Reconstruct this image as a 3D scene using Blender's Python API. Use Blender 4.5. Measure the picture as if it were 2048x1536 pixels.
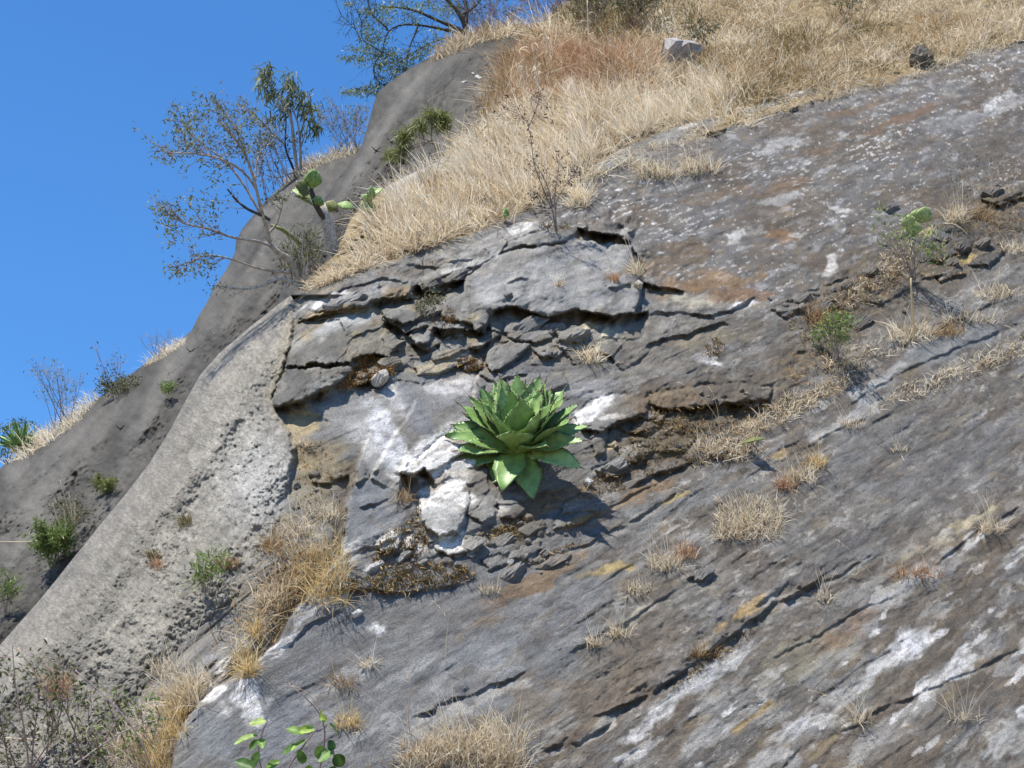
import bpy, math, random
import numpy as np
from mathutils import Vector

for o in list(bpy.data.objects):
    bpy.data.objects.remove(o)
SC = bpy.context.scene
COL = SC.collection

# ---------------------------------------------------------------- camera, sky, sun, exposure
F = 75.0 / 36.0 * 2048.0          # focal length in photograph pixels
PITCH = math.radians(20.0)
CAM = np.array([0.0, 0.0, 1.65])
cam_d = bpy.data.cameras.new('camera')
cam_d.lens = 75.0
cam_d.sensor_width = 36.0
cam_d.clip_start = 0.1
cam_d.clip_end = 2000.0
cam = bpy.data.objects.new('camera', cam_d)
COL.objects.link(cam)
cam.location = CAM
cam.rotation_euler = (math.radians(90) + PITCH, 0, 0)
SC.camera = cam

SUN = Vector((-0.30, -0.24, 0.91)).normalized()      # towards the sun
sun_el = math.asin(SUN.z)
sun_rot = math.atan2(SUN.x, SUN.y)
w = bpy.data.worlds.new('World')
SC.world = w
w.use_nodes = True
nt = w.node_tree
nt.nodes.clear()
sky = nt.nodes.new('ShaderNodeTexSky')
sky.sky_type = 'NISHITA'
sky.sun_disc = False
sky.sun_elevation = sun_el
sky.sun_rotation = sun_rot
sky.altitude = 0.0
sky.air_density = 1.0
sky.dust_density = 0.0
sky.ozone_density = 10.0
bg = nt.nodes.new('ShaderNodeBackground')
bg.inputs['Strength'].default_value = 0.12
wo = nt.nodes.new('ShaderNodeOutputWorld')
hs = nt.nodes.new('ShaderNodeHueSaturation')
hs.inputs['Saturation'].default_value = 1.13
nt.links.new(sky.outputs[0], hs.inputs['Color'])
nt.links.new(hs.outputs[0], bg.inputs[0])
nt.links.new(bg.outputs[0], wo.inputs[0])

sun_d = bpy.data.lights.new('sun', 'SUN')
sun_d.energy = 5.0
sun_d.angle = math.radians(0.53)
sun_d.color = (1.0, 0.955, 0.88)
sun = bpy.data.objects.new('sun', sun_d)
COL.objects.link(sun)
sun.rotation_euler = SUN.to_track_quat('Z', 'Y').to_euler()
sun.location = (-20, -10, 40)

SC.view_settings.view_transform = 'Standard'
SC.view_settings.look = 'None'
SC.view_settings.exposure = 0.78
SC.view_settings.gamma = 1.0
SC.view_settings.use_curve_mapping = False

# ---------------------------------------------------------------- helpers: rays, noise, meshes
RIGHT = np.array([1.0, 0, 0])
FWD = np.array([0, math.cos(PITCH), math.sin(PITCH)])
UP = np.array([0, -math.sin(PITCH), math.cos(PITCH)])


def ray(x, y):
    """direction (unit forward component) through photograph pixel x, y"""
    x = np.asarray(x, float)
    y = np.asarray(y, float)
    a = (x - 1024.0) / F
    b = (768.0 - y) / F
    return a[..., None] * RIGHT + b[..., None] * UP + FWD


def at(x, y, t):
    return CAM + ray(x, y) * np.asarray(t, float)[..., None]


def norm(v):
    v = np.asarray(v, float)
    return v / np.maximum(np.linalg.norm(v, axis=-1, keepdims=True), 1e-9)


_rng = np.random.default_rng(11)
_perm = np.concatenate([_rng.permutation(4096)] * 2).astype(np.int64)
_ang = _rng.random(4096) * 2 * np.pi
_g2 = np.stack([np.cos(_ang), np.sin(_ang)], -1)
_r1 = _rng.random(4096)
_r2 = _rng.random(4096)
_r3 = _rng.random(4096)


def _h2(i, j, seed):
    return _perm[(_perm[(i + seed * 131) & 4095] + j) & 4095]


def perlin(x, y, seed=0):
    xi = np.floor(x).astype(np.int64)
    yi = np.floor(y).astype(np.int64)
    xf = x - xi
    yf = y - yi
    u = xf * xf * xf * (xf * (xf * 6 - 15) + 10)
    v = yf * yf * yf * (yf * (yf * 6 - 15) + 10)

    def g(di, dj):
        gr = _g2[_h2(xi + di, yi + dj, seed)]
        return gr[..., 0] * (xf - di) + gr[..., 1] * (yf - dj)
    a = g(0, 0)
    b = g(1, 0)
    c = g(0, 1)
    d = g(1, 1)
    return (a + u * (b - a) + v * (c - a) + u * v * (a - b - c + d)) * 1.5


def fbm(x, y, octv=4, seed=0, lac=2.03, gain=0.5):
    r = 0.0
    a = 1.0
    tot = 0.0
    for k in range(octv):
        r = r + a * perlin(x, y, seed + k)
        tot += a
        a *= gain
        x = x * lac + 13.7
        y = y * lac + 7.3
    return r / tot


def ridged(x, y, octv=4, seed=0):
    r = 0.0
    a = 1.0
    tot = 0.0
    for k in range(octv):
        r = r + a * (1 - np.abs(perlin(x, y, seed + k)) * 1.6)
        tot += a
        a *= 0.5
        x = x * 2.1 + 3.1
        y = y * 2.1 + 9.2
    return r / tot


def worley(x, y, seed=0):
    """F1, F2, random value of the nearest cell, random gradient offset inside the cell"""
    xi = np.floor(x).astype(np.int64)
    yi = np.floor(y).astype(np.int64)
    f1 = np.full(x.shape, 9.0)
    f2 = np.full(x.shape, 9.0)
    idv = np.zeros(x.shape)
    tl = np.zeros(x.shape)
    for di in (-1, 0, 1):
        for dj in (-1, 0, 1):
            h = _h2(xi + di, yi + dj, seed)
            dx = xi + di + _r1[h] - x
            dy = yi + dj + _r2[h] - y
            d = dx * dx + dy * dy
            near = d < f1
            f2 = np.where(near, f1, np.minimum(f2, d))
            f1 = np.where(near, d, f1)
            idv = np.where(near, _r3[h], idv)
            tl = np.where(near, dx * (_r3[(h * 7 + 3) & 4095] - 0.5) + dy * (_r3[(h * 5 + 1) & 4095] - 0.5), tl)
    return np.sqrt(f1), np.sqrt(f2), idv, tl


def sstep(a, b, x):
    t = np.clip((x - a) / (b - a), 0, 1)
    return t * t * (3 - 2 * t)


def softplus(x):
    return np.where(x > 30, x, np.log1p(np.exp(np.minimum(x, 30))))


def curve(pts, key=0):
    p = np.array(sorted(pts, key=lambda q: q[key]), float)
    return (lambda v: np.interp(v, p[:, 0], p[:, 1])) if key == 0 else (lambda v: np.interp(v, p[:, 1], p[:, 0]))


def poly_sd(X, Y, pts):
    """distance to a polyline, signed (+ on the left of its direction as seen in the picture, i.e. above when it
    runs to the right), and the position along it 0..1"""
    pts = np.array(pts, float)
    best = np.full(X.shape, 1e9)
    sg = np.zeros(X.shape)
    al = np.zeros(X.shape)
    seg = np.linalg.norm(pts[1:] - pts[:-1], axis=1)
    tot = seg.sum()
    acc = 0.0
    for (a, b, L) in zip(pts[:-1], pts[1:], seg):
        ux, uy = (b - a) / L
        px = X - a[0]
        py = Y - a[1]
        s = px * ux + py * uy
        sc = np.clip(s, 0, L)
        dx = px - sc * ux
        dy = py - sc * uy
        d = np.hypot(dx, dy)
        c = -(ux * py - uy * px)
        m = d < best
        best = np.where(m, d, best)
        sg = np.where(m, np.sign(c), sg)
        al = np.where(m, (acc + sc) / tot, al)
        acc += L
    return best * sg, al


def mesh_np(name, verts, quads=None, tris=None, mat=None, smooth=True, attrs=None, mats=None, fmat=None):
    me = bpy.data.meshes.new(name)
    verts = np.asarray(verts, np.float32)
    me.vertices.add(len(verts))
    me.vertices.foreach_set('co', verts.ravel())
    loops = []
    totals = []
    if quads is not None and len(quads):
        loops.append(np.asarray(quads, np.int32).ravel())
        totals.append(np.full(len(quads), 4, np.int32))
    if tris is not None and len(tris):
        loops.append(np.asarray(tris, np.int32).ravel())
        totals.append(np.full(len(tris), 3, np.int32))
    if loops:
        loops = np.concatenate(loops)
        totals = np.concatenate(totals)
        starts = np.concatenate([[0], np.cumsum(totals)[:-1]]).astype(np.int32)
        me.loops.add(len(loops))
        me.loops.foreach_set('vertex_index', loops)
        me.polygons.add(len(totals))
        me.polygons.foreach_set('loop_start', starts)
        me.polygons.foreach_set('loop_total', totals)
        me.polygons.foreach_set('use_smooth', np.full(len(totals), bool(smooth)))
        if fmat is not None:
            me.polygons.foreach_set('material_index', np.asarray(fmat, np.int32))
    for k, v in (attrs or {}).items():
        v = np.asarray(v, np.float32)
        if v.ndim == 1:
            a = me.attributes.new(k, 'FLOAT', 'POINT')
            a.data.foreach_set('value', v)
        else:
            a = me.attributes.new(k, 'FLOAT_VECTOR', 'POINT')
            a.data.foreach_set('vector', v.ravel())
    for m_ in (mats or ([mat] if mat else [])):
        me.materials.append(m_)
    me.update()
    me.validate()
    return me


def obj(name, me, parent=None, loc=None, **props):
    o = bpy.data.objects.new(name, me)
    COL.objects.link(o)
    if loc is not None:
        o.location = loc
    if parent is not None:
        o.parent = parent
    for k, v in props.items():
        o[k] = v
    return o


def thing(name, label, cat, loc=(0, 0, 0), group=None):
    o = bpy.data.objects.new(name, None)
    COL.objects.link(o)
    o.empty_display_size = 0.2
    o.location = loc
    o['label'] = label
    o['category'] = cat
    if group:
        o['group'] = group
    return o


def tag(o, label, cat, group=None):
    o['label'] = label
    o['category'] = cat
    if group:
        o['group'] = group
    return o


class MB:
    """collects tubes, blades and leaves; build() links them as one mesh object"""

    def __init__(self):
        self.v = []
        self.q = []
        self.t = []
        self.tint = []
        self.al = []
        self.n = 0

    def add(self, v, q=None, t=None, tint=0.5, al=0.0):
        v = np.asarray(v, float).reshape(-1, 3)
        if q is not None and len(q):
            self.q.append(np.asarray(q, np.int64).reshape(-1, 4) + self.n)
        if t is not None and len(t):
            self.t.append(np.asarray(t, np.int64).reshape(-1, 3) + self.n)
        self.v.append(v)
        self.tint.append(np.broadcast_to(np.asarray(tint, float), (len(v),)))
        self.al.append(np.broadcast_to(np.asarray(al, float), (len(v),)))
        self.n += len(v)

    def tube(self, pts, radii, sides=5, tint=0.5, cap=True):
        pts = np.asarray(pts, float)
        n = len(pts)
        radii = np.broadcast_to(np.asarray(radii, float), (n,))
        tg = np.gradient(pts, axis=0)
        tg = norm(tg)
        ref = np.array([0.31, 0.83, 0.47])
        a = norm(np.cross(tg, ref))
        b = np.cross(tg, a)
        th = np.arange(sides) / sides * 2 * np.pi
        ring = (a[:, None, :] * np.cos(th)[None, :, None] + b[:, None, :] * np.sin(th)[None, :, None]) * radii[:, None, None]
        v = (pts[:, None, :] + ring).reshape(-1, 3)
        i = np.arange(n - 1)[:, None] * sides
        j = np.arange(sides)[None, :]
        j2 = (j + 1) % sides
        q = np.stack([i + j, i + j2, i + sides + j2, i + sides + j], -1).reshape(-1, 4)
        t = None
        if cap:
            e = (n - 1) * sides
            t = [[e, e + k, e + k + 1] for k in range(1, sides - 1)]
        self.add(v, q, t, tint, np.repeat(np.linspace(0, 1, n), sides))

    def blades(self, base, d, length, width, droop, seg=3, tint=0.5, side=None, taper=0.55, down=np.array([0, 0, -1.0])):
        """N curved tapering blades; d start directions, droop bends them towards down (per blade, relative to length)"""
        base = np.asarray(base, float)
        N = len(base)
        if N == 0:
            return
        d = norm(d)
        length = np.broadcast_to(np.asarray(length, float), (N,))
        width = np.broadcast_to(np.asarray(width, float), (N,))
        droop = np.broadcast_to(np.asarray(droop, float), (N,))
        if side is None:
            r = RNG.normal(size=(N, 3))
            side = norm(np.cross(d, r))
        down = np.broadcast_to(np.asarray(down, float), (N, 3))
        K = seg + 1
        s = np.linspace(0, 1, K)
        pts = base[:, None, :] + d[:, None, :] * (s[None, :, None] * length[:, None, None]) + down[:, None, :] * ((s ** 2)[None, :, None] * (length * droop)[:, None, None])
        wv = width[:, None] * 0.5 * (1 - s[None, :] ** 2 * taper)
        L = pts[:, :-1] - side[:, None, :] * wv[:, :-1, None]
        R = pts[:, :-1] + side[:, None, :] * wv[:, :-1, None]
        v = np.concatenate([np.stack([L, R], 2).reshape(N, -1, 3), pts[:, -1:]], 1)
        per = 2 * seg + 1
        o = np.arange(N)[:, None] * per
        q = []
        for k in range(seg - 1):
            q.append(np.stack([o[:, 0] + 2 * k, o[:, 0] + 2 * k + 1, o[:, 0] + 2 * k + 3, o[:, 0] + 2 * k + 2], -1))
        q = np.concatenate(q) if q else None
        t = np.stack([o[:, 0] + 2 * (seg - 1), o[:, 0] + 2 * (seg - 1) + 1, o[:, 0] + 2 * seg], -1)
        tn = np.repeat(np.broadcast_to(np.asarray(tint, float), (N,)), per)
        al = np.tile(np.concatenate([np.repeat(s[:-1], 2), [1.0]]), N)
        self.add(v.reshape(-1, 3), q, t, tn, al)

    def leaves(self, base, d, length, width, nrm=None, tint=0.5, fold=0.25, curl=0.15):
        """N leaf-shaped pointed leaves: six faces each, folded along the midrib"""
        base = np.asarray(base, float)
        N = len(base)
        if N == 0:
            return
        d = norm(d)
        if nrm is None:
            nrm = RNG.normal(size=(N, 3)) + np.array([0, 0, 0.8])
        side = norm(np.cross(d, nrm))
        up = norm(np.cross(side, d))
        length = np.broadcast_to(np.asarray(length, float), (N,))[:, None]
        width = np.broadcast_to(np.asarray(width, float), (N,))[:, None]
        P = lambda s, w_, h: base + d * length * s + side * width * w_ + up * length * h
        f = fold * 0.35
        c = curl
        v = np.stack([P(0, 0, 0), P(.3, -.42, f * .6 - c * .09), P(.3, 0, -c * .09), P(.3, .42, f * .6 - c * .09),
                      P(.66, -.38, f * .6 - c * .43), P(.66, 0, -c * .43), P(.66, .38, f * .6 - c * .43), P(1, 0, -c)], 1)
        o = np.arange(N)[:, None] * 8
        q = np.concatenate([o + np.array([[1, 2, 5, 4]]), o + np.array([[2, 3, 6, 5]])])
        t = np.concatenate([o + np.array([[0, 2, 1]]), o + np.array([[0, 3, 2]]), o + np.array([[4, 5, 7]]), o + np.array([[5, 6, 7]])])
        self.add(v.reshape(-1, 3), q, t, np.repeat(np.broadcast_to(np.asarray(tint, float), (N,)), 8),
                 np.tile([0, .3, .3, .3, .66, .66, .66, 1.0], N))

    def data(self, name, mat, smooth=True, origin=None):
        v = np.concatenate(self.v) if self.v else np.zeros((0, 3))
        if origin is not None:
            v = v - np.asarray(origin)
        q = np.concatenate(self.q) if self.q else None
        t = np.concatenate(self.t) if self.t else None
        return mesh_np(name, v, q, t, mat, smooth, {'tint': np.concatenate(self.tint), 'along': np.concatenate(self.al)} if self.v else None)

    def build(self, name, mat, parent=None, smooth=True, origin=None, **props):
        return obj(name, self.data(name, mat, smooth, origin), parent, None, **props)


RNG = np.random.default_rng(5)
random.seed(5)

# ---------------------------------------------------------------- materials
def new_mat(name):
    m = bpy.data.materials.new(name)
    m.use_nodes = True
    t = m.node_tree
    b = t.nodes['Principled BSDF']
    return m, t, b


def N(t, kind, **kw):
    n = t.nodes.new(kind)
    for k, v in kw.items():
        if k in n.inputs:
            n.inputs[k].default_value = v
        else:
            setattr(n, k, v)
    return n


def ramp(t, fac, stops):
    n = t.nodes.new('ShaderNodeValToRGB')
    e = n.color_ramp.elements
    while len(e) < len(stops):
        e.new(0.5)
    for el, (p, c) in zip(e, stops):
        el.position = p
        el.color = (*c, 1) if len(c) == 3 else c
    t.links.new(fac, n.inputs['Fac'])
    return n.outputs['Color']


def mix(t, fac, a, b, mode='MIX'):
    n = t.nodes.new('ShaderNodeMix')
    n.data_type = 'RGBA'
    n.blend_type = mode
    for sock, val in ((n.inputs[0], fac), (n.inputs[6], a), (n.inputs[7], b)):
        if isinstance(val, (int, float)):
            sock.default_value = val
        elif isinstance(val, tuple):
            sock.default_value = (*val, 1)
        else:
            t.links.new(val, sock)
    return n.outputs[2]


def attr(t, name):
    n = t.nodes.new('ShaderNodeAttribute')
    n.attribute_name = name
    return n


def rock_material(name, aniso, bump, fine=1.0, rough=0.72, spec=0.35, flecks=True, vary=1.0):
    """ground and rock: mineral colour comes from the point attribute col, broken up by grain along the foliation"""
    m, t, b = new_mat(name)
    col = attr(t, 'col')
    st = attr(t, 'strat')
    mp = N(t, 'ShaderNodeMapping')
    mp.inputs['Scale'].default_value = aniso
    t.links.new(st.outputs['Vector'], mp.inputs['Vector'])
    n1 = N(t, 'ShaderNodeTexNoise', Scale=5.0, Detail=11.0, Roughness=0.72)
    n2 = N(t, 'ShaderNodeTexNoise', Scale=58.0, Detail=5.0, Roughness=0.65)
    n3 = N(t, 'ShaderNodeTexNoise', Scale=95.0 * fine, Detail=4.0, Roughness=0.6)
    for n in (n1, n2, n3):
        t.links.new(mp.outputs[0], n.inputs['Vector'])
    v1 = ramp(t, n1.outputs['Fac'], [(0.25, (0.55, 0.55, 0.55)), (0.5, (1, 1, 1)), (0.75, (1.5, 1.48, 1.44))])
    c1 = mix(t, vary, col.outputs['Color'], v1, 'MULTIPLY')
    v2 = ramp(t, n2.outputs['Fac'], [(0.36, (0.58, 0.54, 0.49)), (0.47, (.95, .95, .95)), (0.56, (1.05, 1.05, 1.05)), (0.66, (1.5, 1.48, 1.45))])
    c2 = mix(t, 0.9 * vary, c1, v2, 'MULTIPLY')
    if flecks:
        n4 = N(t, 'ShaderNodeTexNoise', Scale=30.0, Detail=8.0, Roughness=0.7, Distortion=0.4)
        mp4 = N(t, 'ShaderNodeMapping')
        mp4.inputs['Scale'].default_value = (.8, 2.0, 1)
        t.links.new(st.outputs['Vector'], mp4.inputs['Vector'])
        t.links.new(mp4.outputs[0], n4.inputs['Vector'])
        v4 = ramp(t, n4.outputs['Fac'], [(0.33, (.42, .38, .33)), (0.40, (.95, .95, .95)), (0.60, (1, 1, 1)), (0.68, (1.55, 1.53, 1.5))])
        c2 = mix(t, .85, c2, v4, 'MULTIPLY')
        fl = attr(t, 'fleck')
        th = N(t, 'ShaderNodeMath', operation='MULTIPLY')
        f = ramp(t, n3.outputs['Fac'], [(0.60, (0, 0, 0)), (0.68, (1, 1, 1))])
        t.links.new(f, th.inputs[0])
        t.links.new(fl.outputs['Fac'], th.inputs[1])
        c2 = mix(t, th.outputs[0], c2, (0.62, 0.61, 0.60))
    t.links.new(c2, b.inputs['Base Color'])
    b.inputs['Roughness'].default_value = rough
    b.inputs['Specular IOR Level'].default_value = spec
    ad = N(t, 'ShaderNodeMath', operation='ADD')
    t.links.new(n2.outputs['Fac'], ad.inputs[0])
    t.links.new(n3.outputs['Fac'], ad.inputs[1])
    bp = N(t, 'ShaderNodeBump', Strength=bump, Distance=0.02)
    t.links.new(ad.outputs[0], bp.inputs['Height'])
    t.links.new(bp.outputs[0], b.inputs['Normal'])
    return m


def plant_material(name, stops, rough=0.6, spec=0.25, trans=0.0, along=None, spots=None):
    """colour varies from blade to blade with the point attribute tint, optionally along the blade"""
    m, t, b = new_mat(name)
    ti = attr(t, 'tint')
    c = ramp(t, ti.outputs['Fac'], stops)
    if along:
        al = attr(t, 'along')
        a = ramp(t, al.outputs['Fac'], along)
        c = mix(t, 1.0, c, a, 'MULTIPLY')
    if spots:
        tc = N(t, 'ShaderNodeTexCoord')
        n = N(t, 'ShaderNodeTexNoise', Scale=spots[0], Detail=4.0, Roughness=0.6)
        t.links.new(tc.outputs['Object'], n.inputs['Vector'])
        a = ramp(t, n.outputs['Fac'], [(0.35, (spots[1],) * 3), (0.65, (spots[2],) * 3)])
        c = mix(t, 1.0, c, a, 'MULTIPLY')
    t.links.new(c, b.inputs['Base Color'])
    b.inputs['Roughness'].default_value = rough
    b.inputs['Specular IOR Level'].default_value = spec
    if trans > 0:
        tr = N(t, 'ShaderNodeBsdfTranslucent')
        t.links.new(c, tr.inputs['Color'])
        ms = N(t, 'ShaderNodeMixShader')
        ms.inputs[0].default_value = trans
        t.links.new(b.outputs[0], ms.inputs[1])
        t.links.new(tr.outputs[0], ms.inputs[2])
        t.links.new(ms.outputs[0], t.nodes['Material Output'].inputs['Surface'])
    return m


M = {}
M['rock'] = rock_material('schist_rock', (0.85, 1.6, 1.0), 0.75)
M['shotcrete'] = rock_material('sprayed_concrete', (1.0, 1.0, 1.0), 1.0, fine=1.0, rough=0.9, spec=0.15, flecks=False, vary=0.55)
M['soil'] = rock_material('straw_covered_soil', (1.0, 1.0, 1.0), 0.6, rough=0.95, spec=0.1, flecks=False)
M['ground'] = plant_material('road_verge_earth', [(0, (.16, .13, .09)), (1, (.2, .16, .11))], 0.95, spots=(2.0, .6, 1.3))
STRAW = [(0.0, (.26, .185, .105)), (.3, (.54, .44, .29)), (.6, (.70, .60, .44)), (1.0, (.85, .78, .64))]
M['pale_grass'] = plant_material('pale_dry_grass', [(0.0, (.58, .44, .26)), (.35, (.78, .66, .47)), (.7, (.86, .77, .60)), (1.0, (.92, .86, .73))], .6, .3, .45)
M['straw'] = plant_material('straw_grass', STRAW, .65, .25, .4)
M['gold_grass'] = plant_material('golden_dry_grass', [(0, (.40, .27, .11)), (.5, (.62, .47, .23)), (1, (.76, .63, .38))], .65, .25, .4)
M['brown_grass'] = plant_material('brown_dry_grass', [(0, (.20, .12, .055)), (.5, (.36, .24, .12)), (1, (.54, .40, .23))], .7, .2, .35)
M['red_grass'] = plant_material('reddish_dry_grass', [(0, (.32, .15, .085)), (.5, (.52, .32, .19)), (1, (.68, .50, .31))], .65, .25, .2)
M['olive_grass'] = plant_material('olive_brown_grass', [(0, (.09, .075, .03)), (.5, (.19, .15, .06)), (1, (.33, .26, .11))], .7, .2, .2)
M['moss'] = plant_material('dry_moss', [(0, (.10, .06, .028)), (.5, (.24, .16, .07)), (1, (.42, .31, .15))], .9, .1)
M['orange_moss'] = plant_material('orange_dry_moss', [(0, (.14, .07, .02)), (.5, (.30, .16, .05)), (1, (.45, .28, .10))], .9, .1)
M['bark_pale'] = plant_material('pale_bark', [(0, (.22, .18, .14)), (1, (.42, .36, .29))], .8, .2, spots=(30, .6, 1.25))
M['bark_grey'] = plant_material('grey_bark', [(0, (.20, .165, .145)), (1, (.42, .37, .33))], .8, .2, spots=(30, .6, 1.25))
M['bark_dark'] = plant_material('dark_bark', [(0, (.035, .03, .027)), (1, (.10, .085, .075))], .8, .2)
M['bark_white'] = plant_material('white_bark', [(0, (.26, .23, .20)), (1, (.58, .53, .46))], .8, .2, spots=(55, .5, 1.3))
M['leaf_olive'] = plant_material('olive_leaf', [(0, (.05, .058, .025)), (.5, (.12, .13, .06)), (1, (.24, .22, .12))], .6, .18, .25)
M['leaf_grey'] = plant_material('grey_green_leaf', [(0, (.07, .088, .04)), (.5, (.155, .18, .085)), (1, (.29, .30, .17))], .6, .18, .3)
M['leaf_yellow'] = plant_material('yellow_green_leaf', [(0, (.07, .09, .02)), (.5, (.16, .19, .05)), (1, (.30, .30, .11))], .5, .4, .3)
M['leaf_green'] = plant_material('fresh_green_leaf', [(0, (.08, .115, .028)), (.5, (.17, .24, .062)), (1, (.30, .36, .13))], .5, .4, .35)
M['leaf_fern'] = plant_material('feathery_green_leaf', [(0, (.05, .075, .02)), (.5, (.13, .17, .045)), (1, (.26, .28, .10))], .5, .35, .3)
M['leaf_gloss'] = plant_material('glossy_leaf', [(0, (.05, .11, .02)), (.5, (.13, .25, .04)), (1, (.34, .46, .08))], .5, .3, .3, spots=(26, .6, 1.25))
M['twig_grey'] = plant_material('grey_twig', [(0, (.14, .11, .10)), (.5, (.26, .22, .20)), (1, (.42, .37, .33))], .8, .2)
M['twig_mauve'] = plant_material('mauve_twig', [(0, (.16, .10, .10)), (.5, (.28, .20, .20)), (1, (.42, .34, .31))], .8, .2)
M['seed'] = plant_material('dark_seed_head', [(0, (.05, .032, .02)), (1, (.14, .09, .055))], .85, .1)
M['pad'] = plant_material('cactus_pad_skin', [(0, (.07, .14, .03)), (.5, (.15, .26, .065)), (1, (.30, .36, .14))], .55, .25, spots=(42, .62, 1.3))
M['pad_old_shaded'] = plant_material('old_and_shaded_pad_skin', [(0, (.06, .075, .02)), (1, (.16, .17, .05))], .6, .25, spots=(42, .6, 1.3))  # duller copy of the pad skin: shade put into the colour; also for old pads
M['spine'] = plant_material('pale_spine', [(0, (.5, .46, .36)), (1, (.72, .68, .58))], .5, .3)
M['spine_dark'] = plant_material('brown_spine', [(0, (.06, .035, .02)), (1, (.12, .075, .045))], .45, .4)
M['agave'] = plant_material('agave_skin', [(0, (.125, .21, .065)), (.5, (.195, .30, .09)), (1, (.29, .395, .14))], .45, .35, .06,
                            along=[(0, (1.15, 1.08, .75)), (.45, (1, 1, 1)), (1, (.98, 1.03, 1.0))], spots=(14, .72, 1.22))

# ---------------------------------------------------------------- the hillside
def plane_q(X, Y, n, x0, y0, t0):
    n = norm(np.array(n, float))
    c = n @ (ray(x0, y0) * t0)
    return (ray(X, Y) @ n) / c


class Sheet:
    """a piece of terrain: rows by picture height, columns from its left outline to beyond the frame"""

    def __init__(self, rows, left, right, ncol, far=0, right_far=None):
        rows = np.asarray(rows, float)
        s = np.linspace(0, 1, ncol)
        self.left = left
        xl = left(rows)[:, None]
        X = xl + (np.maximum(right(rows)[:, None], xl + 60) - xl) * s[None, :]
        if far:
            extra = X[:, -1:] + (np.linspace(0, 1, far + 1)[1:] ** 1.3)[None, :] * right_far
            X = np.concatenate([X, extra], 1)
        self.rows = rows
        self.X = X
        self.Y = np.broadcast_to(rows[:, None], X.shape).copy()

    def finish(self, T):
        self.T = T
        self.P = CAM + ray(self.X, self.Y) * T[..., None]
        du = np.gradient(self.P, axis=1)
        dv = np.gradient(self.P, axis=0)
        self.Nrm = norm(np.cross(dv, du))
        fl = (self.Nrm @ FWD) > 0
        self.Nrm[fl] *= -1

    def idx(self, x, y):
        r = np.clip(np.round(np.interp(y, self.rows, np.arange(len(self.rows)))).astype(int), 0, len(self.rows) - 1)
        r = np.atleast_1d(r)
        x = np.atleast_1d(x)
        c = np.array([np.interp(xx, self.X[i], np.arange(self.X.shape[1])) for xx, i in zip(x, r)])
        return r, np.clip(np.round(c).astype(int), 0, self.X.shape[1] - 1)

    def hit(self, x, y):
        r, c = self.idx(x, y)
        return self.P[r, c], self.Nrm[r, c]

    def p(self, x, y):
        return self.hit(x, y)[0][0]

    def nrm(self, x, y, blur=12):
        r, c = self.idx(x, y)
        r, c = r[0], c[0]
        return norm(self.Nrm[max(r - blur, 0):r + blur, max(c - blur, 0):c + blur].mean((0, 1)))

    def mesh(self, name, mat, keep=None, attrs=None, skirt=True):
        h, w_ = self.X.shape
        i = np.arange(h * w_).reshape(h, w_)
        q = np.stack([i[:-1, :-1], i[1:, :-1], i[1:, 1:], i[:-1, 1:]], -1)
        if keep is not None:
            q = q[keep[:-1, :-1]]
        q = q.reshape(-1, 4)
        V = self.P.reshape(-1, 3)
        A = {k: v.reshape(h * w_, -1).squeeze() for k, v in (attrs or {}).items()}
        if skirt:                     # the terrain goes on round the back of its outline
            back = np.array([0.6, 4.5, -2.2])
            e1 = self.P[:, 0] + back
            e2 = self.P[0, :] + back
            k1 = np.arange(h) + h * w_
            k2 = np.arange(w_) + h * w_ + h
            V = np.concatenate([V, e1, e2])
            for k in A:
                A[k] = np.concatenate([A[k], attrs[k][:, 0].reshape(h, -1).squeeze(), attrs[k][0, :].reshape(w_, -1).squeeze()])
            sl = np.ones(h - 1, bool) if keep is None else keep[:-1, 0]
            st = np.ones(w_ - 1, bool) if keep is None else keep[0, :-1]
            q1 = np.stack([i[:-1, 0], k1[:-1], k1[1:], i[1:, 0]], -1)[sl]
            q2 = np.stack([i[0, :-1], i[0, 1:], k2[1:], k2[:-1]], -1)[st]
            q = np.concatenate([q, q1, q2])
        used = np.unique(q)
        remap = np.zeros(len(V), np.int64)
        remap[used] = np.arange(len(used))
        return mesh_np(name, V[used], remap[q], None, mat, True, {k: v[used] for k, v in A.items()})


# -- outlines traced in photograph pixels
LEFT1 = curve([(1160, -160), (1150, -10), (1100, 30), (1068, 52), (1035, 90), (1010, 130), (1000, 180), (985, 215), (960, 260), (905, 310),
               (850, 335), (790, 362), (740, 395), (700, 440), (684, 480), (655, 520), (618, 556), (590, 585), (560, 606), (505, 650), (440, 705),
               (400, 750), (372, 800), (340, 860), (300, 925), (250, 990), (200, 1050), (150, 1112), (112, 1160), (75, 1205),
               (35, 1250), (0, 1290), (-150, 1420), (-420, 1600), (-800, 2150)], 1)
GRASS = curve([(300, 640), (560, 592), (600, 575), (640, 560), (720, 540), (830, 502), (900, 480), (1000, 442), (1060, 415), (1100, 390), (1160, 352),
               (1240, 318), (1300, 308), (1400, 275), (1450, 258), (1500, 244), (1600, 208), (1700, 182), (1800, 160), (1900, 122),
               (2048, 76), (2600, -120)])
SHOT = curve([(592, 575), (586, 640), (576, 690), (562, 740), (546, 790), (560, 820), (578, 860), (590, 900), (580, 960), (562, 1030), (540, 1090),
              (520, 1130), (470, 1190), (405, 1250), (345, 1300), (300, 1360), (250, 1430), (200, 1500), (160, 1570), (-100, 2150)], 1)

N_R = (0.336, -0.767, 0.547)
N_L = (-0.46, -0.70, 0.545)
T_AG = 18.0


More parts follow.
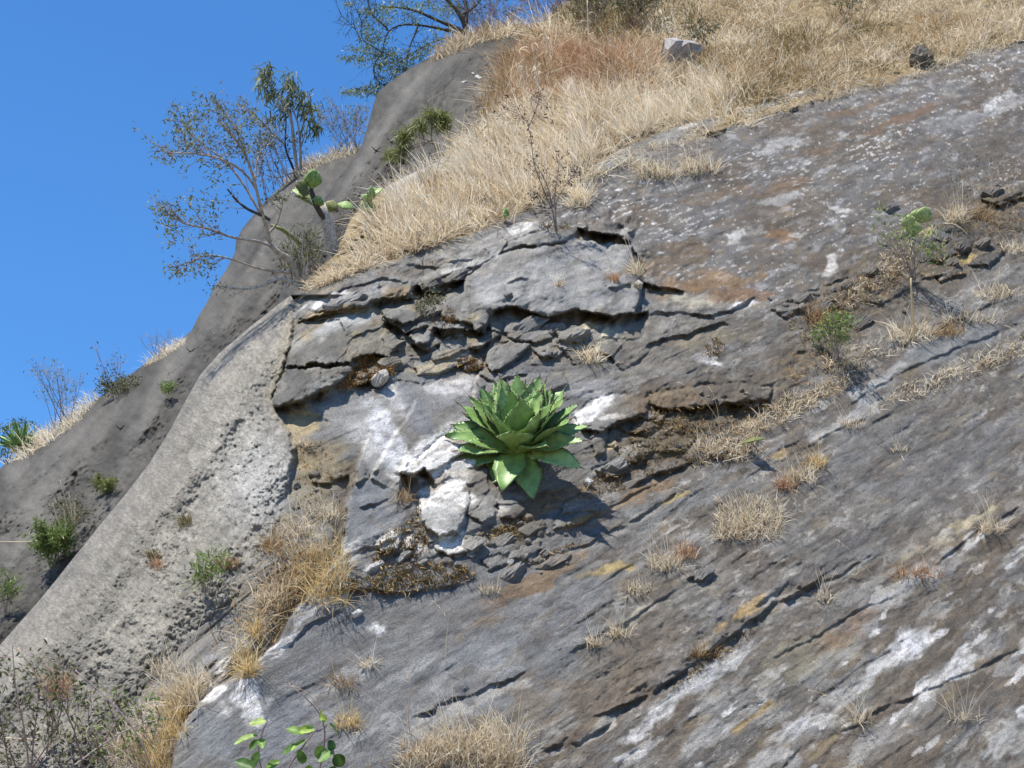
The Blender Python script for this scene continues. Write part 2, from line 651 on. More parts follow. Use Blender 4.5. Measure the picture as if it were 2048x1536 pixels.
def q_main(X, Y):
    qr = plane_q(X, Y, N_R, 1035, 880, T_AG)
    t0 = 1 / plane_q(np.array(600.0), np.array(820.0), N_R, 1035, 880, T_AG)
    ql = plane_q(X, Y, N_L, 600, 820, t0)
    k = 2600.0                                   # smooth minimum
    q = -np.log(np.exp(-k * (qr - .05)) + np.exp(-k * (ql - .05))) / k + .05
    return q


print('terrain')
rows = np.concatenate([np.linspace(-170, -24, 14), np.arange(-20, 1565, 2.2), np.linspace(1580, 2150, 34)])
T1 = Sheet(rows, LEFT1, lambda y: np.full_like(y, 2064.0), 930, 22, 560)
X, Y = T1.X, T1.Y
q = q_main(X, Y)
hgr = GRASS(X) - Y
q = q - 1.9e-5 * softplus(hgr / 22.0) * 22.0
q = np.maximum(q, 0.012)
T = 1 / q
# the outline rolls away from view
dl = X - LEFT1(Y)
def edge_distance(Xs, Ys, left, ncol):
    yy = np.arange(Ys.min() - 30, Ys.max() + 30, 10.0)
    ln = [(float(left(v)), v) for v in yy]
    d = np.full(Xs.shape, 1e6)
    for r0 in range(0, len(Ys), 60):
        sub = slice(r0, min(r0 + 60, len(Ys)))
        y0, y1 = Ys[sub].min() - 420, Ys[sub].max() + 420
        l2 = [q_ for q_ in ln if y0 <= q_[1] <= y1]
        d[sub, :ncol] = np.abs(poly_sd(Xs[sub, :ncol], Ys[sub, :ncol], l2)[0])
    return d


dn = np.minimum(dl, edge_distance(X, Y, LEFT1, 260))
wid = np.where(Y > 590, 95.0, 40.0)
rad = np.where(Y > 590, 1.3, 0.5)
u = np.clip(1 - dn / wid, 0, 1)
T = T + rad * (1 - np.sqrt(np.clip(1 - u * u, 0, 1)))
P0 = CAM + ray(X, Y) * T[..., None]

# coordinates on the surface: S along the foliation, U across it (metres)
nR = norm(np.array(N_R))
dS = norm(np.array([.785, .82, .669]))
dS = norm(dS - nR * (dS @ nR))
dU = norm(np.cross(nR, dS))
if dU[2] < 0:
    dU = -dU
S = P0 @ dS
U = P0 @ dU

wx = 14 * fbm(X / 60, Y / 60, 3, 40)
wy = 14 * fbm(X / 60, Y / 60, 3, 50)
XW = X + wx + 5 * fbm(X / 14, Y / 14, 3, 60)
YW = Y + wy + 5 * fbm(X / 14, Y / 14, 3, 70)
m_gr = sstep(-7, 7, GRASS(XW) - YW)
m_sh = sstep(-6, 6, SHOT(YW) - XW) * (1 - m_gr)


def inpoly(poly, soft=10.0, warp=1.0):
    """soft inside mask of a polygon given in photograph pixels, with a ragged edge"""
    poly = np.array(poly, float)
    out = np.zeros(X.shape)
    pad = 40
    x0, y0 = poly.min(0) - pad
    x1, y1 = poly.max(0) + pad
    rr = (T1.rows > y0) & (T1.rows < y1)
    r0, r1 = np.argmax(rr), len(rr) - np.argmax(rr[::-1])
    xs = X[r0:r1] + (XW[r0:r1] - X[r0:r1]) * warp
    ys = Y[r0:r1] + (YW[r0:r1] - Y[r0:r1]) * warp
    d = np.full(xs.shape, 1e9)
    ins = np.zeros(xs.shape, bool)
    for a, b in zip(poly, np.roll(poly, -1, 0)):
        ab = b - a
        tt = np.clip(((xs - a[0]) * ab[0] + (ys - a[1]) * ab[1]) / (ab @ ab + 1e-9), 0, 1)
        d = np.minimum(d, np.hypot(xs - a[0] - tt * ab[0], ys - a[1] - tt * ab[1]))
        c = (a[1] > ys) != (b[1] > ys)
        xi = a[0] + (ys - a[1]) / (ab[1] if ab[1] else 1e-9) * ab[0]
        ins ^= c & (xs < xi)
    out[r0:r1] = sstep(-soft, soft, np.where(ins, d, -d))
    return out


BARE = [[(1165, 352), (1230, 302), (1330, 264), (1418, 234), (1446, 238), (1400, 268), (1310, 306), (1240, 330), (1200, 352)],
        [(1480, 222), (1545, 192), (1622, 176), (1640, 184), (1560, 204), (1500, 228)],
        [(770, 352), (850, 318), (935, 300), (950, 316), (880, 350), (800, 380), (760, 384)]]
m_bare = np.maximum(np.maximum(inpoly(BARE[0], 5, .6), inpoly(BARE[1], 5, .6)), inpoly(BARE[2], 5, .6))
m_gr = m_gr * (1 - m_bare)
m_rk = (1 - m_gr) * (1 - m_sh)


def near_line(pts, pad):
    pts = np.array(pts, float)
    x0, y0 = pts.min(0) - pad
    x1, y1 = pts.max(0) + pad
    rr = np.where((T1.rows > y0) & (T1.rows < y1))[0]
    r0, r1 = rr[0], rr[-1] + 1
    cc = np.where(((X[r0:r1] > x0) & (X[r0:r1] < x1)).any(0))[0]
    return slice(r0, r1), slice(cc[0], cc[-1] + 1)


D = np.zeros(X.shape)              # relief towards the viewer, metres

# ---- regions of the rock with their own structure
SLAB_UP = [(1120, 400), (1290, 318), (1500, 250), (1800, 170), (2100, 70), (2600, 100), (2600, 420), (2048, 395), (1900, 440), (1760, 520), (1640, 590),
           (1560, 612), (1480, 620), (1400, 600), (1330, 580), (1290, 560), (1290, 530), (1262, 485), (1165, 462), (1100, 455)]
BLOCKY = [(600, 590), (760, 560), (900, 500), (1040, 470), (1000, 560), (1010, 620), (1280, 640), (1240, 740), (1000, 760), (790, 770), (545, 820), (560, 700)]
m_slab = inpoly(SLAB_UP, 14)
m_block = inpoly(BLOCKY, 30)
SMOOTHR = [(960, 520), (1060, 490), (1170, 478), (1260, 495), (1285, 560), (1270, 620), (1120, 625), (960, 620)]
m_smooth = inpoly(SMOOTHR, 25)
DARKORG = [(1230, 830), (1300, 780), (1420, 770), (1540, 740), (1640, 560), (1760, 500), (1900, 400), (2060, 360), (2060, 480), (1900, 560), (1760, 640), (1640, 730),
           (1520, 830), (1400, 900), (1240, 960)]
m_org = inpoly(DARKORG, 45)
LOWSLAB = [(340, 1560), (440, 1370), (600, 1190), (690, 1120), (1000, 1130), (1240, 1150), (1160, 1300), (1080, 1450), (1040, 1600)]
m_low = inpoly(LOWSLAB, 30)
MIDFACE = [(560, 820), (640, 790), (960, 740), (980, 900), (820, 960), (700, 1110), (600, 1180), (560, 1020)]
m_mid = inpoly(MIDFACE, 25)

big = fbm(S / 2.6, U / 1.6, 3, 1)
mod1 = sstep(-.25, .45, fbm(S / 1.7, U / .7, 3, 5))
mod2 = sstep(-.2, .4, fbm(S / .9, U / .35, 3, 9))
Uw = U + .08 * fbm(S / 1.5, U / .8, 3, 13) + .014 * fbm(S / .3, U / .2, 3, 17)
Uc = U + .05 * fbm(S / 1.6, U / 1.0, 3, 19) + .008 * fbm(S / .25, U / .1, 2, 20)
Dr = .16 * big + .05 * fbm(S / .9, U / .5, 3, 3)


def plates(wd, amp, seed):
    """overlapping beds: each lip stands proud at its lower edge and fades upwards, its thickness varies along the bed"""
    v = Uw / wd + .35 * fbm(S / (wd * 9), U / (wd * 3), 3, seed)
    k = np.floor(v)
    f = v - k
    a = .5 + .5 * _r1[(_perm[(k.astype(np.int64) + seed * 17) & 4095] + np.floor(S / (wd * 5) + 31 * _r2[(k.astype(np.int64) + 77) & 4095]).astype(np.int64)) & 4095]
    return amp * a * (1 - f) * np.minimum(1, f * 14)


Dr = Dr + plates(.62, .045, 21) * mod1
Dr = Dr + plates(.23, .034, 22) * sstep(-.15, .3, fbm(S / 1.2, U / .4, 3, 25))
right_m = sstep(1080, 1300, X + .45 * (Y - 900))
qr_ = 1 - .62 * right_m
Dr = Dr + qr_ * plates(.085, .010, 23) * sstep(-.2, .3, fbm(S / .5, U / .18, 3, 27))
# flaked terraces with ragged edges in both directions
for (sx, sy, n_, amp, seed) in ((.75, .16, 7, .050, 31), (.36, .075, 6, .018, 35), (.16, .035, 5, .006, 38)):
    v = fbm(S / sx, Uw / sy, 4, seed) * n_
    k = np.floor(v)
    f = v - k
    Dr = Dr + (qr_ if sy < .1 else 1.0) * amp * (k + sstep(.0, .22, f)) / n_
rough_m = .25 + 1.1 * sstep(-.15, .35, fbm(S / .7, U / .3, 4, 51))
Dr = Dr + rough_m * (.008 * fbm(S / .16, U / .04, 4, 44) + .0035 * fbm(S / .05, U / .018, 3, 48))
right_m = sstep(1080, 1300, X + .45 * (Y - 900))
Dr = Dr * (1 - .38 * right_m)
# small sharp-edged scabs where flakes have come off
v = fbm(S / .30, Uw / .06, 4, 53)
Dr = Dr - .009 * sstep(.12, .14, v) * (.4 + .4 * right_m) - .004 * sstep(.2, .23, fbm(S / .12, Uw / .03, 3, 57))

# blocks: broken, roughly square pieces with tilted faces and open joints
SB = (X - 560) * .0042
UB = -(Y - 700 + .16 * (X - 560)) * .0042
sbw = SB + .16 * fbm(SB / .35, UB / .35, 4, 80)
ubw = UB + .09 * fbm(SB / .35, UB / .35, 4, 84)
f1, f2, idv, tl = worley(sbw / .46, ubw / .20, 3)
g1, g2, jdv, tm = worley(sbw / .20, ubw / .08, 5)
op1 = sstep(-.05, .3, fbm(SB / .5, UB / .3, 3, 81))
op2 = sstep(.0, .3, fbm(SB / .3, UB / .2, 3, 82))
Db = .20 * (idv - .5) + .20 * tl - .055 * op1 * (1 - sstep(.0, .06, f2 - f1)) + .06 * (jdv - .5) + .07 * tm - .018 * op2 * (1 - sstep(0, .07, g2 - g1))
Db = Db + .05 * fbm(SB / .3, UB / .2, 4, 88) + .016 * fbm(SB / .07, UB / .05, 4, 92)

# blocks traced one by one: outline in pixels, how far they stand out (m), how much their tops lean back
TB = [
    ([(637, 579), (687, 556), (727, 544), (777, 534), (817, 556), (834, 564), (824, 591), (787, 596), (747, 601), (729, 616), (712, 616), (672, 624), (632, 624), (606, 618), (600, 600)], .10, .3),
    ([(604, 679), (637, 649), (672, 634), (737, 629), (752, 649), (774, 659), (794, 676), (812, 684), (792, 696), (777, 716), (747, 706), (719, 711), (702, 726), (662, 731), (632, 726), (597, 734), (570, 731), (576, 701)], .14, .35),
    ([(568, 737), (632, 733), (662, 736), (704, 731), (707, 746), (672, 766), (650, 775), (625, 790), (600, 805), (560, 812), (545, 812), (546, 795), (558, 760)], .15, .3),
    ([(762, 621), (799, 611), (827, 609), (844, 629), (834, 639), (817, 649), (787, 644), (764, 634)], .16, .4),
    ([(822, 659), (844, 644), (877, 644), (937, 656), (944, 664), (922, 661), (882, 661), (862, 668), (857, 684), (834, 689), (819, 676)], .16, .4),
    ([(862, 671), (902, 668), (924, 666), (947, 673), (972, 681), (972, 689), (947, 696), (922, 706), (902, 716), (867, 721), (857, 706), (849, 691)], .08, .3),
    ([(880, 604), (900, 585), (957, 534), (1010, 506), (1060, 494), (1170, 482), (1262, 492), (1285, 560), (1272, 628), (1228, 634), (1178, 628), (1152, 620), (1122, 630), (1092, 634), (1058, 624), (1024, 612), (992, 618), (975, 640), (968, 668),
      (955, 668), (944, 650), (930, 640), (890, 640), (876, 624)], .14, .12),
    ([(854, 598), (882, 588), (887, 601), (867, 611)], .10, .3), ([(838, 556), (887, 539), (937, 539), (962, 531), (937, 551), (902, 567), (872, 574), (849, 576)], .08, .3),
    ([(974, 703), (987, 693), (1024, 682), (1060, 692), (1040, 716), (1000, 740), (985, 746), (972, 726)], .12, .3), ([(1121, 664), (1152, 652), (1178, 656), (1176, 672), (1150, 684), (1118, 684)], .10, .4),
    ([(1073, 700), (1100, 690), (1108, 704), (1100, 716), (1075, 714)], .07, .3), ([(712, 742), (760, 722), (800, 716), (822, 724), (806, 742), (760, 752), (716, 756)], .05, .3), ([(826, 722), (864, 726), (900, 722), (912, 734), (876, 748), (836, 750)], .07, .3),
    ([(980, 768), (1010, 752), (1060, 748), (1130, 744), (1140, 770), (1080, 790), (1000, 800), (965, 790)], .06, .2), ([(916, 718), (950, 706), (966, 716), (966, 736), (930, 742)], .05, .3), ([(1010, 640), (1050, 640), (1090, 650), (1104, 676), (1070, 690), (1030, 680), (1004, 664)], .05, .3),
    ([(798, 942), (830, 925), (870, 888), (905, 860), (935, 866), (950, 890), (932, 905), (905, 920), (880, 937), (850, 947), (820, 950)], .09, .4), ([(836, 1010), (842, 988), (880, 963), (920, 953), (937, 975), (942, 1010), (932, 1040), (915, 1060), (880, 1074), (855, 1060), (838, 1035)], .08, .35),
    ([(942, 972), (955, 985), (980, 990), (992, 1030), (965, 1044), (936, 1030)], .05, .4), ([(870, 1062), (905, 1072), (935, 1065), (955, 1080), (946, 1105), (900, 1114), (870, 1102), (858, 1080)], .06, .4), ([(753, 1087), (785, 1069), (803, 1075), (797, 1097), (760, 1107)], .09, .5),
    ([(808, 1080), (824, 1070), (836, 1082), (828, 1098), (812, 1096)], .07, .5), ([(800, 952), (826, 948), (846, 962), (840, 986), (815, 1000), (800, 976)], .03, .1), ([(996, 1000), (1030, 996), (1050, 1020), (1030, 1040), (1000, 1036)], .06, .3),
    ([(1180, 850), (1215, 850), (1212, 905), (1190, 912), (1180, 890)], .07, .3), ([(1240, 896), (1290, 885), (1304, 905), (1270, 925), (1240, 920)], .09, .4), ([(1188, 940), (1240, 920), (1252, 945), (1210, 957)], .08, .4),
    ([(1148, 834), (1180, 800), (1230, 788), (1300, 798), (1290, 826), (1240, 843), (1200, 868), (1160, 856)], .12, .45), ([(1300, 790), (1380, 775), (1480, 768), (1545, 778), (1540, 800), (1440, 812), (1372, 818), (1300, 808)], .06, .2),
    ([(1310, 880), (1350, 868), (1390, 880), (1370, 900), (1320, 906)], .06, .4), ([(1262, 850), (1300, 842), (1320, 856), (1290, 872), (1262, 868)], .06, .4), ([(1300, 930), (1350, 915), (1380, 925), (1340, 945), (1306, 950)], .05, .4),
    ([(1110, 1040), (1160, 1020), (1190, 1030), (1150, 1052), (1110, 1060)], .05, .3), ([(1020, 1100), (1070, 1085), (1090, 1098), (1050, 1118), (1016, 1120)], .05, .3), ([(960, 1120), (1000, 1112), (1016, 1128), (980, 1140)], .05, .3),
    ([(1850, 500), (1890, 470), (1930, 480), (1920, 510), (1870, 524)], .10, .3), ([(1930, 500), (1980, 480), (2010, 500), (1980, 530), (1936, 530)], .10, .3), ([(1860, 530), (1910, 528), (1930, 548), (1880, 566)], .08, .3),
    ([(1960, 400), (2010, 370), (2060, 360), (2060, 390), (2000, 412)], .12, .3), ([(1640, 600), (1690, 580), (1716, 590), (1680, 614), (1644, 620)], .07, .3), ([(1540, 618), (1590, 606), (1610, 618), (1570, 636)], .06, .3),
]
D_tb = np.zeros(X.shape)
m_tb = np.zeros(X.shape)
for (pg, h, ln_) in TB:
    pg_ = np.array(pg, float)
    x0, y0 = pg_.min(0) - 30
    x1, y1 = pg_.max(0) + 30
    rs, cs = near_line(pg, 30)
    xs = X[rs, cs] + .45 * (XW - X)[rs, cs] + 3 * fbm(X[rs, cs] / 9, Y[rs, cs] / 9, 2, 400)
    ys = Y[rs, cs] + .45 * (YW - Y)[rs, cs] + 3 * fbm(X[rs, cs] / 9, Y[rs, cs] / 9, 2, 404)
    dd = np.full(xs.shape, 1e9)
    ins = np.zeros(xs.shape, bool)
    for a, b in zip(pg_, np.roll(pg_, -1, 0)):
        ab = b - a
        tt = np.clip(((xs - a[0]) * ab[0] + (ys - a[1]) * ab[1]) / (ab @ ab + 1e-9), 0, 1)
        dd = np.minimum(dd, np.hypot(xs - a[0] - tt * ab[0], ys - a[1] - tt * ab[1]))
        c = (a[1] > ys) != (b[1] > ys)
        ins ^= c & (xs < a[0] + (ys - a[1]) / (ab[1] if ab[1] else 1e-9) * ab[0])
    dd = np.where(ins, dd, -dd)
    k_ = sstep(-2.2, 2.2, dd)
    hh_ = h - .045 * np.exp(-np.maximum(dd, 0) / 5.0) + (ys - pg_[:, 1].mean()) * .0042 * ln_ + (xs - pg_[:, 0].mean()) * .0042 * .08
    D_tb[rs, cs] = np.where(k_ * hh_ > D_tb[rs, cs], k_ * hh_, D_tb[rs, cs])
    m_tb[rs, cs] = np.maximum(m_tb[rs, cs], k_)
    gap = np.exp(-(np.minimum(dd, 0) / 6.0) ** 2) * (dd < 0)
    D_tb[rs, cs] -= .032 * gap * (1 - m_tb[rs, cs])

wB = np.clip(m_block * (1 - .85 * m_smooth), 0, 1)
wQ = inpoly([(790, 950), (860, 900), (960, 860), (1000, 930), (1180, 960), (1200, 1010), (1050, 1080), (930, 1120), (820, 1100), (800, 1010)], 25)
wB = np.maximum(wB, .95 * wQ)
wB = np.maximum(wB, .75 * inpoly([(1190, 850), (1290, 800), (1400, 830), (1380, 900), (1260, 960), (1180, 930)], 25))
smoothing = np.clip(.75 * m_smooth + .62 * m_low * (1 - sstep(1000, 1150, X)) + .75 * m_mid + .5 * m_slab, 0, .8)
D_rock = (Dr * (1 - smoothing) + smoothing * (.2 * big + .045 * fbm(S / .6, U / .35, 4, 3) + .012 * fbm(S / .12, U / .06, 3, 46))) * (1 - .7 * wB) + Db * wB * .42 * (1 - .45 * m_tb) + D_tb
D_rock = D_rock + .06 * m_org * (fbm(X / 28, Y / 22, 5, 96) + .4 * ridged(X / 14, Y / 12, 3, 98) - .3)

# lips: lines under which the rock is cut back (pixels, thickness m, length of fade px, depth of hollow m, its height px)
LIPS = [
    ([(1150, 458), (1170, 463), (1200, 466), (1235, 474), (1262, 488)], .20, 80, .28, 30),
    ([(1262, 488), (1275, 510), (1290, 540), (1285, 562), (1305, 574), (1345, 580), (1375, 584)], .10, 60, .08, 16),
    ([(975, 640), (992, 618), (1024, 612), (1058, 624), (1092, 634), (1122, 630), (1152, 620)], .10, 80, .12, 20),
    ([(1152, 620), (1178, 628), (1228, 634), (1272, 632), (1300, 622)], .09, 60, .16, 20),
    ([(1300, 622), (1340, 626), (1382, 632), (1425, 630), (1480, 612), (1520, 588)], .07, 40, .06, 10),
    ([(1280, 704), (1300, 688), (1335, 676), (1372, 672), (1402, 656), (1440, 646), (1465, 650)], .06, 40, .06, 9),
    ([(1160, 706), (1215, 712), (1245, 738), (1278, 724), (1300, 702)], .05, 40, .05, 8),
    ([(738, 612), (762, 602), (795, 598), (830, 598)], .14, 40, .16, 16),
    ([(828, 566), (846, 580), (872, 586), (902, 566), (935, 560)], .14, 40, .20, 16),
    ([(768, 640), (790, 650), (812, 670), (836, 660), (856, 648)], .12, 36, .14, 16),
    ([(856, 652), (884, 664), (932, 656), (956, 662), (978, 640)], .13, 36, .16, 18),
    ([(822, 688), (850, 700), (880, 688)], .08, 30, .10, 12),
    ([(936, 704), (958, 700), (976, 684), (1002, 668)], .10, 40, .14, 18),
    ([(590, 646), (632, 634), (680, 628), (722, 620), (742, 612)], .10, 60, .08, 9),
    ([(546, 812), (580, 814), (606, 808), (630, 794), (655, 776), (700, 772), (742, 762), (790, 756)], .10, 90, .12, 16),
    ([(955, 735), (962, 750), (985, 764), (1010, 760), (1060, 748)], .06, 30, .06, 8),
    ([(1030, 712), (1060, 700), (1080, 714), (1110, 716), (1140, 706)], .05, 30, .05, 8),
    ([(900, 560), (960, 530), (1010, 505), (1040, 490), (1080, 492), (1130, 482), (1165, 468)], .06, 50, .05, 8),
    ([(620, 600), (690, 575), (760, 560), (830, 566)], .04, 30, .03, 6),
    ([(1296, 808), (1330, 816), (1372, 818), (1412, 816), (1446, 812), (1500, 818), (1540, 800)], .10, 60, .12, 22),
    ([(1200, 870), (1240, 846), (1290, 832)], .06, 30, .06, 12),
    ([(800, 946), (830, 950), (850, 936)], .14, 60, .20, 50),
    ([(1080, 1078), (1150, 1050), (1230, 1010), (1290, 980), (1350, 955)], .05, 36, .05, 8),
    ([(1000, 1150), (1080, 1125), (1170, 1090), (1250, 1050), (1330, 1002), (1400, 968)], .05, 40, .06, 9),
    ([(1170, 1440), (1240, 1418), (1330, 1370), (1400, 1316), (1460, 1272), (1540, 1212), (1620, 1170), (1690, 1120)], .13, 90, .13, 18),
    ([(1540, 1210), (1600, 1186), (1680, 1150), (1760, 1094)], .05, 30, .05, 8),
    ([(1370, 1160), (1400, 1150), (1424, 1134)], .08, 30, .08, 10),
    ([(1080, 1500), (1160, 1485), (1230, 1440)], .07, 40, .07, 10),
    ([(640, 1190), (700, 1178), (800, 1186), (930, 1166), (960, 1150)], .05, 40, .03, 8),
    ([(1780, 520), (1850, 500), (1930, 440), (2000, 400), (2060, 380)], .10, 50, .10, 16),
    ([(1700, 600), (1760, 610), (1850, 560), (1900, 545)], .07, 30, .09, 12),
    ([(1560, 612), (1600, 590), (1680, 560), (1720, 545)], .07, 40, .07, 10),
    ([(1580, 482), (1630, 468), (1686, 444)], .025, 24, .025, 5),
    ([(1610, 502), (1660, 486), (1710, 462)], .03, 24, .03, 5),
    ([(1540, 630), (1600, 620), (1660, 604), (1720, 590)], .05, 30, .05, 8),
    ([(1720, 720), (1790, 700), (1850, 670), (1960, 620), (2060, 570)], .07, 50, .05, 9),
    ([(1680, 820), (1760, 770), (1900, 700), (2060, 640)], .06, 50, .05, 9),
    ([(1250, 985), (1310, 950), (1400, 920), (1480, 900)], .05, 40, .05, 9),
    ([(680, 1114), (760, 1090), (820, 1060)], .05, 40, .03, 7),
    ([(560, 1300), (620, 1250), (700, 1215)], .03, 30, .02, 6),
    ([(820, 1440), (900, 1400), (1000, 1370), (1060, 1340)], .05, 40, .03, 7),
    ([(1130, 1310), (1200, 1270), (1280, 1230), (1360, 1170)], .06, 40, .05, 9),
    ([(1500, 1340), (1600, 1290), (1720, 1220), (1820, 1180)], .05, 40, .04, 8),
    ([(1650, 1480), (1760, 1420), (1880, 1370), (2060, 1290)], .06, 40, .05, 8),
    ([(1820, 1160), (1880, 1120), (1960, 1060), (2060, 1000)], .05, 40, .04, 8),
    ([(1480, 960), (1560, 920), (1660, 870), (1800, 800)], .04, 40, .04, 8),
    ([(700, 970), (735, 960), (760, 940)], .04, 30, .03, 6),
    ([(716, 1018), (760, 1008), (790, 998)], .04, 30, .03, 6),
    ([(620, 962), (660, 968), (700, 950)], .07, 30, .06, 9),
    ([(1010, 570), (1040, 560), (1080, 566)], .03, 24, .03, 5),
    ([(1215, 575), (1240, 574), (1262, 566)], .05, 20, .05, 7),
]
# steps: upright edges, proud on the right-hand side of the line
STEPS = [
    ([(600, 650), (578, 690), (566, 740), (546, 812)], .12, 60, .05, 14),
    ([(740, 860), (716, 930), (700, 990), (690, 1060), (682, 1112), (640, 1160), (600, 1210), (545, 1290), (500, 1330), (455, 1362), (410, 1392), (368, 1450), (345, 1510), (335, 1570)], .22, 120, .10, 26),
    ([(830, 800), (800, 860), (770, 900), (740, 960)], .06, 40, .03, 10),
    ([(960, 735), (950, 770), (940, 800)], .05, 30, .03, 8),
    ([(846, 1000), (836, 1040), (850, 1090)], .10, 60, .05, 12),
]
for (pts, h, fade, hol, hh) in LIPS:
    pp = np.array(pts, float)
    rs, cs = near_line(pts, fade * 2.2)
    sd, al = poly_sd(X[rs, cs] + .55 * (XW - X)[rs, cs], Y[rs, cs] + .55 * (YW - Y)[rs, cs], pts)
    end = sstep(0, .14, al) * sstep(0, .14, 1 - al)
    soft_ = 1.0
    if np.mean([p_[1] for p_ in pts]) > 960 and np.mean([p_[0] for p_ in pts]) > 1060 or np.mean([p_[0] for p_ in pts]) > 1600:
        soft_ = .5
        hol, hh = hol * .6, hh * .8
    dist_ok = soft_ * end * np.clip(.75 + 1.3 * fbm(X[rs, cs] / 36, Y[rs, cs] / 36, 3, 130), 0, 1.4)
    upv = h * sstep(-1.5, 2.5, sd) * np.exp(-np.maximum(sd, 0) / fade)
    dnv = -hol * sstep(2.5, -1.5, sd) * np.exp(-(np.maximum(-sd, 0) / hh) ** 2)
    D_rock[rs, cs] += (upv + dnv) * dist_ok
for (pts, h, fade, hol, hh) in STEPS:
    rs, cs = near_line(pts, fade * 2.2)
    sd, al = poly_sd(X[rs, cs] + .55 * (XW - X)[rs, cs], Y[rs, cs] + .55 * (YW - Y)[rs, cs], pts)
    end = sstep(0, .1, al) * sstep(0, .02, 1 - al)
    D_rock[rs, cs] += end * (h * sstep(-2, 4, sd) * np.exp(-np.maximum(sd, 0) / fade) - hol * sstep(4, -2, sd) * np.exp(-(np.maximum(-sd, 0) / hh) ** 2))

# ---- sprayed concrete: draped folds down the slope, knobbly skin with pits
gx, gy = -.62, .785
SA = (X * -gy * -1 + Y * gx * -1) * .0042          # across the folds
SA = (X * .785 + Y * .62) * .0042
SF = (X * -.62 + Y * .785) * .0042
saw = SA + .10 * fbm(SA / .8, SF / 1.6, 3, 140) - .05 * SF
fold = ridged(saw / .75 + 3.1, SF / 6.0, 2, 150)
edge_f = np.exp(-np.maximum(dn, 0) / 170.0)
D_sh = .16 * fold * (.35 + .9 * edge_f) + .16 * fbm(SA / .9, SF / 1.7, 3, 155)
drape = np.zeros(X.shape)
for (pts, h, wd_) in (([(580, 600), (480, 705), (390, 830), (305, 960), (195, 1100), (95, 1230), (-60, 1420)], .10, 26), ([(588, 640), (520, 730), (445, 845), (380, 955), (280, 1090), (150, 1255), (0, 1420)], .17, 24),
                      ([(560, 740), (500, 880), (440, 1000), (355, 1120), (250, 1240), (110, 1370)], .14, 26), ([(560, 880), (540, 960), (480, 1070), (400, 1180), (300, 1290), (200, 1400)], .12, 26),
                      ([(530, 650), (450, 745), (390, 860)], .12, 14), ([(420, 760), (350, 880), (270, 1010), (180, 1130)], .13, 15), ([(250, 1060), (160, 1170), (60, 1290)], .10, 14), ([(480, 800), (420, 910), (330, 1040)], .09, 14)):
    rs, cs = near_line(pts, 160)
    sd, al = poly_sd(X[rs, cs] + .8 * (XW - X)[rs, cs], Y[rs, cs] + .8 * (YW - Y)[rs, cs], pts)
    wd_ = wd_ * 1.75 * (1 + .5 * fbm(X[rs, cs] / 90, Y[rs, cs] / 90, 2, 147))
    g_ = np.exp(-(sd / wd_) ** 2) * sstep(0, .2, al) * sstep(0, .2, 1 - al)
    D_sh[rs, cs] += h * .62 * g_
    drape[rs, cs] = np.maximum(drape[rs, cs], g_)
knob = .065 * fbm(SA / .22, SF / .22, 3, 160) + .040 * fbm(SA / .07, SF / .06, 3, 165)
pit = fbm(SA / .034, SF / .028, 3, 170)
pits = -.017 * sstep(.06, .36, pit) * (.35 + sstep(-.2, .2, fbm(SA / .5, SF / .5, 3, 175))) * (1 - .55 * edge_f)
D_sh = D_sh + knob + pits + .012 * fbm(SA / .018, SF / .018, 2, 178) * (1 - .5 * edge_f)
wb = worley(SA / .060 + .3 * knob, SF / .052, 7)[0]
wc = worley(SA / .030, SF / .026, 9)[0]
peb = sstep(-.3, .25, fbm(SA / .4, SF / .6, 3, 181))
D_sh = D_sh + (.022 * (1 - wb) * (.45 + .8 * peb) + .009 * (1 - wc)) * (1 - .35 * edge_f)
# gutter at the foot of the rock on its right
D_sh = D_sh - .07 * sstep(90, 0, SHOT(Y) - X) * sstep(820, 1000, Y)

# ---- soil below the grass
D_gr = .34 * fbm(X / 80, Y / 40, 4, 180) + .16 * fbm(X / 26, Y / 13, 4, 185)
D = D_rock * m_rk + D_sh * m_sh + D_gr * m_gr
D = D * sstep(0, 14, dn + 4)
T = T - D
T1.finish(T)

# ---- mineral colours
def C(*v):
    return np.array(v, float)


col = np.zeros(X.shape + (3,)) + C(.175, .168, .16)


def paint(mask, c, k=1.0):
    global col
    m = np.clip(mask * k, 0, 1)[..., None]
    col = col * (1 - m) + C(*c) * m


def patch(x, y, rx, ry, ang, c, k=1.0, br=.5, seed=0, sx=.35, sy=.14):
    """a patch of colour with a ragged edge, broken up along the foliation"""
    r = max(rx, ry) * 2.0 + 30
    rs, cs = near_line([(x - r, y - r), (x + r, y + r)], 0)
    ca, sa = math.cos(math.radians(ang)), math.sin(math.radians(ang))
    dx = XW[rs, cs] - x
    dy = YW[rs, cs] - y
    a = (dx * ca - dy * sa) / rx
    b = (dx * sa + dy * ca) / ry
    d = np.sqrt(a * a + b * b)
    n = fbm(S[rs, cs] / sx + seed, Uc[rs, cs] / sy, 4, 200 + seed)
    m = sstep(1.15, .55, d + br * n * 1.6)[..., None] * k
    col[rs, cs] = col[rs, cs] * (1 - m) + C(*c) * m


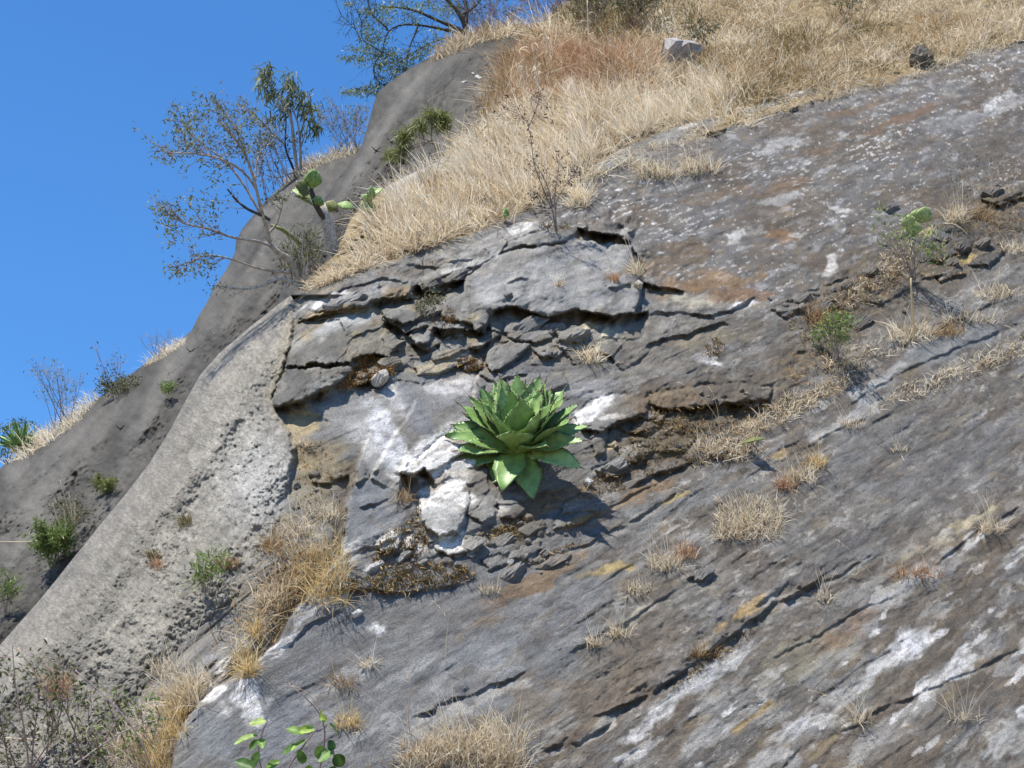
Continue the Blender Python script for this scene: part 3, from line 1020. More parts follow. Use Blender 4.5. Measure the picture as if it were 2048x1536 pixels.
n1 = fbm(S / .8, Uc / .3, 5, 210)
n2 = fbm(S / .6, Uc / .2, 6, 214)
n3 = fbm(S / 1.5, U / .8, 4, 218)
n4 = fbm(S / .42, Uc / .13, 5, 222)
BLUE = (.185, .188, .198)
WARM = (.205, .185, .155)
BROWN = (.105, .078, .052)
RUST = (.25, .135, .052)
OCHRE = (.32, .235, .11)
WHITE = (.60, .585, .57)
PALE = (.36, .365, .375)
DARK = (.085, .082, .082)
paint(sstep(-.1, .35, n1), BLUE, .7)
paint(sstep(.0, .4, -n1), WARM, .45)
lowright = sstep(-120, 260, (Y - (1500 - .62 * (X - 1000))))
paint(lowright, (.150, .146, .146), .7)
w6 = fbm(S / 1.1, Uc / .30, 6, 350)
w7 = fbm(S / .8, Uc / .18, 6, 356)
w8 = fbm(S / .32, Uc / .10, 5, 362)
paint(right_m * m_rk * sstep(.02, .08, w6), (.105, .088, .072), .75)
paint(right_m * m_rk * sstep(.12, .16, w7 - .3 * w6), (.20, .19, .18), .7)
paint(right_m * m_rk * sstep(.17, .20, w8 + .4 * w7), (.33, .32, .31), .7)
paint(right_m * m_rk * sstep(.20, .23, w8 - .5 * w6), (.065, .052, .042), .7)
paint(lowright * sstep(-.02, .06, n3 + .4 * w7), BROWN, .7)
paint(lowright * sstep(.14, .18, fbm(S / 1.0, Uc / .25, 6, 368)), (.28, .275, .27), .75)
paint(lowright * sstep(.22, .26, fbm(S / .9, Uc / .20, 6, 374) + .3 * n3), (.52, .51, .50), .85)
paint(lowright * sstep(.30, .40, fbm(S / .7, Uc / .18, 5, 230)), OCHRE, .28)
# upper right slab: brown film and rust over dark grey
paint(m_slab, (.135, .130, .130), .8)
paint(m_slab * sstep(-.12, .3, fbm(X / 150, Y / 60, 4, 240)), (.125, .096, .068), .8)
paint(m_slab * sstep(.12, .38, fbm(S / .5, Uc / .16, 4, 244)), (.17, .115, .065), .45)
paint(m_slab * sstep(.14, .36, n4), (.33, .33, .34), .75)
paint(m_slab * sstep(.25, .40, fbm(S / .14, Uc / .035, 4, 246) + .3 * n3), WHITE, .75)
paint(m_org, (.10, .078, .052), .75)
paint(m_org * sstep(.1, .3, fbm(X / 30, Y / 20, 4, 250)), (.21, .15, .07), .6)
paint(m_org * sstep(.08, .26, fbm(X / 16, Y / 12, 4, 254)), (.06, .05, .038), .8)
# smooth blue grey face in the middle, blue slab bottom left
paint(m_smooth, (.29, .292, .30), .85)
paint(m_smooth * sstep(.1, .35, n1), (.20, .21, .23), .6)
paint(m_smooth * sstep(.2, .4, fbm(S / .3, Uc / .16, 4, 258)), (.40, .39, .36), .6)
paint(m_low, (.160, .165, .178), .85)
paint(m_low * sstep(.12, .35, n1), (.23, .24, .26), .6)
paint(m_low * sstep(.18, .36, fbm(X / 60 - Y / 90, Y / 40 + X / 90, 5, 262)), (.10, .105, .115), .6)
paint(m_mid, (.235, .235, .235), .7)
paint(m_block * (1 - m_smooth), (.17, .165, .155), .7)
paint(m_block * (1 - m_smooth) * sstep(-.1, .3, jdv - .5), (.25, .245, .235), .6)
paint(m_block * (1 - m_smooth) * sstep(.12, .36, fbm(SB / .25, UB / .2, 4, 264)), (.28, .225, .13), .6)
# bright face of the two big blocks, brown weathering on their undersides
f_ = fbm(S / .12, Uc / .03, 4, 320)
f2_ = fbm(S / .5, Uc / .10, 5, 326)
f3_ = fbm(S / 1.0, Uc / .22, 6, 334)
vis_ = sstep(-.25, .3, fbm(S / 1.1, Uc / .4, 3, 338))
paint(m_rk * sstep(.04, .20, f3_) * (.3 + .7 * vis_) * (.5 + .5 * right_m), (.10, .074, .05), .68)
paint(m_rk * sstep(.10, .30, -f3_) * (.25 + .6 * right_m) * vis_, (.27, .262, .25), .35)
paint(m_rk * sstep(.30, .38, f2_ + .3 * f_) * (.1 + .6 * right_m) * vis_, (.46, .45, .44), .6)
paint(m_rk * sstep(.16, .30, -f2_ + .25 * f_), (.075, .068, .06), .45)
paint(m_rk * right_m * sstep(.24, .36, fbm(S / .5, Uc / .14, 5, 342)), (.27, .21, .12), .28)
P_ = [
    # x, y, rx, ry, angle (deg, up to the right), colour, strength, break-up
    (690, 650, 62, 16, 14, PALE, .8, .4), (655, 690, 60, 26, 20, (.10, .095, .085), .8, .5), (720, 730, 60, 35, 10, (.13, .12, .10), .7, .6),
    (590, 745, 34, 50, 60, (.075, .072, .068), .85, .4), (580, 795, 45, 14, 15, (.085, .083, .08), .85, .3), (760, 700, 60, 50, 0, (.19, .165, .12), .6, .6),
    (600, 850, 42, 30, 30, (.36, .28, .15), .75, .5), (590, 905, 26, 50, 70, (.38, .30, .17), .7, .5), (650, 940, 62, 70, 70, (.215, .175, .105), .85, .5),
    (640, 1010, 50, 60, 80, (.21, .18, .12), .7, .6), (720, 840, 44, 90, 62, (.27, .275, .285), .7, .5),
    (775, 880, 34, 100, 25, (.50, .505, .52), .95, .3), (800, 800, 26, 55, 35, (.46, .46, .47), .75, .5), (735, 890, 20, 60, 30, (.43, .43, .43), .7, .5),
    (840, 840, 22, 110, 25, (.175, .185, .21), .8, .4), (880, 770, 60, 40, 20, (.22, .225, .24), .8, .4), (905, 770, 55, 22, 10, WHITE, .55, .9),
    (730, 1000, 36, 70, 70, (.165, .178, .205), .8, .4), (720, 1060, 30, 60, 60, (.185, .195, .215), .85, .4), (690, 1110, 30, 30, 50, (.40, .41, .42), .6, .5),
    (860, 905, 100, 32, 36, (.72, .71, .69), .95, .3), (835, 930, 60, 9, 38, (.24, .23, .22), .5, .9), (900, 925, 60, 34, 30, (.62, .61, .59), .8, .6), (870, 1000, 40, 50, 70, (.60, .59, .57), .75, .6), (1160, 830, 30, 16, 38, (.6, .59, .57), .7, .6), (905, 880, 50, 9, 36, (.28, .26, .24), .6, .8),
    (900, 950, 60, 16, 20, (.45, .41, .36), .8, .6), (822, 975, 22, 26, 70, (.11, .09, .07), .9, .4), (870, 985, 34, 30, 30, (.31, .27, .22), .7, .6),
    (890, 985, 60, 18, 32, (.70, .69, .67), .95, .4), (885, 1035, 55, 46, 60, (.40, .395, .385), .9, .4), (905, 1050, 30, 20, 20, (.26, .26, .26), .6, .7),
    (935, 1000, 12, 40, 75, (.62, .60, .57), .8, .5), (985, 1015, 42, 26, 10, (.27, .26, .25), .7, .6), (1000, 1020, 20, 12, 0, (.48, .46, .43), .7, .6),
    (905, 1085, 70, 26, 12, (.62, .61, .58), .95, .3), (880, 1070, 22, 14, 0, (.58, .56, .53), .9, .5), (775, 1082, 34, 16, 30, (.52, .50, .46), .85, .5),
    (745, 1135, 24, 9, 35, (.6, .59, .57), .9, .4), (705, 1100, 30, 10, 40, (.5, .51, .53), .7, .5), (820, 1085, 14, 14, 0, (.50, .48, .45), .8, .5),
    (1000, 1070, 70, 20, 10, (.15, .125, .085), .7, .6), (1050, 1030, 55, 20, 20, (.10, .085, .065), .7, .6),
    (1190, 815, 58, 20, 38, (.68, .67, .65), .95, .4), (1225, 830, 24, 8, 10, (.55, .53, .5), .7, .6), (1180, 780, 60, 20, 12, (.30, .30, .31), .7, .5),
    (1270, 900, 40, 22, 20, (.36, .355, .34), .7, .6), (1225, 890, 14, 10, 0, (.52, .40, .22), .8, .4), (1215, 930, 60, 16, 18, (.25, .26, .25), .7, .6),
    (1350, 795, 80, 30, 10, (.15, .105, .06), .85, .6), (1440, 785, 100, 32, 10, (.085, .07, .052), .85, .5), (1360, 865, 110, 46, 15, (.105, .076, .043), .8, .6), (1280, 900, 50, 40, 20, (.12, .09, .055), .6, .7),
    (1180, 650, 30, 16, 30, (.52, .45, .30), .85, .4), (1210, 668, 26, 9, 60, (.55, .48, .33), .8, .4), (1220, 672, 50, 8, 42, (.44, .40, .32), .6, .6),
    (1120, 680, 60, 26, 10, (.19, .18, .165), .7, .5), (1060, 660, 40, 22, 0, (.20, .195, .19), .6, .5),
    (1390, 605, 60, 16, 0, (.38, .35, .29), .7, .7), (1490, 610, 32, 8, 12, WHITE, .85, .5), (1355, 600, 40, 14, 0, (.36, .34, .29), .6, .7),
    (1430, 670, 80, 20, 8, (.19, .165, .11), .6, .7), (1350, 720, 110, 30, 8, (.15, .135, .115), .6, .7), (1420, 715, 30, 10, 0, (.42, .42, .43), .6, .9),
    (1430, 728, 24, 6, -10, WHITE, .8, .6),
    (1480, 640, 0.1, .1, 0, RUST, 0, 0),
    (1340, 520, 120, 30, 14, (.17, .115, .062), .6, .8), (1420, 560, 110, 22, 10, (.24, .145, .06), .65, .8), (1480, 590, 80, 14, 8, (.23, .12, .05), .6, .7),
    (1560, 470, 14, 34, 80, (.25, .13, .05), .6, .6), (1820, 230, 90, 12, 24, (.17, .10, .055), .8, .6), (1700, 220, 60, 9, 12, (.17, .11, .06), .7, .6),
    (1560, 375, 80, 14, 14, (.18, .11, .06), .7, .7), (1430, 390, 70, 12, 14, (.16, .11, .065), .6, .7), (1640, 300, 60, 10, 12, (.15, .10, .06), .7, .7),
    (1465, 480, 30, 14, 20, WHITE, .6, 1.0), (1560, 290, 60, 12, 16, (.42, .42, .43), .6, 1.0), (1980, 220, 70, 16, 20, (.40, .40, .41), .6, .9),
    (2000, 200, 50, 8, 38, WHITE, .6, .9), (1560, 400, 60, 10, 14, (.38, .38, .39), .5, 1.0), (1680, 420, 20, 6, 0, WHITE, .6, .8),
    (1660, 530, 24, 12, 60, (.58, .56, .53), .75, .7), (1595, 470, 14, 7, 0, (.5, .49, .47), .6, .7),
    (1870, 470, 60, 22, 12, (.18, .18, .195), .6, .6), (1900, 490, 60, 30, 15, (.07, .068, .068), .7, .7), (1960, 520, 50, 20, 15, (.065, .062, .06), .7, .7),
    (1860, 465, 30, 9, 10, (.5, .42, .2), .7, .6), (1930, 515, 30, 8, 15, (.42, .32, .13), .7, .7), (1970, 420, 80, 26, 22, (.13, .095, .05), .8, .7),
    (1980, 300, 110, 40, 20, (.105, .09, .07), .6, .8), (1900, 250, 80, 20, 18, (.20, .20, .21), .6, .7),
    (1100, 1010, 130, 16, 24, (.22, .145, .075), .7, .8), (1250, 1010, 150, 16, 28, (.24, .15, .075), .65, .8), (1050, 1170, 120, 24, 30, (.23, .15, .08), .75, .8),
    (1180, 1060, 160, 20, 27, (.155, .16, .17), .6, .7), (1300, 1040, 120, 9, 28, (.21, .21, .21), .8, .4), (1230, 1137, 62, 10, 10, (.38, .285, .12), .85, .7),
    (1205, 1141, 30, 6, 12, (.36, .30, .17), .7, .8), (1155, 1040, 30, 12, 18, (.28, .19, .07), .8, .5), (1350, 1000, 40, 6, 20, (.40, .30, .12), .6, .7),
    (1120, 1330, 110, 60, 34, (.15, .155, .165), .6, .6), (1230, 1370, 150, 60, 36, (.125, .096, .07), .8, .6), (1250, 1290, 120, 50, 34, (.13, .11, .09), .6, .7),
    (1060, 1400, 60, 60, 50, (.17, .13, .085), .6, .7), (1280, 1230, 60, 12, 30, (.45, .41, .34), .6, .8), (1500, 1210, 70, 10, 36, (.42, .28, .10), .6, .8),
    (1360, 1390, 130, 16, 42, (.50, .495, .49), .75, .7), (1300, 1440, 70, 14, 42, (.52, .51, .50), .75, .8), (1450, 1330, 90, 12, 40, (.42, .42, .43), .6, .8),
    (1560, 1335, 30, 12, 20, (.60, .60, .60), .8, .7), (1810, 1290, 48, 30, 38, (.50, .50, .515), .9, .5), (1760, 1330, 60, 14, 40, (.40, .40, .41), .6, .8),
    (1620, 1310, 110, 40, 26, (.22, .20, .15), .7, .7), (1700, 1380, 140, 16, 34, (.45, .445, .44), .6, .9), (1800, 1180, 170, 16, 34, (.36, .36, .37), .6, .9),
    (1880, 1080, 90, 12, 28, (.45, .40, .31), .6, .8), (1960, 1030, 60, 10, 24, (.50, .43, .28), .7, .7), (1700, 1260, 100, 20, 30, (.22, .125, .065), .5, .8),
    (1990, 1320, 60, 16, 30, (.11, .085, .06), .7, .6), (1900, 1440, 130, 30, 26, (.095, .09, .085), .7, .6), (2010, 1480, 60, 24, 30, (.42, .42, .42), .6, 1.0),
    (1560, 1500, 90, 30, 40, (.40, .40, .41), .6, 1.0), (1500, 1440, 60, 10, 40, (.40, .27, .09), .6, .8), (1400, 1480, 60, 20, 40, (.36, .36, .37), .6, 1.0),
    (1700, 1100, 160, 30, 26, (.105, .102, .105), .6, .5), (1900, 930, 180, 60, 24, (.115, .112, .115), .6, .6), (1750, 900, 160, 60, 26, (.12, .118, .12), .5, .6),
    (1700, 830, 70, 20, 30, (.42, .42, .43), .55, 1.0), (1500, 920, 70, 10, 26, (.33, .33, .34), .5, .9), (1840, 800, 110, 22, 24, (.14, .125, .11), .5, .8),
    (1900, 690, 120, 30, 22, (.19, .20, .215), .7, .6), (1760, 760, 60, 14, 26, (.40, .40, .41), .6, .9), (1560, 905, 40, 8, 20, (.42, .30, .13), .6, .7),
    (1000, 480, 120, 16, 16, (.34, .33, .32), .7, .8), (880, 520, 90, 14, 14, (.30, .295, .29), .7, .8), (820, 540, 80, 12, 16, (.18, .14, .10), .6, .8),
    (1030, 460, 40, 9, 16, WHITE, .75, .8), (930, 530, 70, 10, 16, (.44, .43, .42), .7, .9), (640, 605, 36, 12, 30, (.56, .56, .56), .75, .7),
    (680, 590, 30, 10, 20, (.50, .50, .51), .7, .8), (735, 590, 30, 14, 10, (.36, .36, .37), .6, .8), (800, 580, 40, 14, 14, (.26, .19, .11), .7, .7),
    (670, 625, 60, 8, 10, (.33, .25, .12), .7, .6), (720, 627, 40, 6, 4, (.42, .33, .17), .7, .5), (960, 575, 30, 40, 30, (.33, .335, .35), .6, .6),
    (890, 720, 40, 16, 20, (.40, .33, .22), .6, .7), (860, 740, 34, 12, 10, (.42, .36, .25), .6, .6), (900, 680, 34, 26, 10, (.24, .225, .20), .6, .5),
    (960, 690, 16, 10, 0, (.45, .42, .36), .6, .5), (1010, 720, 36, 22, 0, (.15, .145, .145), .7, .4), (1080, 740, 80, 16, 8, (.155, .165, .185), .8, .4),
    (500, 1400, 32, 70, 22, (.56, .555, .55), .9, .7), (420, 1380, 26, 44, 35, (.60, .59, .58), .85, .7), (445, 1340, 30, 12, 60, (.55, .53, .51), .8, .6),
    (560, 1290, 60, 12, 40, (.52, .515, .51), .8, .9), (600, 1250, 50, 12, 45, (.46, .46, .46), .7, .9), (640, 1210, 60, 14, 30, (.50, .50, .50), .7, .9),
    (760, 1260, 24, 14, 10, (.62, .62, .63), .85, .7), (700, 1350, 120, 14, 30, (.42, .42, .43), .6, .9), (820, 1340, 80, 12, 30, (.40, .40, .41), .5, .9),
    (900, 1430, 140, 16, 24, (.40, .39, .38), .6, 1.0), (760, 1450, 90, 16, 34, (.33, .335, .35), .6, .9), (880, 1250, 140, 50, 20, (.17, .165, .165), .6, .6),
    (560, 1450, 90, 40, 45, (.155, .168, .195), .7, .4), (430, 1470, 40, 60, 40, (.165, .178, .20), .7, .4), (430, 1530, 50, 14, 0, (.09, .085, .08), .7, .5),
    (960, 1240, 70, 14, 26, (.21, .15, .09), .6, .8), (950, 1300, 90, 20, 30, (.20, .21, .23), .6, .7), (1130, 1480, 60, 14, 30, (.12, .09, .065), .8, .5),
    (1290, 345, 120, 12, 18, (.24, .215, .18), .5, .8), (1230, 330, 40, 10, 32, (.22, .225, .235), .7, .5), (1340, 280, 40, 8, 24, (.24, .24, .245), .7, .5),
    (1380, 250, 24, 9, 30, (.46, .45, .44), .8, .5), (1590, 186, 26, 5, 8, (.52, .51, .50), .8, .6),
    (860, 325, 44, 16, 26, (.44, .44, .45), .9, .6), (820, 350, 40, 12, 30, (.34, .335, .33), .8, .6),
]
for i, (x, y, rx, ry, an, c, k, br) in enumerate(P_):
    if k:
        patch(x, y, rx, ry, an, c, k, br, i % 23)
# soil that has gathered in hollows of the relief
soil_m = m_rk * sstep(-.03, -.12, D_rock - .16 * big - .03)
paint(soil_m, (.12, .085, .048), .55)

# sprayed concrete: pale, weathered in places, darker where it runs up under the ridge
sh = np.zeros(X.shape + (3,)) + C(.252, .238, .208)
sn = fbm(X / 170 + Y / 210, Y / 200 - X / 400, 4, 300)
sh = sh * (1 + .30 * sn)[..., None]
k_ = sstep(.0, .40, fbm(saw / .34, SF / 3.2, 4, 304))[..., None] * .8
sh = sh * (1 - k_) + C(.135, .128, .112) * k_
k_ = (sstep(.0, .25, fbm(saw / .16 + 9, SF / 2.6, 4, 307)) * .45 * sstep(-.3, .2, sn))[..., None]
sh = sh * (1 - k_) + C(.33, .305, .26) * k_
k_ = (sstep(.05, .28, fbm(saw / .12 + 4, SF / 2.2, 4, 309)) * .5)[..., None]
sh = sh * (1 - k_) + C(.125, .118, .105) * k_
k_ = (np.clip(drape - .15, 0, 1) * .55)[..., None]  # fold crests painted paler, as if the sun caught them
sh = sh * (1 - k_) + C(.31, .29, .25) * k_
k_ = (np.exp(-(((X - 520) / 75) ** 2 + ((Y - 960) / 100) ** 2)) * .7)[..., None]  # strongly sunlit zone painted into the concrete colour
sh = sh * (1 - k_) + C(.47, .465, .45) * k_
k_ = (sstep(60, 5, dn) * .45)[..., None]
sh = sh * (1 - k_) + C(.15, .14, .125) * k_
k_ = (sstep(30, -10, SHOT(Y) - X) * sstep(560, 700, Y) * sstep(900, 840, Y) * .5)[..., None]
sh = sh * (1 - k_) + C(.33, .27, .165) * k_

gr = np.zeros(X.shape + (3,)) + C(.215, .165, .095)
gn = fbm(X / 60, Y / 30, 4, 310)
gr = gr * (1 + .45 * gn)[..., None]
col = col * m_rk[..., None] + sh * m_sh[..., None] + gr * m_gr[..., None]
calm = 1 - .7 * np.clip(m_low * (1 - right_m) + m_smooth + m_mid, 0, 1)
gz = np.exp(m_rk * calm * ((.10 + .12 * vis_) * f_ + .12 * f2_) + m_sh * (.45 * fbm(SA / .03, SF / .03, 3, 330) + .35 * fbm(SA / .09, SF / .10, 4, 331)))
gz = gz * (1 - .30 * m_rk * sstep(.26, .40, -f_ - .3 * f2_))
wht = sstep(.28, .48, col.mean(-1))[..., None]
col = col * gz[..., None] * (1 + m_rk[..., None] * (C(-.09, -.115, -.185) * (1 - wht) + C(.12, .105, .08) * wht))
ch_ = sstep(.0, .22, fbm(S / .16, Uc / .05, 5, 380)) * .55 + sstep(.10, .2, fbm(S / .05, Uc / .03, 4, 386)) * .35
col = col * (1 - (m_rk * np.clip(ch_, 0, .8))[..., None] * wht * C(.62, .64, .67))
col = col * (1 - .10 * m_sh[..., None] + m_sh[..., None] * C(.0, -.015, -.04))
col = np.clip(col, .015, .8)
fleck = .75 * np.clip(.15 + .9 * m_slab + .75 * lowright + .4 * m_smooth - .8 * m_org, 0, 1) * m_rk * np.clip(.45 + 1.2 * n3 + .6 * n1, 0, 1)
strat = np.stack([S, U, np.zeros_like(S)], -1)
strat_sh = np.stack([SA, SF, np.zeros_like(S)], -1)
zf = np.zeros_like(S)

k_gr = m_gr > .5
k_sh = (m_sh > .5) & ~k_gr
k_rk = ~k_gr & ~k_sh
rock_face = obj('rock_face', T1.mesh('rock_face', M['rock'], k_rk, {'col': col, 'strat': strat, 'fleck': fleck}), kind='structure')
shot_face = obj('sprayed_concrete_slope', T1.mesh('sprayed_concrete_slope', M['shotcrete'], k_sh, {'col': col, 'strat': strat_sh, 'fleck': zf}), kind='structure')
grass_slope = obj('grassy_slope', T1.mesh('grassy_slope', M['soil'], k_gr, {'col': col, 'strat': strat, 'fleck': zf}), kind='structure')

# ---------------------------------------------------------------- the darker ridge behind, and the dark knob above it
def ridge(name, left, rows, right, n, x0, y0, t0, wid, rad, seed, tone, ncol, lines=()):
    sh_ = Sheet(rows, left, right, ncol)
    Xs, Ys = sh_.X, sh_.Y
    T_ = 1 / plane_q(Xs, Ys, n, x0, y0, t0)
    d = np.minimum(Xs - left(Ys), edge_distance(Xs, Ys, left, 200))
    u_ = np.clip(1 - d / wid, 0, 1)
    T_ = T_ + rad * (1 - np.sqrt(np.clip(1 - u_ * u_, 0, 1)))
    sc = t0 / F
    a = (Xs * .80 + Ys * .60) * sc
    b = (Xs * -.60 + Ys * .80) * sc
    aw = a + .16 * fbm(a / 1.0, b / 2.4, 3, seed)
    fold_ = ridged(aw / 1.25 + seed, b / 7.5, 2, seed + 3)
    d_ = .45 * fold_ + .22 * fbm(a / 1.4, b / 2.2, 3, seed + 5) + .10 * fbm(a / .34, b / .40, 4, seed + 9) + .04 * fbm(a / .075, b / .07, 3, seed + 12)
    d_ = d_ + .045 * fbm(a / .12, b / .10, 4, seed + 31)
    d_ = d_ + .034 * (1 - worley(a / .11, b / .10, seed % 7)[0]) + .016 * (1 - worley(a / .05, b / .045, seed % 5)[0])
    drp = np.zeros(Xs.shape)
    xw_ = Xs + 14 * fbm(Xs / 60, Ys / 60, 3, seed + 41)
    yw_ = Ys + 14 * fbm(Xs / 60, Ys / 60, 3, seed + 45)
    for (pts, h, wd_) in lines:
        sd, al = poly_sd(xw_, yw_, pts)
        wd_ = wd_ * 1.4
        g_ = np.exp(-(sd / wd_) ** 2) * sstep(0, .2, al) * sstep(0, .2, 1 - al)
        d_ = d_ + h * .75 * g_
        drp = np.maximum(drp, g_)
    d_ = d_ - .035 * sstep(.15, .45, fbm(a / .05, b / .045, 2, seed + 16)) * sstep(-.2, .2, fbm(a / .7, b / .7, 3, seed + 18))
    sh_.finish(T_ - d_ * sstep(0, 12, d + 3))
    c = np.zeros(Xs.shape + (3,)) + C(*tone)
    c = c * np.exp(.75 * fbm(aw / .8, b / 2.4, 6, seed + 20) + .6 * fbm(a / .12, b / .12, 5, seed + 29))[..., None]
    k = (sstep(.0, .3, fbm(aw / .38, b / 3.5, 5, seed + 24)) * .75)[..., None]
    c = c * (1 - k) + C(.052, .047, .042) * k
    k = (np.clip(drp - .05, 0, 1) * .7 * np.clip(.6 + 1.2 * fbm(a / .2, b / 1.2, 4, seed + 51), 0, 1))[..., None]  # highlights along the folds, put into the colour
    c = c * (1 - k) + C(.22, .202, .175) * k
    return sh_, np.clip(c * C(.76, .775, .79), .02, .6), np.stack([a, b, 0 * a], -1)


LEFT2 = curve([(790, 240), (712, 300), (672, 306), (640, 318), (612, 334), (590, 352), (560, 375), (530, 402), (505, 432), (484, 458), (472, 482), (470, 505), (452, 540),
               (430, 572), (412, 608), (398, 630), (384, 660), (362, 680), (330, 702), (300, 720), (262, 748), (230, 772), (190, 800), (152, 832),
               (122, 856), (96, 868), (50, 905), (0, 936), (-60, 975), (-200, 1070), (-500, 1260), (-900, 1700)], 1)
r2 = np.concatenate([np.arange(240, 1300, 2.6), np.linspace(1310, 1700, 20)])
S2, c2_, st2 = ridge('ridge', LEFT2, r2, lambda y: np.maximum(LEFT1(y) + 150, LEFT2(y) + 200), (-.42, -.70, .58), 300, 850, 28.0, 110, 2.2, 400, (.098, .090, .078), 300, [
    ([(398, 640), (350, 730), (290, 840), (230, 935)], .25, 20), ([(310, 750), (215, 845), (110, 970), (0, 1085)], .28, 26), ([(335, 790), (255, 950), (150, 1085), (50, 1190)], .25, 24), ([(470, 510), (432, 600), (400, 690)], .25, 22),
    ([(610, 362), (530, 480), (470, 600), (410, 690)], .30, 26), ([(690, 350), (610, 470), (560, 560), (480, 660)], .25, 22), ([(200, 830), (100, 920), (0, 1000)], .2, 18), ([(260, 790), (170, 900), (60, 1030)], .2, 14),
    ([(360, 720), (310, 830), (260, 900)], .15, 10), ([(560, 400), (500, 500), (460, 560)], .2, 14), ([(60, 920), (0, 965)], .15, 12), ([(120, 1000), (60, 1090), (0, 1150)], .2, 20)])
dark_ridge = obj('dark_ridge', S2.mesh('dark_ridge', M['shotcrete'], None, {'col': c2_, 'strat': st2, 'fleck': np.zeros(S2.X.shape)}), kind='structure')

LEFT3 = curve([(1160, 40), (1066, 54), (1020, 57), (980, 62), (950, 72), (922, 82), (900, 92), (880, 105), (845, 122), (802, 148), (775, 168), (755, 186), (748, 205), (744, 220),
               (735, 255), (724, 288), (708, 318), (690, 345), (668, 372), (652, 392), (640, 412), (626, 436), (610, 466), (592, 505), (575, 545), (560, 590), (540, 640)], 1)
r3 = np.concatenate([np.arange(40, 640, 2.4)])
S3, c3_, st3 = ridge('knob', LEFT3, r3, lambda y: np.maximum(LEFT1(y) + 120, 780 + 0 * y), (.02, -.70, .71), 800, 250, 28.0, 60, 1.3, 500, (.092, .084, .072), 240, [
    ([(890, 108), (800, 200), (745, 300), (690, 375), (620, 460)], .28, 22), ([(990, 75), (885, 180), (815, 275), (740, 350)], .25, 26), ([(765, 182), (750, 260), (720, 330)], .2, 14), ([(940, 90), (850, 170), (790, 240)], .2, 12), ([(1000, 150), (930, 230), (850, 320)], .22, 24),
    ([(720, 330), (660, 410), (620, 500)], .25, 14)])
k = (np.exp(-(((S3.X - 925) / 40) ** 2 + ((S3.Y - 140) / 18) ** 2)) * .5)[..., None]
c3_ = c3_ * (1 - k) + C(.07, .065, .06) * k
dark_knob = obj('dark_outcrop', S3.mesh('dark_outcrop', M['shotcrete'], None, {'col': c3_, 'strat': st3, 'fleck': np.zeros(S3.X.shape)}), kind='structure')

gme = mesh_np('ground', [(-150, -60, 0), (150, -60, 0), (150, 240, 0), (-150, 240, 0)], [[0, 1, 2, 3]], None, M['ground'], False, {'tint': np.full(4, .5)})
obj('ground', gme, kind='structure')
print('depths', [(yy, float(T1.P[T1.idx(LEFT1(yy)+30,yy)[0][0],5][1]), float(S3.p(LEFT1(yy)+30,yy)[1])) for yy in (60,100,150,200,250,300,350,400)], 'S2', [(yy,float(S3.p(LEFT3(yy)+5,yy)[1]),float(S2.p(LEFT3(yy)+5,yy)[1])) for yy in (320,360,420,500)],
)
COLS = col

# ---------------------------------------------------------------- stones that stand apart from the face
def chunk(size, seed, planes=11, flat=1.0):
    """an angular stone: a ball cut by random planes, then split along its edges"""
    r = np.random.default_rng(seed)
    ax_ = np.concatenate([np.eye(3), -np.eye(3)])
    nn = norm(np.concatenate([ax_ + r.normal(size=(6, 3)) * .22, r.normal(size=(planes - 6, 3))]))
    dd = np.concatenate([r.uniform(.48, .64, 6), r.uniform(.60, .80, planes - 6)])
    th = np.linspace(0, 2 * np.pi, 15)[:-1]
    ph = np.linspace(0, np.pi, 9)
    v = [[0, 0, 1]] + [[math.sin(p) * math.cos(t_ + p), math.sin(p) * math.sin(t_ + p), math.cos(p)] for p in ph[1:-1] for t_ in th] + [[0, 0, -1]]
    v = np.array(v, float)
    k = np.max(np.maximum(v @ nn.T, 1e-3) / dd, axis=1)
    v = v / np.maximum(k, 1.0)[:, None] * 1.6
    v += .012 * r.normal(size=v.shape)
    n = len(th)
    tr = [[0, 1 + i, 1 + (i + 1) % n] for i in range(n)]
    qd = []
    for a in range(len(ph) - 3):
        for i in range(n):
            o_ = 1 + a * n
            qd.append([o_ + i, o_ + n + i, o_ + n + (i + 1) % n, o_ + (i + 1) % n])
    o_ = 1 + (len(ph) - 3) * n
    e = len(v) - 1
    tr += [[o_ + i, e, o_ + (i + 1) % n] for i in range(n)]
    return v * np.asarray(size), qd, tr


FR = np.stack([dS, norm(np.cross(dU, dS)), dU])      # rows: along the beds, out of the face, across the beds
FR[1] *= -1 if FR[1] @ FWD > 0 else 1


def stone(name, px, py, size, colr, seed, parent=None, sink=.35, sheet=None, mat=None, **props):
    sheet = sheet or T1
    p = sheet.p(px, py)
    v, qd, tr = chunk(size, seed)
    v = v @ FR
    depth_dir = -ray(px, py)
    p = p + norm(depth_dir) * size[1] * (1 - 2 * sink)
    r = np.random.default_rng(seed + 1)
    if parent is not None:
        r_, c_ = T1.idx(px, py)
        loc_ = COLS[max(r_[0] - 8, 0):r_[0] + 9, max(c_[0] - 8, 0):c_[0] + 9].mean((0, 1))
        colr = np.array(colr) * .45 + loc_ * .55
    cc = np.broadcast_to(np.array(colr) * r.uniform(.85, 1.15), v.shape) * (1 + .15 * r.normal(size=(len(v), 1)))
    w_ = v + p
    me = mesh_np(name, v, qd, tr, mat or M['rock'], False,
                 {'col': np.clip(cc, .02, .75), 'strat': np.stack([w_ @ dS, w_ @ dU, w_ @ FR[1]], -1), 'fleck': np.full(len(v), .25)})
    o = obj(name, me, parent, p)
    for k, v_ in props.items():
        o[k] = v_
    return o


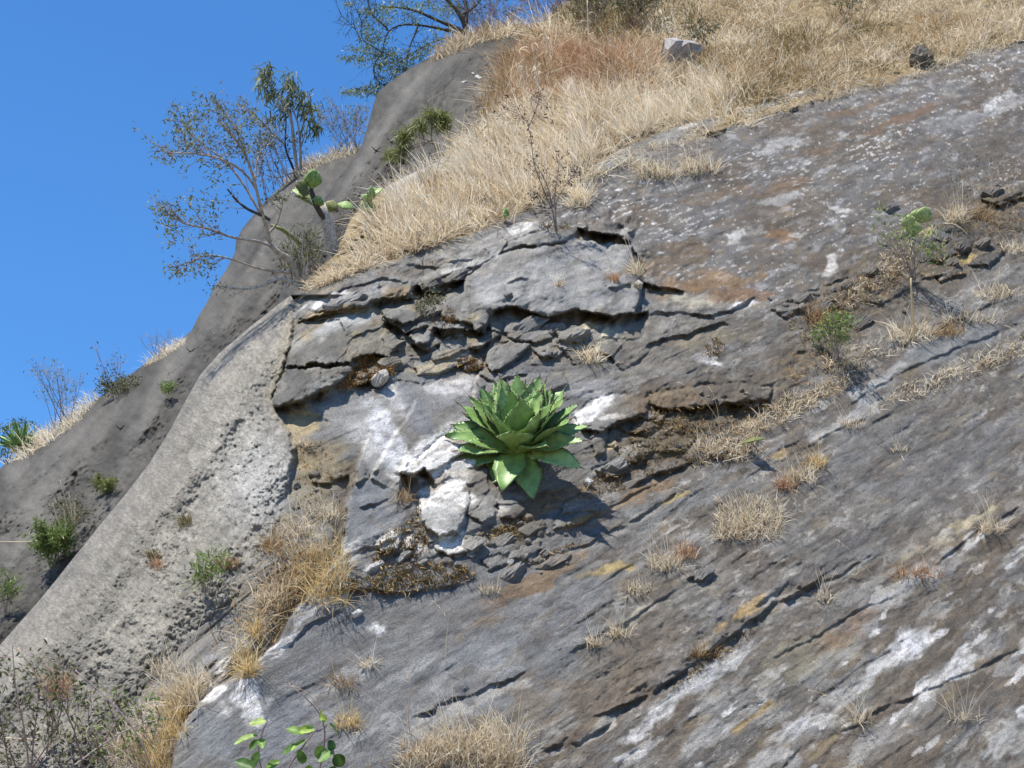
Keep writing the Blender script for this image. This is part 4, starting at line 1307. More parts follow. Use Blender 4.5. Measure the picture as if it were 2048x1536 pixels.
BLK = [  # px, py, half size along, out, across (m), colour, seed
    (1012, 718, .17, .09, .085, (.15, .145, .14)), (852, 628, .16, .10, .075, (.12, .12, .115)), (960, 690, .12, .09, .06, (.16, .155, .15)), (905, 660, .14, .10, .07, (.19, .18, .165)),
    (880, 610, .11, .08, .05, (.24, .235, .225)), (930, 625, .15, .09, .07, (.24, .24, .24)), (800, 650, .10, .09, .08, (.13, .12, .10)), (760, 592, .17, .08, .05, (.22, .21, .20)),
    (835, 590, .12, .08, .045, (.25, .19, .13)), (700, 600, .18, .07, .06, (.27, .27, .27)), (640, 590, .12, .07, .06, (.30, .30, .30)), (1000, 645, .13, .09, .05, (.14, .135, .13)),
    (1060, 655, .16, .08, .06, (.19, .185, .175)), (1110, 665, .13, .08, .06, (.19, .18, .165)), (1150, 672, .14, .07, .045, (.17, .16, .145)), (840, 715, .11, .07, .06, (.20, .19, .17)),
    (780, 730, .10, .07, .05, (.21, .18, .13)), (920, 722, .12, .07, .05, (.21, .20, .185)), (985, 780, .13, .06, .06, (.17, .175, .185)), (1095, 706, .12, .06, .035, (.16, .155, .15)),
    (595, 800, .14, .10, .06, (.085, .083, .08)), (568, 795, .11, .10, .07, (.075, .074, .07)), (640, 770, .16, .09, .07, (.105, .10, .09)), (700, 745, .15, .08, .07, (.13, .125, .11)),
    (660, 700, .17, .08, .08, (.11, .105, .095)), (610, 720, .14, .09, .09, (.09, .088, .083)), (845, 925, .20, .10, .055, (.60, .59, .57)), (895, 890, .20, .09, .05, (.60, .585, .57)),
    (825, 968, .07, .09, .10, (.12, .10, .08)), (880, 1000, .17, .10, .09, (.36, .345, .325)), (900, 1048, .20, .10, .10, (.36, .35, .34)), (860, 1040, .12, .09, .10, (.40, .39, .38)),
    (938, 1000, .06, .08, .13, (.58, .57, .55)), (978, 1010, .13, .08, .07, (.24, .235, .225)), (905, 1088, .18, .06, .07, (.52, .51, .49)), (880, 1066, .09, .07, .05, (.55, .53, .51)),
    (775, 1080, .11, .06, .05, (.46, .44, .41)), (822, 1084, .06, .05, .05, (.48, .46, .43)), (750, 1134, .09, .04, .03, (.56, .55, .53)), (945, 1090, .11, .06, .05, (.24, .225, .20)),
    (1005, 1085, .13, .06, .05, (.18, .165, .14)), (1060, 1060, .12, .06, .05, (.17, .15, .12)), (1190, 900, .09, .07, .10, (.20, .20, .20)), (1262, 905, .16, .07, .07, (.33, .325, .31)),
    (1222, 893, .05, .05, .04, (.46, .37, .21)), (1230, 935, .16, .07, .06, (.22, .225, .22)), (1195, 818, .17, .06, .05, (.58, .565, .55)), (1240, 862, .15, .06, .045, (.19, .16, .12)),
    (1330, 905, .16, .06, .05, (.18, .165, .14)), (1300, 850, .12, .06, .05, (.15, .12, .085)), (1360, 800, .17, .07, .06, (.17, .13, .085)), (1410, 812, .14, .07, .05, (.10, .095, .09)),
    (1180, 652, .11, .05, .05, (.34, .30, .20)), (1120, 700, .13, .06, .045, (.16, .155, .15)), (1160, 640, .08, .06, .05, (.2, .19, .17)), (430, 1322, .06, .05, .04, (.26, .25, .24)),
    (1880, 480, .15, .10, .07, (.085, .083, .082)), (1920, 500, .14, .10, .07, (.08, .078, .075)), (1960, 495, .12, .10, .06, (.09, .085, .08)), (1850, 515, .16, .09, .06, (.10, .095, .09)),
    (1900, 530, .12, .08, .05, (.12, .10, .075)), (1740, 545, .14, .08, .05, (.11, .10, .09)), (1690, 575, .12, .08, .05, (.10, .09, .075)), (1600, 600, .14, .08, .05, (.12, .11, .095)),
    (1780, 420, .14, .08, .05, (.11, .10, .095)), (1985, 390, .18, .10, .08, (.10, .09, .08)), (1640, 620, .16, .07, .05, (.11, .105, .10)), (1720, 650, .14, .07, .05, (.13, .12, .105)),
    (1100, 1130, .15, .06, .04, (.17, .15, .125)), (1180, 1085, .14, .05, .03, (.17, .16, .15)), (1020, 1150, .12, .06, .045, (.14, .125, .11)), (1400, 1150, .10, .06, .05, (.15, .145, .14)),
]
BLK = [b_ for b_ in BLK if b_[0] > 1560 or b_[1] > 1100 or b_[0:2] in ((852, 628), (905, 660), (700, 600), (1110, 665), (1150, 672), (1060, 655), (780, 730), (945, 1090), (1005, 1085), (1060, 1060), (1222, 893), (1230, 935))]
for i, (px, py, a, b_, c_, cc) in enumerate(BLK):
    stone('rock_block', px, py, (a * 1.25, b_ * .9, c_ * 1.1), cc, 100 + i, rock_face, sink=.82)
rub = np.random.default_rng(77)
RUBZ = [(1260, 900, 70, 50), (1360, 870, 90, 40), (1080, 1050, 70, 26), (1050, 1110, 60, 30), (820, 1120, 80, 40), (640, 1000, 50, 60), (1440, 800, 70, 26), (1600, 600, 60, 20), (1880, 510, 80, 30),
        (900, 690, 60, 30), (1120, 690, 60, 24), (940, 1110, 60, 20), (1050, 1130, 80, 24), (1750, 590, 70, 24), (860, 600, 70, 24)]
for i in range(110):
    zx, zy, zw, zh = RUBZ[i % len(RUBZ)]
    px, py = zx + rub.normal() * zw * .6, zy + rub.normal() * zh * .6
    s_ = rub.uniform(.014, .034)
    tone = rub.choice(5)
    cc = [(.16, .15, .14), (.22, .20, .17), (.13, .105, .075), (.34, .33, .31), (.19, .155, .10)][tone]
    stone('stone', px, py, (s_ * 1.5, s_, s_ * rub.uniform(.6, 1)), cc, 400 + i, rock_face, sink=.5)

# loose stones and boulders that are things of their own
tag(stone('boulder', 1352, 116, (.34, .26, .17), (.42, .38, .36), 901, sink=.35), 'pale lilac grey boulder half buried in the dry grass slope', 'boulder')
tag(stone('boulder', 1842, 122, (.24, .18, .10), (.15, .125, .09), 902, sink=.3), 'dark brown boulder perched where the grass meets the upper edge of the rock', 'boulder')
tag(stone('stone', 762, 754, (.075, .06, .05), (.60, .55, .48), 903, sink=.2), 'small white stone lying beside the orange dry moss', 'stone')
tag(stone('stone', 1276, 571, (.055, .05, .035), (.56, .49, .36), 904, sink=.2), 'small cream stone below the dark edge of the brown slab', 'stone')
tag(stone('stone', 712, 1228, (.055, .03, .02), (.56, .54, .52), 905, sink=.2), 'small white splinter of stone below the brown grass mat', 'stone')
tag(stone('stone', 1175, 966, (.04, .04, .03), (.5, .49, .47), 906, sink=.2), 'small pale pebble in the shade right of the big agave', 'stone')

# ---------------------------------------------------------------- the big agave
AX = norm(np.array([-.06, -.62, .78]))


def agave_leaf(base, tip, axis, width, bulge, seed, tooth=.011, nsec=16):
    r = np.random.default_rng(seed)
    base = np.asarray(base, float)
    tip = np.asarray(tip, float)
    L = np.linalg.norm(tip - base)
    d0 = (tip - base) / L
    nup = axis - d0 * (axis @ d0)
    if np.linalg.norm(nup) < .25:
        out = d0 - axis * (d0 @ axis)
        nup = nup - .5 * norm(out + 1e-6)
    nup = norm(nup)
    mid = (base + tip) / 2 + nup * bulge * L
    s = np.linspace(0, 1, nsec)
    c = ((1 - s) ** 2)[:, None] * base + (2 * s * (1 - s))[:, None] * mid + (s ** 2)[:, None] * tip
    tg = norm(np.gradient(c, axis=0))
    sd = norm(np.cross(tg, nup))
    nn = np.cross(sd, tg)
    nn = nn * np.sign((nn @ nup))[:, None]
    wp = np.interp(s, [0, .12, .3, .48, .62, .8, .92, 1], [.62, .64, .88, 1.0, .90, .52, .22, .02]) * width * .5
    wp = wp * (1 + .035 * np.sin(s * 30 + r.uniform(0, 6)))
    th = np.interp(s, [0, .3, .8, 1], [.045, .028, .012, .002])
    ch = np.interp(s, [0, .5, .9, 1], [.20, .24, .22, .08])
    tt = np.array([-1, -.66, -.33, 0, .33, .66, 1])
    wav = .012 * np.sin(s * 9 + r.uniform(0, 6)) + .006 * r.normal(size=nsec)
    V = []
    for k in range(nsec):
        h = ch[k] * wp[k] * (tt ** 2) + wav[k] * tt
        V.append(c[k] + sd[k] * (tt * wp[k])[:, None] + nn[k] * h[:, None])
        tb = tt[1:-1][::-1]
        hb = ch[k] * wp[k] * (tb ** 2) * .9 - th[k] * (1 - tb ** 2) + wav[k] * tb
        V.append(c[k] + sd[k] * (tb * wp[k])[:, None] + nn[k] * hb[:, None])
    V = np.concatenate(V)
    R_ = 12
    i = np.arange(nsec - 1)[:, None] * R_
    j = np.arange(R_)[None, :]
    q = np.stack([i + j, i + (j + 1) % R_, i + R_ + (j + 1) % R_, i + R_ + j], -1).reshape(-1, 4)
    return V, q, c, sd, nn, wp, wav, ch, s, R_


def build_agave(root_pos, leaves, axis, name, label, tint_r, spine=True, teeth=True, scale=1.0):
    root = thing(name, label, 'agave', root_pos)
    for i, (b, tp, wd, bl, *own) in enumerate(leaves):
        V, q, c, sd, nn, wp, wav, ch, s, R_ = agave_leaf(b, tp, own[0] if own else axis, wd, bl, 600 + i)
        r = np.random.default_rng(700 + i)
        tint = np.clip(tint_r[0] + (tint_r[1] - tint_r[0]) * r.random(), 0, 1)
        al = np.repeat(s, R_)
        me = mesh_np('leaf', V - root_pos, q, None, M['agave'], True, {'tint': np.full(len(V), tint), 'along': al})
        lf = obj('leaf', me, root)
        if teeth:
            mb = MB()
            n_t = int(13 * np.linalg.norm(tp - b) / .6) + 3
            for e in (-1, 1):
                for u_ in np.linspace(.16, .95, n_t) + r.normal(size=n_t) * .008:
                    k = np.interp(u_, s, np.arange(len(s)))
                    k0 = int(min(k, len(s) - 2))
                    f = k - k0
                    lerp = lambda a: a[k0] * (1 - f) + a[k0 + 1] * f
                    w_ = lerp(wp)
                    p = lerp(c) + lerp(sd) * e * w_ + lerp(nn) * (lerp(ch) * w_ + e * lerp(wav))
                    tg = norm(c[k0 + 1] - c[k0])
                    h = .0115 * scale * r.uniform(.7, 1.3)
                    o_ = norm(lerp(sd) * e + tg * r.uniform(-.1, .5))
                    mb.add([p - tg * h * .55 - o_ * .004, p + tg * h * .55 - o_ * .004, p + o_ * h, p + lerp(nn) * h * .35 - o_ * .003], None, [[0, 1, 2], [0, 2, 3], [1, 3, 2]], .3)
            te = mb.build('margin_teeth', M['spine_dark'], lf, False, root_pos, kind='stuff')
        if spine:
            mb = MB()
            d = norm(c[-1] - c[-3])
            mb.tube([c[-1] - d * .012 * scale, c[-1] + d * .016 * scale, c[-1] + d * .045 * scale], [.007 * scale, .0045 * scale, .0008], 6, .4)
            mb.build('spine', M['spine_dark'], lf, True, root_pos)
    # the short stem the leaves sit on
    mb = MB()
    mb.tube([root_pos - axis * .25 * scale, root_pos - axis * .05 * scale, root_pos + axis * .10 * scale, root_pos + axis * .16 * scale], [.07 * scale, .085 * scale, .06 * scale, .02 * scale], 9, .3)
    mb.build('stem', M['agave'], root, True, root_pos)
    return root


tA = float(np.linalg.norm((T1.p(1040, 900) - CAM)) / np.linalg.norm(ray(1040, 900))) - .17
PXM = tA / F
A0 = at(1038, 902, tA)
# tips traced in the photograph: x, y, leaf length (m), +1 towards the viewer / -1 away, width, bulge
TIPS = [
    (1034, 748, .70, -1, .23, -.04), (999, 755, .68, -1, .21, -.03), (1051, 764, .64, -1, .20, -.03), (1080, 752, .70, -1, .21, -.03), (1092, 762, .68, -1, .20, -.03),
    (988, 764, .66, -1, .20, -.03), (1103, 778, .62, -1, .19, -.03), (1132, 775, .69, -1, .20, -.02), (1120, 790, .62, -1, .18, -.02), (1016, 768, .60, -1, .19, -.03),
    (955, 770, .68, -1, .20, -.02), (940, 795, .62, -1, .21, -.02), (915, 806, .64, -1, .20, 0), (970, 782, .58, -1, .19, -.03), (1020, 780, .52, 1, .19, -.05),
    (1044, 796, .50, 1, .25, -.06), (1079, 826, .46, 1, .24, -.06), (984, 826, .46, 1, .24, -.06), (1082, 780, .54, 1, .21, -.05), (1128, 796, .56, 1, .20, -.03),
    (1157, 808, .62, -1, .20, 0), (1139, 838, .56, 1, .21, -.02), (905, 850, .60, -1, .20, .05), (891, 870, .63, 1, .20, .08), (899, 937, .62, 1, .21, .10),
    (944, 990, .60, 1, .20, .10), (1003, 977, .55, 1, .22, .12), (1067, 994, .56, 1, .21, .10), (1160, 932, .60, 1, .20, .08), (1178, 852, .63, -1, .19, .06),
    (928, 828, .56, -1, .18, -.01), (960, 800, .54, 1, .19, -.03), (1003, 770, .58, -1, .19, -.04), (1110, 800, .52, 1, .19, -.04), (1146, 822, .58, -1, .18, -.01), (1066, 764, .62, -1, .20, -.03), (1166, 880, .56, 1, .18, .05), (914, 900, .55, 1, .18, .08),
    (1092, 890, .42, 1, .19, .06), (1021, 862, .44, 1, .26, -.06), (1000, 800, .46, -1, .18, -.04), (1062, 786, .48, -1, .18, -.04),
]
lv = []
for (x, y, L, sg, wd, bl) in TIPS:
    dx, dy = (x - 1038) * PXM, -(y - 902) * PXM
    l2 = dx * dx + dy * dy
    fw = math.sqrt(max(L * L - l2, .006)) * -sg
    if sg < 0:
        fw *= .72
    d = RIGHT * dx + UP * dy + FWD * fw
    b = A0 + norm(d) * .055 + AX * .02
    lv.append((b, A0 + d, wd * 1.24, bl, norm(AX - FWD * (.5 if y > 845 and y != 862 and y != 890 else 0.0))))
build_agave(A0, lv, AX, 'agave', 'large green agave rosette with toothed leaves growing out of the cliff in the middle', (.0, 1.0))

# the small agave on the far ridge, at the left edge
B0 = S2.p(44, 905)
tB = float((B0 - CAM) @ FWD) - .15
B0 = at(42, 900, tB)
lv = []
for k in range(36):
    a = k * 2.399963
    inc = .2 + 1.35 * (k / 36)
    d = norm(np.array([math.sin(inc) * math.cos(a), math.sin(inc) * math.sin(a) * .9 - .15, math.cos(inc)])) * (.40 + .08 * math.sin(k * 2.1))
    lv.append((B0 + norm(d) * .03, B0 + d, .062, .04))
build_agave(B0, lv, np.array([0, 0, 1.0]), 'agave', 'small agave with narrow leaves on the ridge at the left edge of the picture', (0, .6), spine=False, teeth=False, scale=.5)


# ---------------------------------------------------------------- prickly pears
def pad_mesh(mb, base, d, nrm, length, width, thick=.015, tint=.5):
    d = norm(d)
    side = norm(np.cross(d, nrm))
    nn = np.cross(side, d)
    ns, nr = 12, 12
    V = []
    for i in range(ns + 1):
        s = i / ns
        wv = width * .5 * (math.sin(math.pi * min(1, (s * .93 + .035)) ** .82) ** .75) * (0.35 + .65 * min(1, s * 2.6))
        if i == ns:
            wv *= .25
        for j in range(nr):
            a = 2 * math.pi * j / nr
            V.append(base + d * (s * length) + side * wv * math.cos(a) + nn * thick * (wv / (width * .5) * .9 + .1) * math.sin(a) + nn * .02 * math.sin(s * 3))
    V = np.array(V)
    i = np.arange(ns)[:, None] * nr
    j = np.arange(nr)[None, :]
    q = np.stack([i + j, i + (j + 1) % nr, i + nr + (j + 1) % nr, i + nr + j], -1).reshape(-1, 4)
    mb.add(V, q, [[ns * nr, ns * nr + k, ns * nr + k + 1] for k in range(1, nr - 1)], tint, 0)
    return side, nn


def pad_spines(mb, base, d, nrm, length, width, n=46, sl=.022, seed=0):
    r = np.random.default_rng(seed)
    d = norm(d)
    side = norm(np.cross(d, nrm))
    nn = np.cross(side, d)
    rows_ = 7
    for i in range(rows_):
        s = (i + .8) / (rows_ + .3)
        wv = width * .5 * math.sin(math.pi * min(1, s * .95)) ** .7
        m = max(1, int(round(wv * 2 / .038)))
        for j in range(m + 1):
            e = -1 + 2 * (j + .5 * (i % 2)) / max(m, 1)
            if abs(e) > 1.05:
                continue
            for f in (-1, 1):
                p = base + d * s * length + side * e * wv + nn * f * .014 * math.sqrt(max(0, 1 - e * e))
                for k in range(2):
                    o_ = norm(nn * f * (1 - abs(e) * .6) + side * e + r.normal(size=3) * .45)
                    x_ = norm(np.cross(o_, r.normal(size=3))) * .004
                    mb.add([p - x_, p + x_, p + o_ * sl * r.uniform(.6, 1.3)], None, [[0, 1, 2]], r.random())


def pad_part(root, origin, x0, y0, x1, y1, t0, dt, width, face, mat='pad', tint=.5, seed=0, sp=True, label=None, thick=.014):
    b = at(x0, y0, t0)
    e = at(x1, y1, t0 + dt)
    d = e - b
    L = np.linalg.norm(d)
    face = np.asarray(face, float)
    nrm = norm(face - norm(d) * (face @ norm(d)))
    mb = MB()
    pad_mesh(mb, b, d, nrm, L, width * 1.3, thick, tint)
    o = mb.build('pad', M[mat], root, True, origin)
    if label:
        o['label'] = label
    if sp:
        ms = MB()
        pad_spines(ms, b, d, nrm, L, width, seed=seed)
        ms.build('spines', M['spine'], o, False, origin, kind='stuff')
    return o


VIEW = -FWD
base = T1.p(667, 505)
tc = float((base - CAM) @ FWD)
pp = thing('prickly_pear', 'tall prickly pear with scaly grey trunk at the left end of the pale grass', 'cactus', base)
mb = MB()
pts = [at(669, 520, tc + .05), at(666, 495, tc), at(660, 470, tc), at(655, 448, tc), at(646, 428, tc), at(640, 408, tc)]
mb.tube(pts, [.064, .058, .054, .056, .06, .05], 10, np.tile(np.linspace(.2, 1, 10), 6)[:60], True)
mb.build('trunk', M['bark_white'], pp, True, base)
mb = MB()
mb.tube([at(650, 440, tc - .03), at(640, 425, tc - .07), at(632, 410, tc - .09), at(627, 395, tc - .1), at(621, 378, tc - .1)], [.022, .028, .03, .028, .024], 8, .4)
mb.build('branch', M['bark_dark'], pp, True, base)
pad_part(pp, base, 622, 379, 629, 338, tc - .1, -.02, .135, VIEW + RIGHT * .35, 'pad', .55, 1)
pad_part(pp, base, 618, 388, 590, 368, tc - .12, -.12, .13, VIEW * .9 + UP * .5, 'pad_old_shaded', .3, 2, label='dull brownish pad in shade')
pad_part(pp, base, 622, 398, 584, 380, tc - .05, .06, .11, VIEW * .5 + UP, 'pad', .85, 3)
pad_part(pp, base, 628, 412, 588, 392, tc - .04, .05, .06, VIEW * .3 + UP, 'pad', .7, 4)
pad_part(pp, base, 640, 408, 628, 394, tc - .06, -.06, .075, VIEW + RIGHT * .5, 'pad', .5, 5)
pad_part(pp, base, 638, 412, 642, 396, tc - .09, -.04, .07, VIEW, 'pad', .35, 6)
pad_part(pp, base, 655, 424, 672, 403, tc + .02, .02, .11, VIEW + UP * .2 - RIGHT * .2, 'pad_old_shaded', 1.0, 7, label='yellowing old pad')
pad_part(pp, base, 674, 408, 709, 418, tc + .02, -.04, .085, VIEW * .8 + UP * .7, 'pad', .7, 8)

b2 = T1.p(742, 428)
t2 = float((b2 - CAM) @ FWD) + .02
pq = thing('prickly_pear', 'low bright green prickly pear half hidden by the pale grass edge', 'cactus', b2)
pad_part(pq, b2, 742, 432, 737, 402, t2, 0, .10, VIEW, 'pad', .6, 11)
pad_part(pq, b2, 738, 408, 742, 372, t2, -.05, .085, VIEW + RIGHT, 'pad', .8, 12)
pad_part(pq, b2, 740, 396, 766, 378, t2, .03, .09, VIEW * .5 + UP, 'pad', .95, 13)
pad_part(pq, b2, 736, 402, 722, 392, t2, -.05, .075, VIEW + UP * .4, 'pad', .75, 14)
pad_part(pq, b2, 737, 414, 718, 412, t2, -.05, .085, VIEW + UP * .2, 'pad', 1.0, 15)
pad_part(pq, b2, 746, 392, 752, 376, t2, .05, .06, VIEW, 'pad', .7, 16)

b3 = T1.p(1832, 470)
t3 = float((b3 - CAM) @ FWD) - .05
pr = thing('prickly_pear', 'small pale green prickly pear on the rock above the grey twiggy shrub', 'cactus', b3)
pad_part(pr, b3, 1826, 474, 1826, 440, t3, 0, .15, VIEW, 'pad', .8, 21)
pad_part(pr, b3, 1840, 446, 1856, 414, t3 - .04, 0, .15, VIEW + RIGHT * .2, 'pad', .95, 22)
pad_part(pr, b3, 1826, 448, 1840, 418, t3 + .03, 0, .12, VIEW, 'pad', .85, 23)
pad_part(pr, b3, 1824, 456, 1810, 430, t3 - .03, 0, .13, VIEW - RIGHT * .2, 'pad', 1.0, 24)

b4 = T1.p(1482, 888)
t4 = float((b4 - CAM) @ FWD) - .07
pd = thing('prickly_pear', 'single flat cactus pad lying on dry grass right of the agave', 'cactus', b4)
pad_part(pd, b4, 1478, 890, 1531, 878, t4, -.05, .10, UP + VIEW * .25, 'pad_old_shaded', .55, 31)
b5 = T1.p(1010, 440)
t5 = float((b5 - CAM) @ FWD) - .04
pe = thing('prickly_pear', 'tiny green cactus stub at the lower edge of the pale grass', 'cactus', b5)
pad_part(pe, b5, 1010, 442, 1009, 414, t5, 0, .055, VIEW + RIGHT, 'pad', .5, 41)

# a thin ribbed cactus stem leaning out beside the leaning tree
b6 = T1.p(612, 505)
t6 = float((b6 - CAM) @ FWD) - .12
pc = thing('cactus_stem', 'thin dark cactus stem with yellow ribs leaning left beside the leaning tree', 'cactus', b6)
mb = MB()
pts = [at(614, 510, t6 + .1), at(604, 492, t6), at(585, 474, t6 - .03), at(565, 459, t6 - .05), at(541, 450, t6 - .06)]
mb.tube(pts, [.02, .021, .02, .02, .012], 8, np.tile([1, .1, 1, .1, 1, .1, 1, .1], 5))
mb.build('stem', M['leaf_yellow'], pc, True, b6)

# ---------------------------------------------------------------- trees and shrubs
def smooth_path(pts, n):
    pts = np.asarray(pts, float)
    d = np.concatenate([[0], np.cumsum(np.linalg.norm(np.diff(pts, axis=0), axis=1))])
    u_ = np.linspace(0, d[-1], n)
    P = np.stack([np.interp(u_, d, pts[:, k]) for k in range(3)], -1)
    for _ in range(2):
        P[1:-1] = .25 * P[:-2] + .5 * P[1:-1] + .25 * P[2:]
    return P


def limb(px, t, dt=0.0, n=14):
    """path through traced points, leaning towards or away from the viewer by dt along its length"""
    px = np.asarray(px, float)
    f = np.linspace(0, 1, len(px))
    return smooth_path(at(px[:, 0], px[:, 1], t + dt * f), n)


class Plant:
    def __init__(self, name, label, cat, base, group=None, seed=1):
        self.o = np.asarray(base, float)
        self.root = thing(name, label, cat, self.o, group)
        self.r = np.random.default_rng(seed)
        self.tips = []        # (position, direction)
        self.tw = MB()
        self.fo = {}

    def branch(self, path, r0, r1, mat, name='branch', sides=6, tint=.6):
        mb = MB()
        rr = np.linspace(r0, r1, len(path)) * (1 + .08 * self.r.normal(size=len(path)))
        mb.tube(path, rr, sides, tint)
        return mb.build(name, M[mat], self.root, True, self.o)

    def twigs(self, path, n, length, r0=.006, spread=.8, start=.25, sub=3, up=.25, bend=.3, tint=(.2, .9), bias=(0, 0, 0)):
        r = self.r
        for _ in range(n):
            f = r.uniform(start, 1) ** .8
            k = f * (len(path) - 1)
            i = int(min(k, len(path) - 2))
            p = path[i] + (path[i + 1] - path[i]) * (k - i)
            d0 = norm(path[i + 1] - path[i])
            d = norm(d0 * .8 + r.normal(size=3) * spread + np.array([0, 0, up]) + np.array(bias))
            L = length * r.uniform(.5, 1.2) * (1.1 - .5 * f)
            self.twig(p, d, L, r0 * r.uniform(.7, 1.2), sub, bend, tint)

    def twig(self, p, d, L, r0, sub, bend, tint):
        r = self.r
        m = 5
        P = [p]
        dd = d
        for k in range(m - 1):
            dd = norm(dd + r.normal(size=3) * bend * .45)
            P.append(P[-1] + dd * L / (m - 1))
        P = np.array(P)
        self.tw.tube(P, np.linspace(r0, r0 * .35, m), 3, r.uniform(*tint), False)
        self.tips.append((P[-1], dd))
        self.tips.append((P[-2], dd))
        for _ in range(sub):
            k = r.integers(1, m)
            e = norm(dd + r.normal(size=3) * .7)
            l2 = L * r.uniform(.25, .55)
            q0 = P[k]
            q1 = q0 + e * l2 * .5 + r.normal(size=3) * l2 * .06
            q2 = q0 + e * l2 + r.normal(size=3) * l2 * .1
            self.tw.tube([q0, q1, q2], [r0 * .55, r0 * .4, r0 * .2], 3, r.uniform(*tint), False)
            self.tips.append((q2, e))
            self.tips.append((q1, e))

    def leaves_at_tips(self, mat, per, length, width, spread=.05, keep=1.0, droop=0.0, where=None, blade=False, tint=(0, 1), fwd=.5):
        r = self.r
        T_ = [t for t in self.tips if r.random() < keep and (where is None or where(t[0]))]
        if not T_:
            return
        p = np.repeat(np.array([t[0] for t in T_]), per, 0)
        d = np.repeat(np.array([t[1] for t in T_]), per, 0)
        n = len(p)
        p = p + r.normal(size=(n, 3)) * spread
        d = norm(d * fwd + r.normal(size=(n, 3)) * .7 + np.array([0, 0, -droop]))
        mb = self.fo.setdefault(mat, MB())
        ln = length * r.uniform(.6, 1.25, n)
        if blade:
            mb.blades(p, d, ln, width * r.uniform(.7, 1.2, n), .25, 2, r.uniform(*tint, n))
        else:
            mb.leaves(p, d, ln, width * r.uniform(.7, 1.2, n), None, r.uniform(*tint, n))

    def cluster(self, mat, px, py, rx, ry, t, n, length, width, droop=0., blade=True, depth=.25, tint=(0, 1), d0=(0, 0, 0)):
        """foliage in a loose clump given in photograph pixels, with its own depth"""
        r = self.r
        u_ = np.clip(r.normal(size=(n, 3)), -1.9, 1.9)
        p = at(px + u_[:, 0] * rx * .5, py + u_[:, 1] * ry * .5, t + u_[:, 2] * depth)
        d = norm(r.normal(size=(n, 3)) + np.array(d0) + np.array([0, 0, -droop]))
        mb = self.fo.setdefault(mat, MB())
        if blade:
            mb.blades(p, d, length * r.uniform(.6, 1.3, n), width * r.uniform(.7, 1.3, n), .2, 2, r.uniform(*tint, n))
        else:
            mb.leaves(p, d, length * r.uniform(.6, 1.3, n), width * r.uniform(.7, 1.3, n), None, r.uniform(*tint, n))

    def done(self, twig_mat='twig_grey'):
        if self.tw.n:
            self.tw.build('twigs', M[twig_mat], self.root, True, self.o, kind='stuff')
        for m_, mb in self.fo.items():
            mb.build('foliage', M[m_], self.root, False, self.o, kind='stuff')
        return self.root


def depth_of(p):
    return float((np.asarray(p) - CAM) @ FWD)


# -- leaning tree at the left end of the grass
b = T1.p(604, 572)
t = depth_of(b)
P = Plant('leaning_tree', 'leaning pale barked tree with sparse grey green leaves over the left cliff edge', 'tree', b, seed=3)
trunk = limb([(606, 585), (597, 556), (588, 532), (579, 518), (562, 509), (541, 491)], t, -.1)
P.branch(trunk, .042, .026, 'bark_pale', 'trunk', 8)
A = limb([(541, 491), (537, 466), (530, 445), (522, 425), (518, 398), (510, 368), (503, 338), (494, 314), (480, 290), (462, 268), (440, 248)], t - .1, -.3)
P.branch(A, .021, .006, 'bark_pale')
B_ = limb([(524, 432), (505, 400), (488, 368), (470, 345), (452, 322), (432, 304), (410, 292), (392, 284), (374, 262), (362, 238), (358, 222)], t - .1, .2)
P.branch(B_, .013, .005, 'bark_grey')
C_ = limb([(515, 385), (498, 352), (470, 330), (440, 316), (410, 309), (380, 306), (352, 304), (334, 308)], t - .15, -.5)
P.branch(C_, .013, .004, 'bark_grey')
D_ = limb([(540, 440), (520, 428), (505, 424), (488, 414), (474, 402), (462, 388), (455, 378)], t - .15, -.2)
P.branch(D_, .018, .009, 'bark_dark', tint=.3)
E_ = limb([(541, 491), (520, 482), (492, 478), (462, 478), (440, 466), (420, 458), (396, 450), (366, 452), (342, 430), (322, 418)], t - .12, -.6)
P.branch(E_, .016, .005, 'bark_grey')
G_ = limb([(580, 545), (556, 545), (530, 541), (505, 534), (480, 524), (450, 514), (420, 508), (390, 512), (366, 540)], t - .1, -.4)
P.branch(G_, .014, .004, 'bark_pale')
H_ = limb([(600, 575), (575, 556), (556, 554), (540, 566), (520, 573), (500, 580), (478, 577), (450, 576), (432, 570)], t - .05, -.4)
P.branch(H_, .016, .006, 'bark_white')
I_ = limb([(510, 366), (512, 330), (520, 305), (534, 288), (545, 270)], t - .2, .2)
P.branch(I_, .012, .004, 'bark_pale')
J_ = limb([(494, 314), (482, 282), (470, 255), (456, 236), (446, 222), (438, 210)], t - .3, .1)
P.branch(J_, .010, .003, 'bark_grey')
K_ = limb([(537, 466), (552, 452), (560, 430), (566, 405), (560, 385)], t - .1, -.1)
P.branch(K_, .012, .004, 'bark_pale')
for (pth, n, L) in ((A, 26, .42), (B_, 34, .38), (C_, 26, .38), (E_, 30, .36), (G_, 20, .32), (J_, 18, .32), (I_, 10, .28), (D_, 6, .26), (K_, 8, .24)):
    P.twigs(pth, int(n * .7), L, .0042, .55, .3, 3, .15, .35, bias=(-.35, 0, .1))
P.twigs(H_, 5, .16, .004, .5, .4, 1, 0, .3)
P.leaves_at_tips('leaf_grey', 2, .045, .016, .03, .50)
P.leaves_at_tips('leaf_olive', 2, .042, .016, .03, .30)
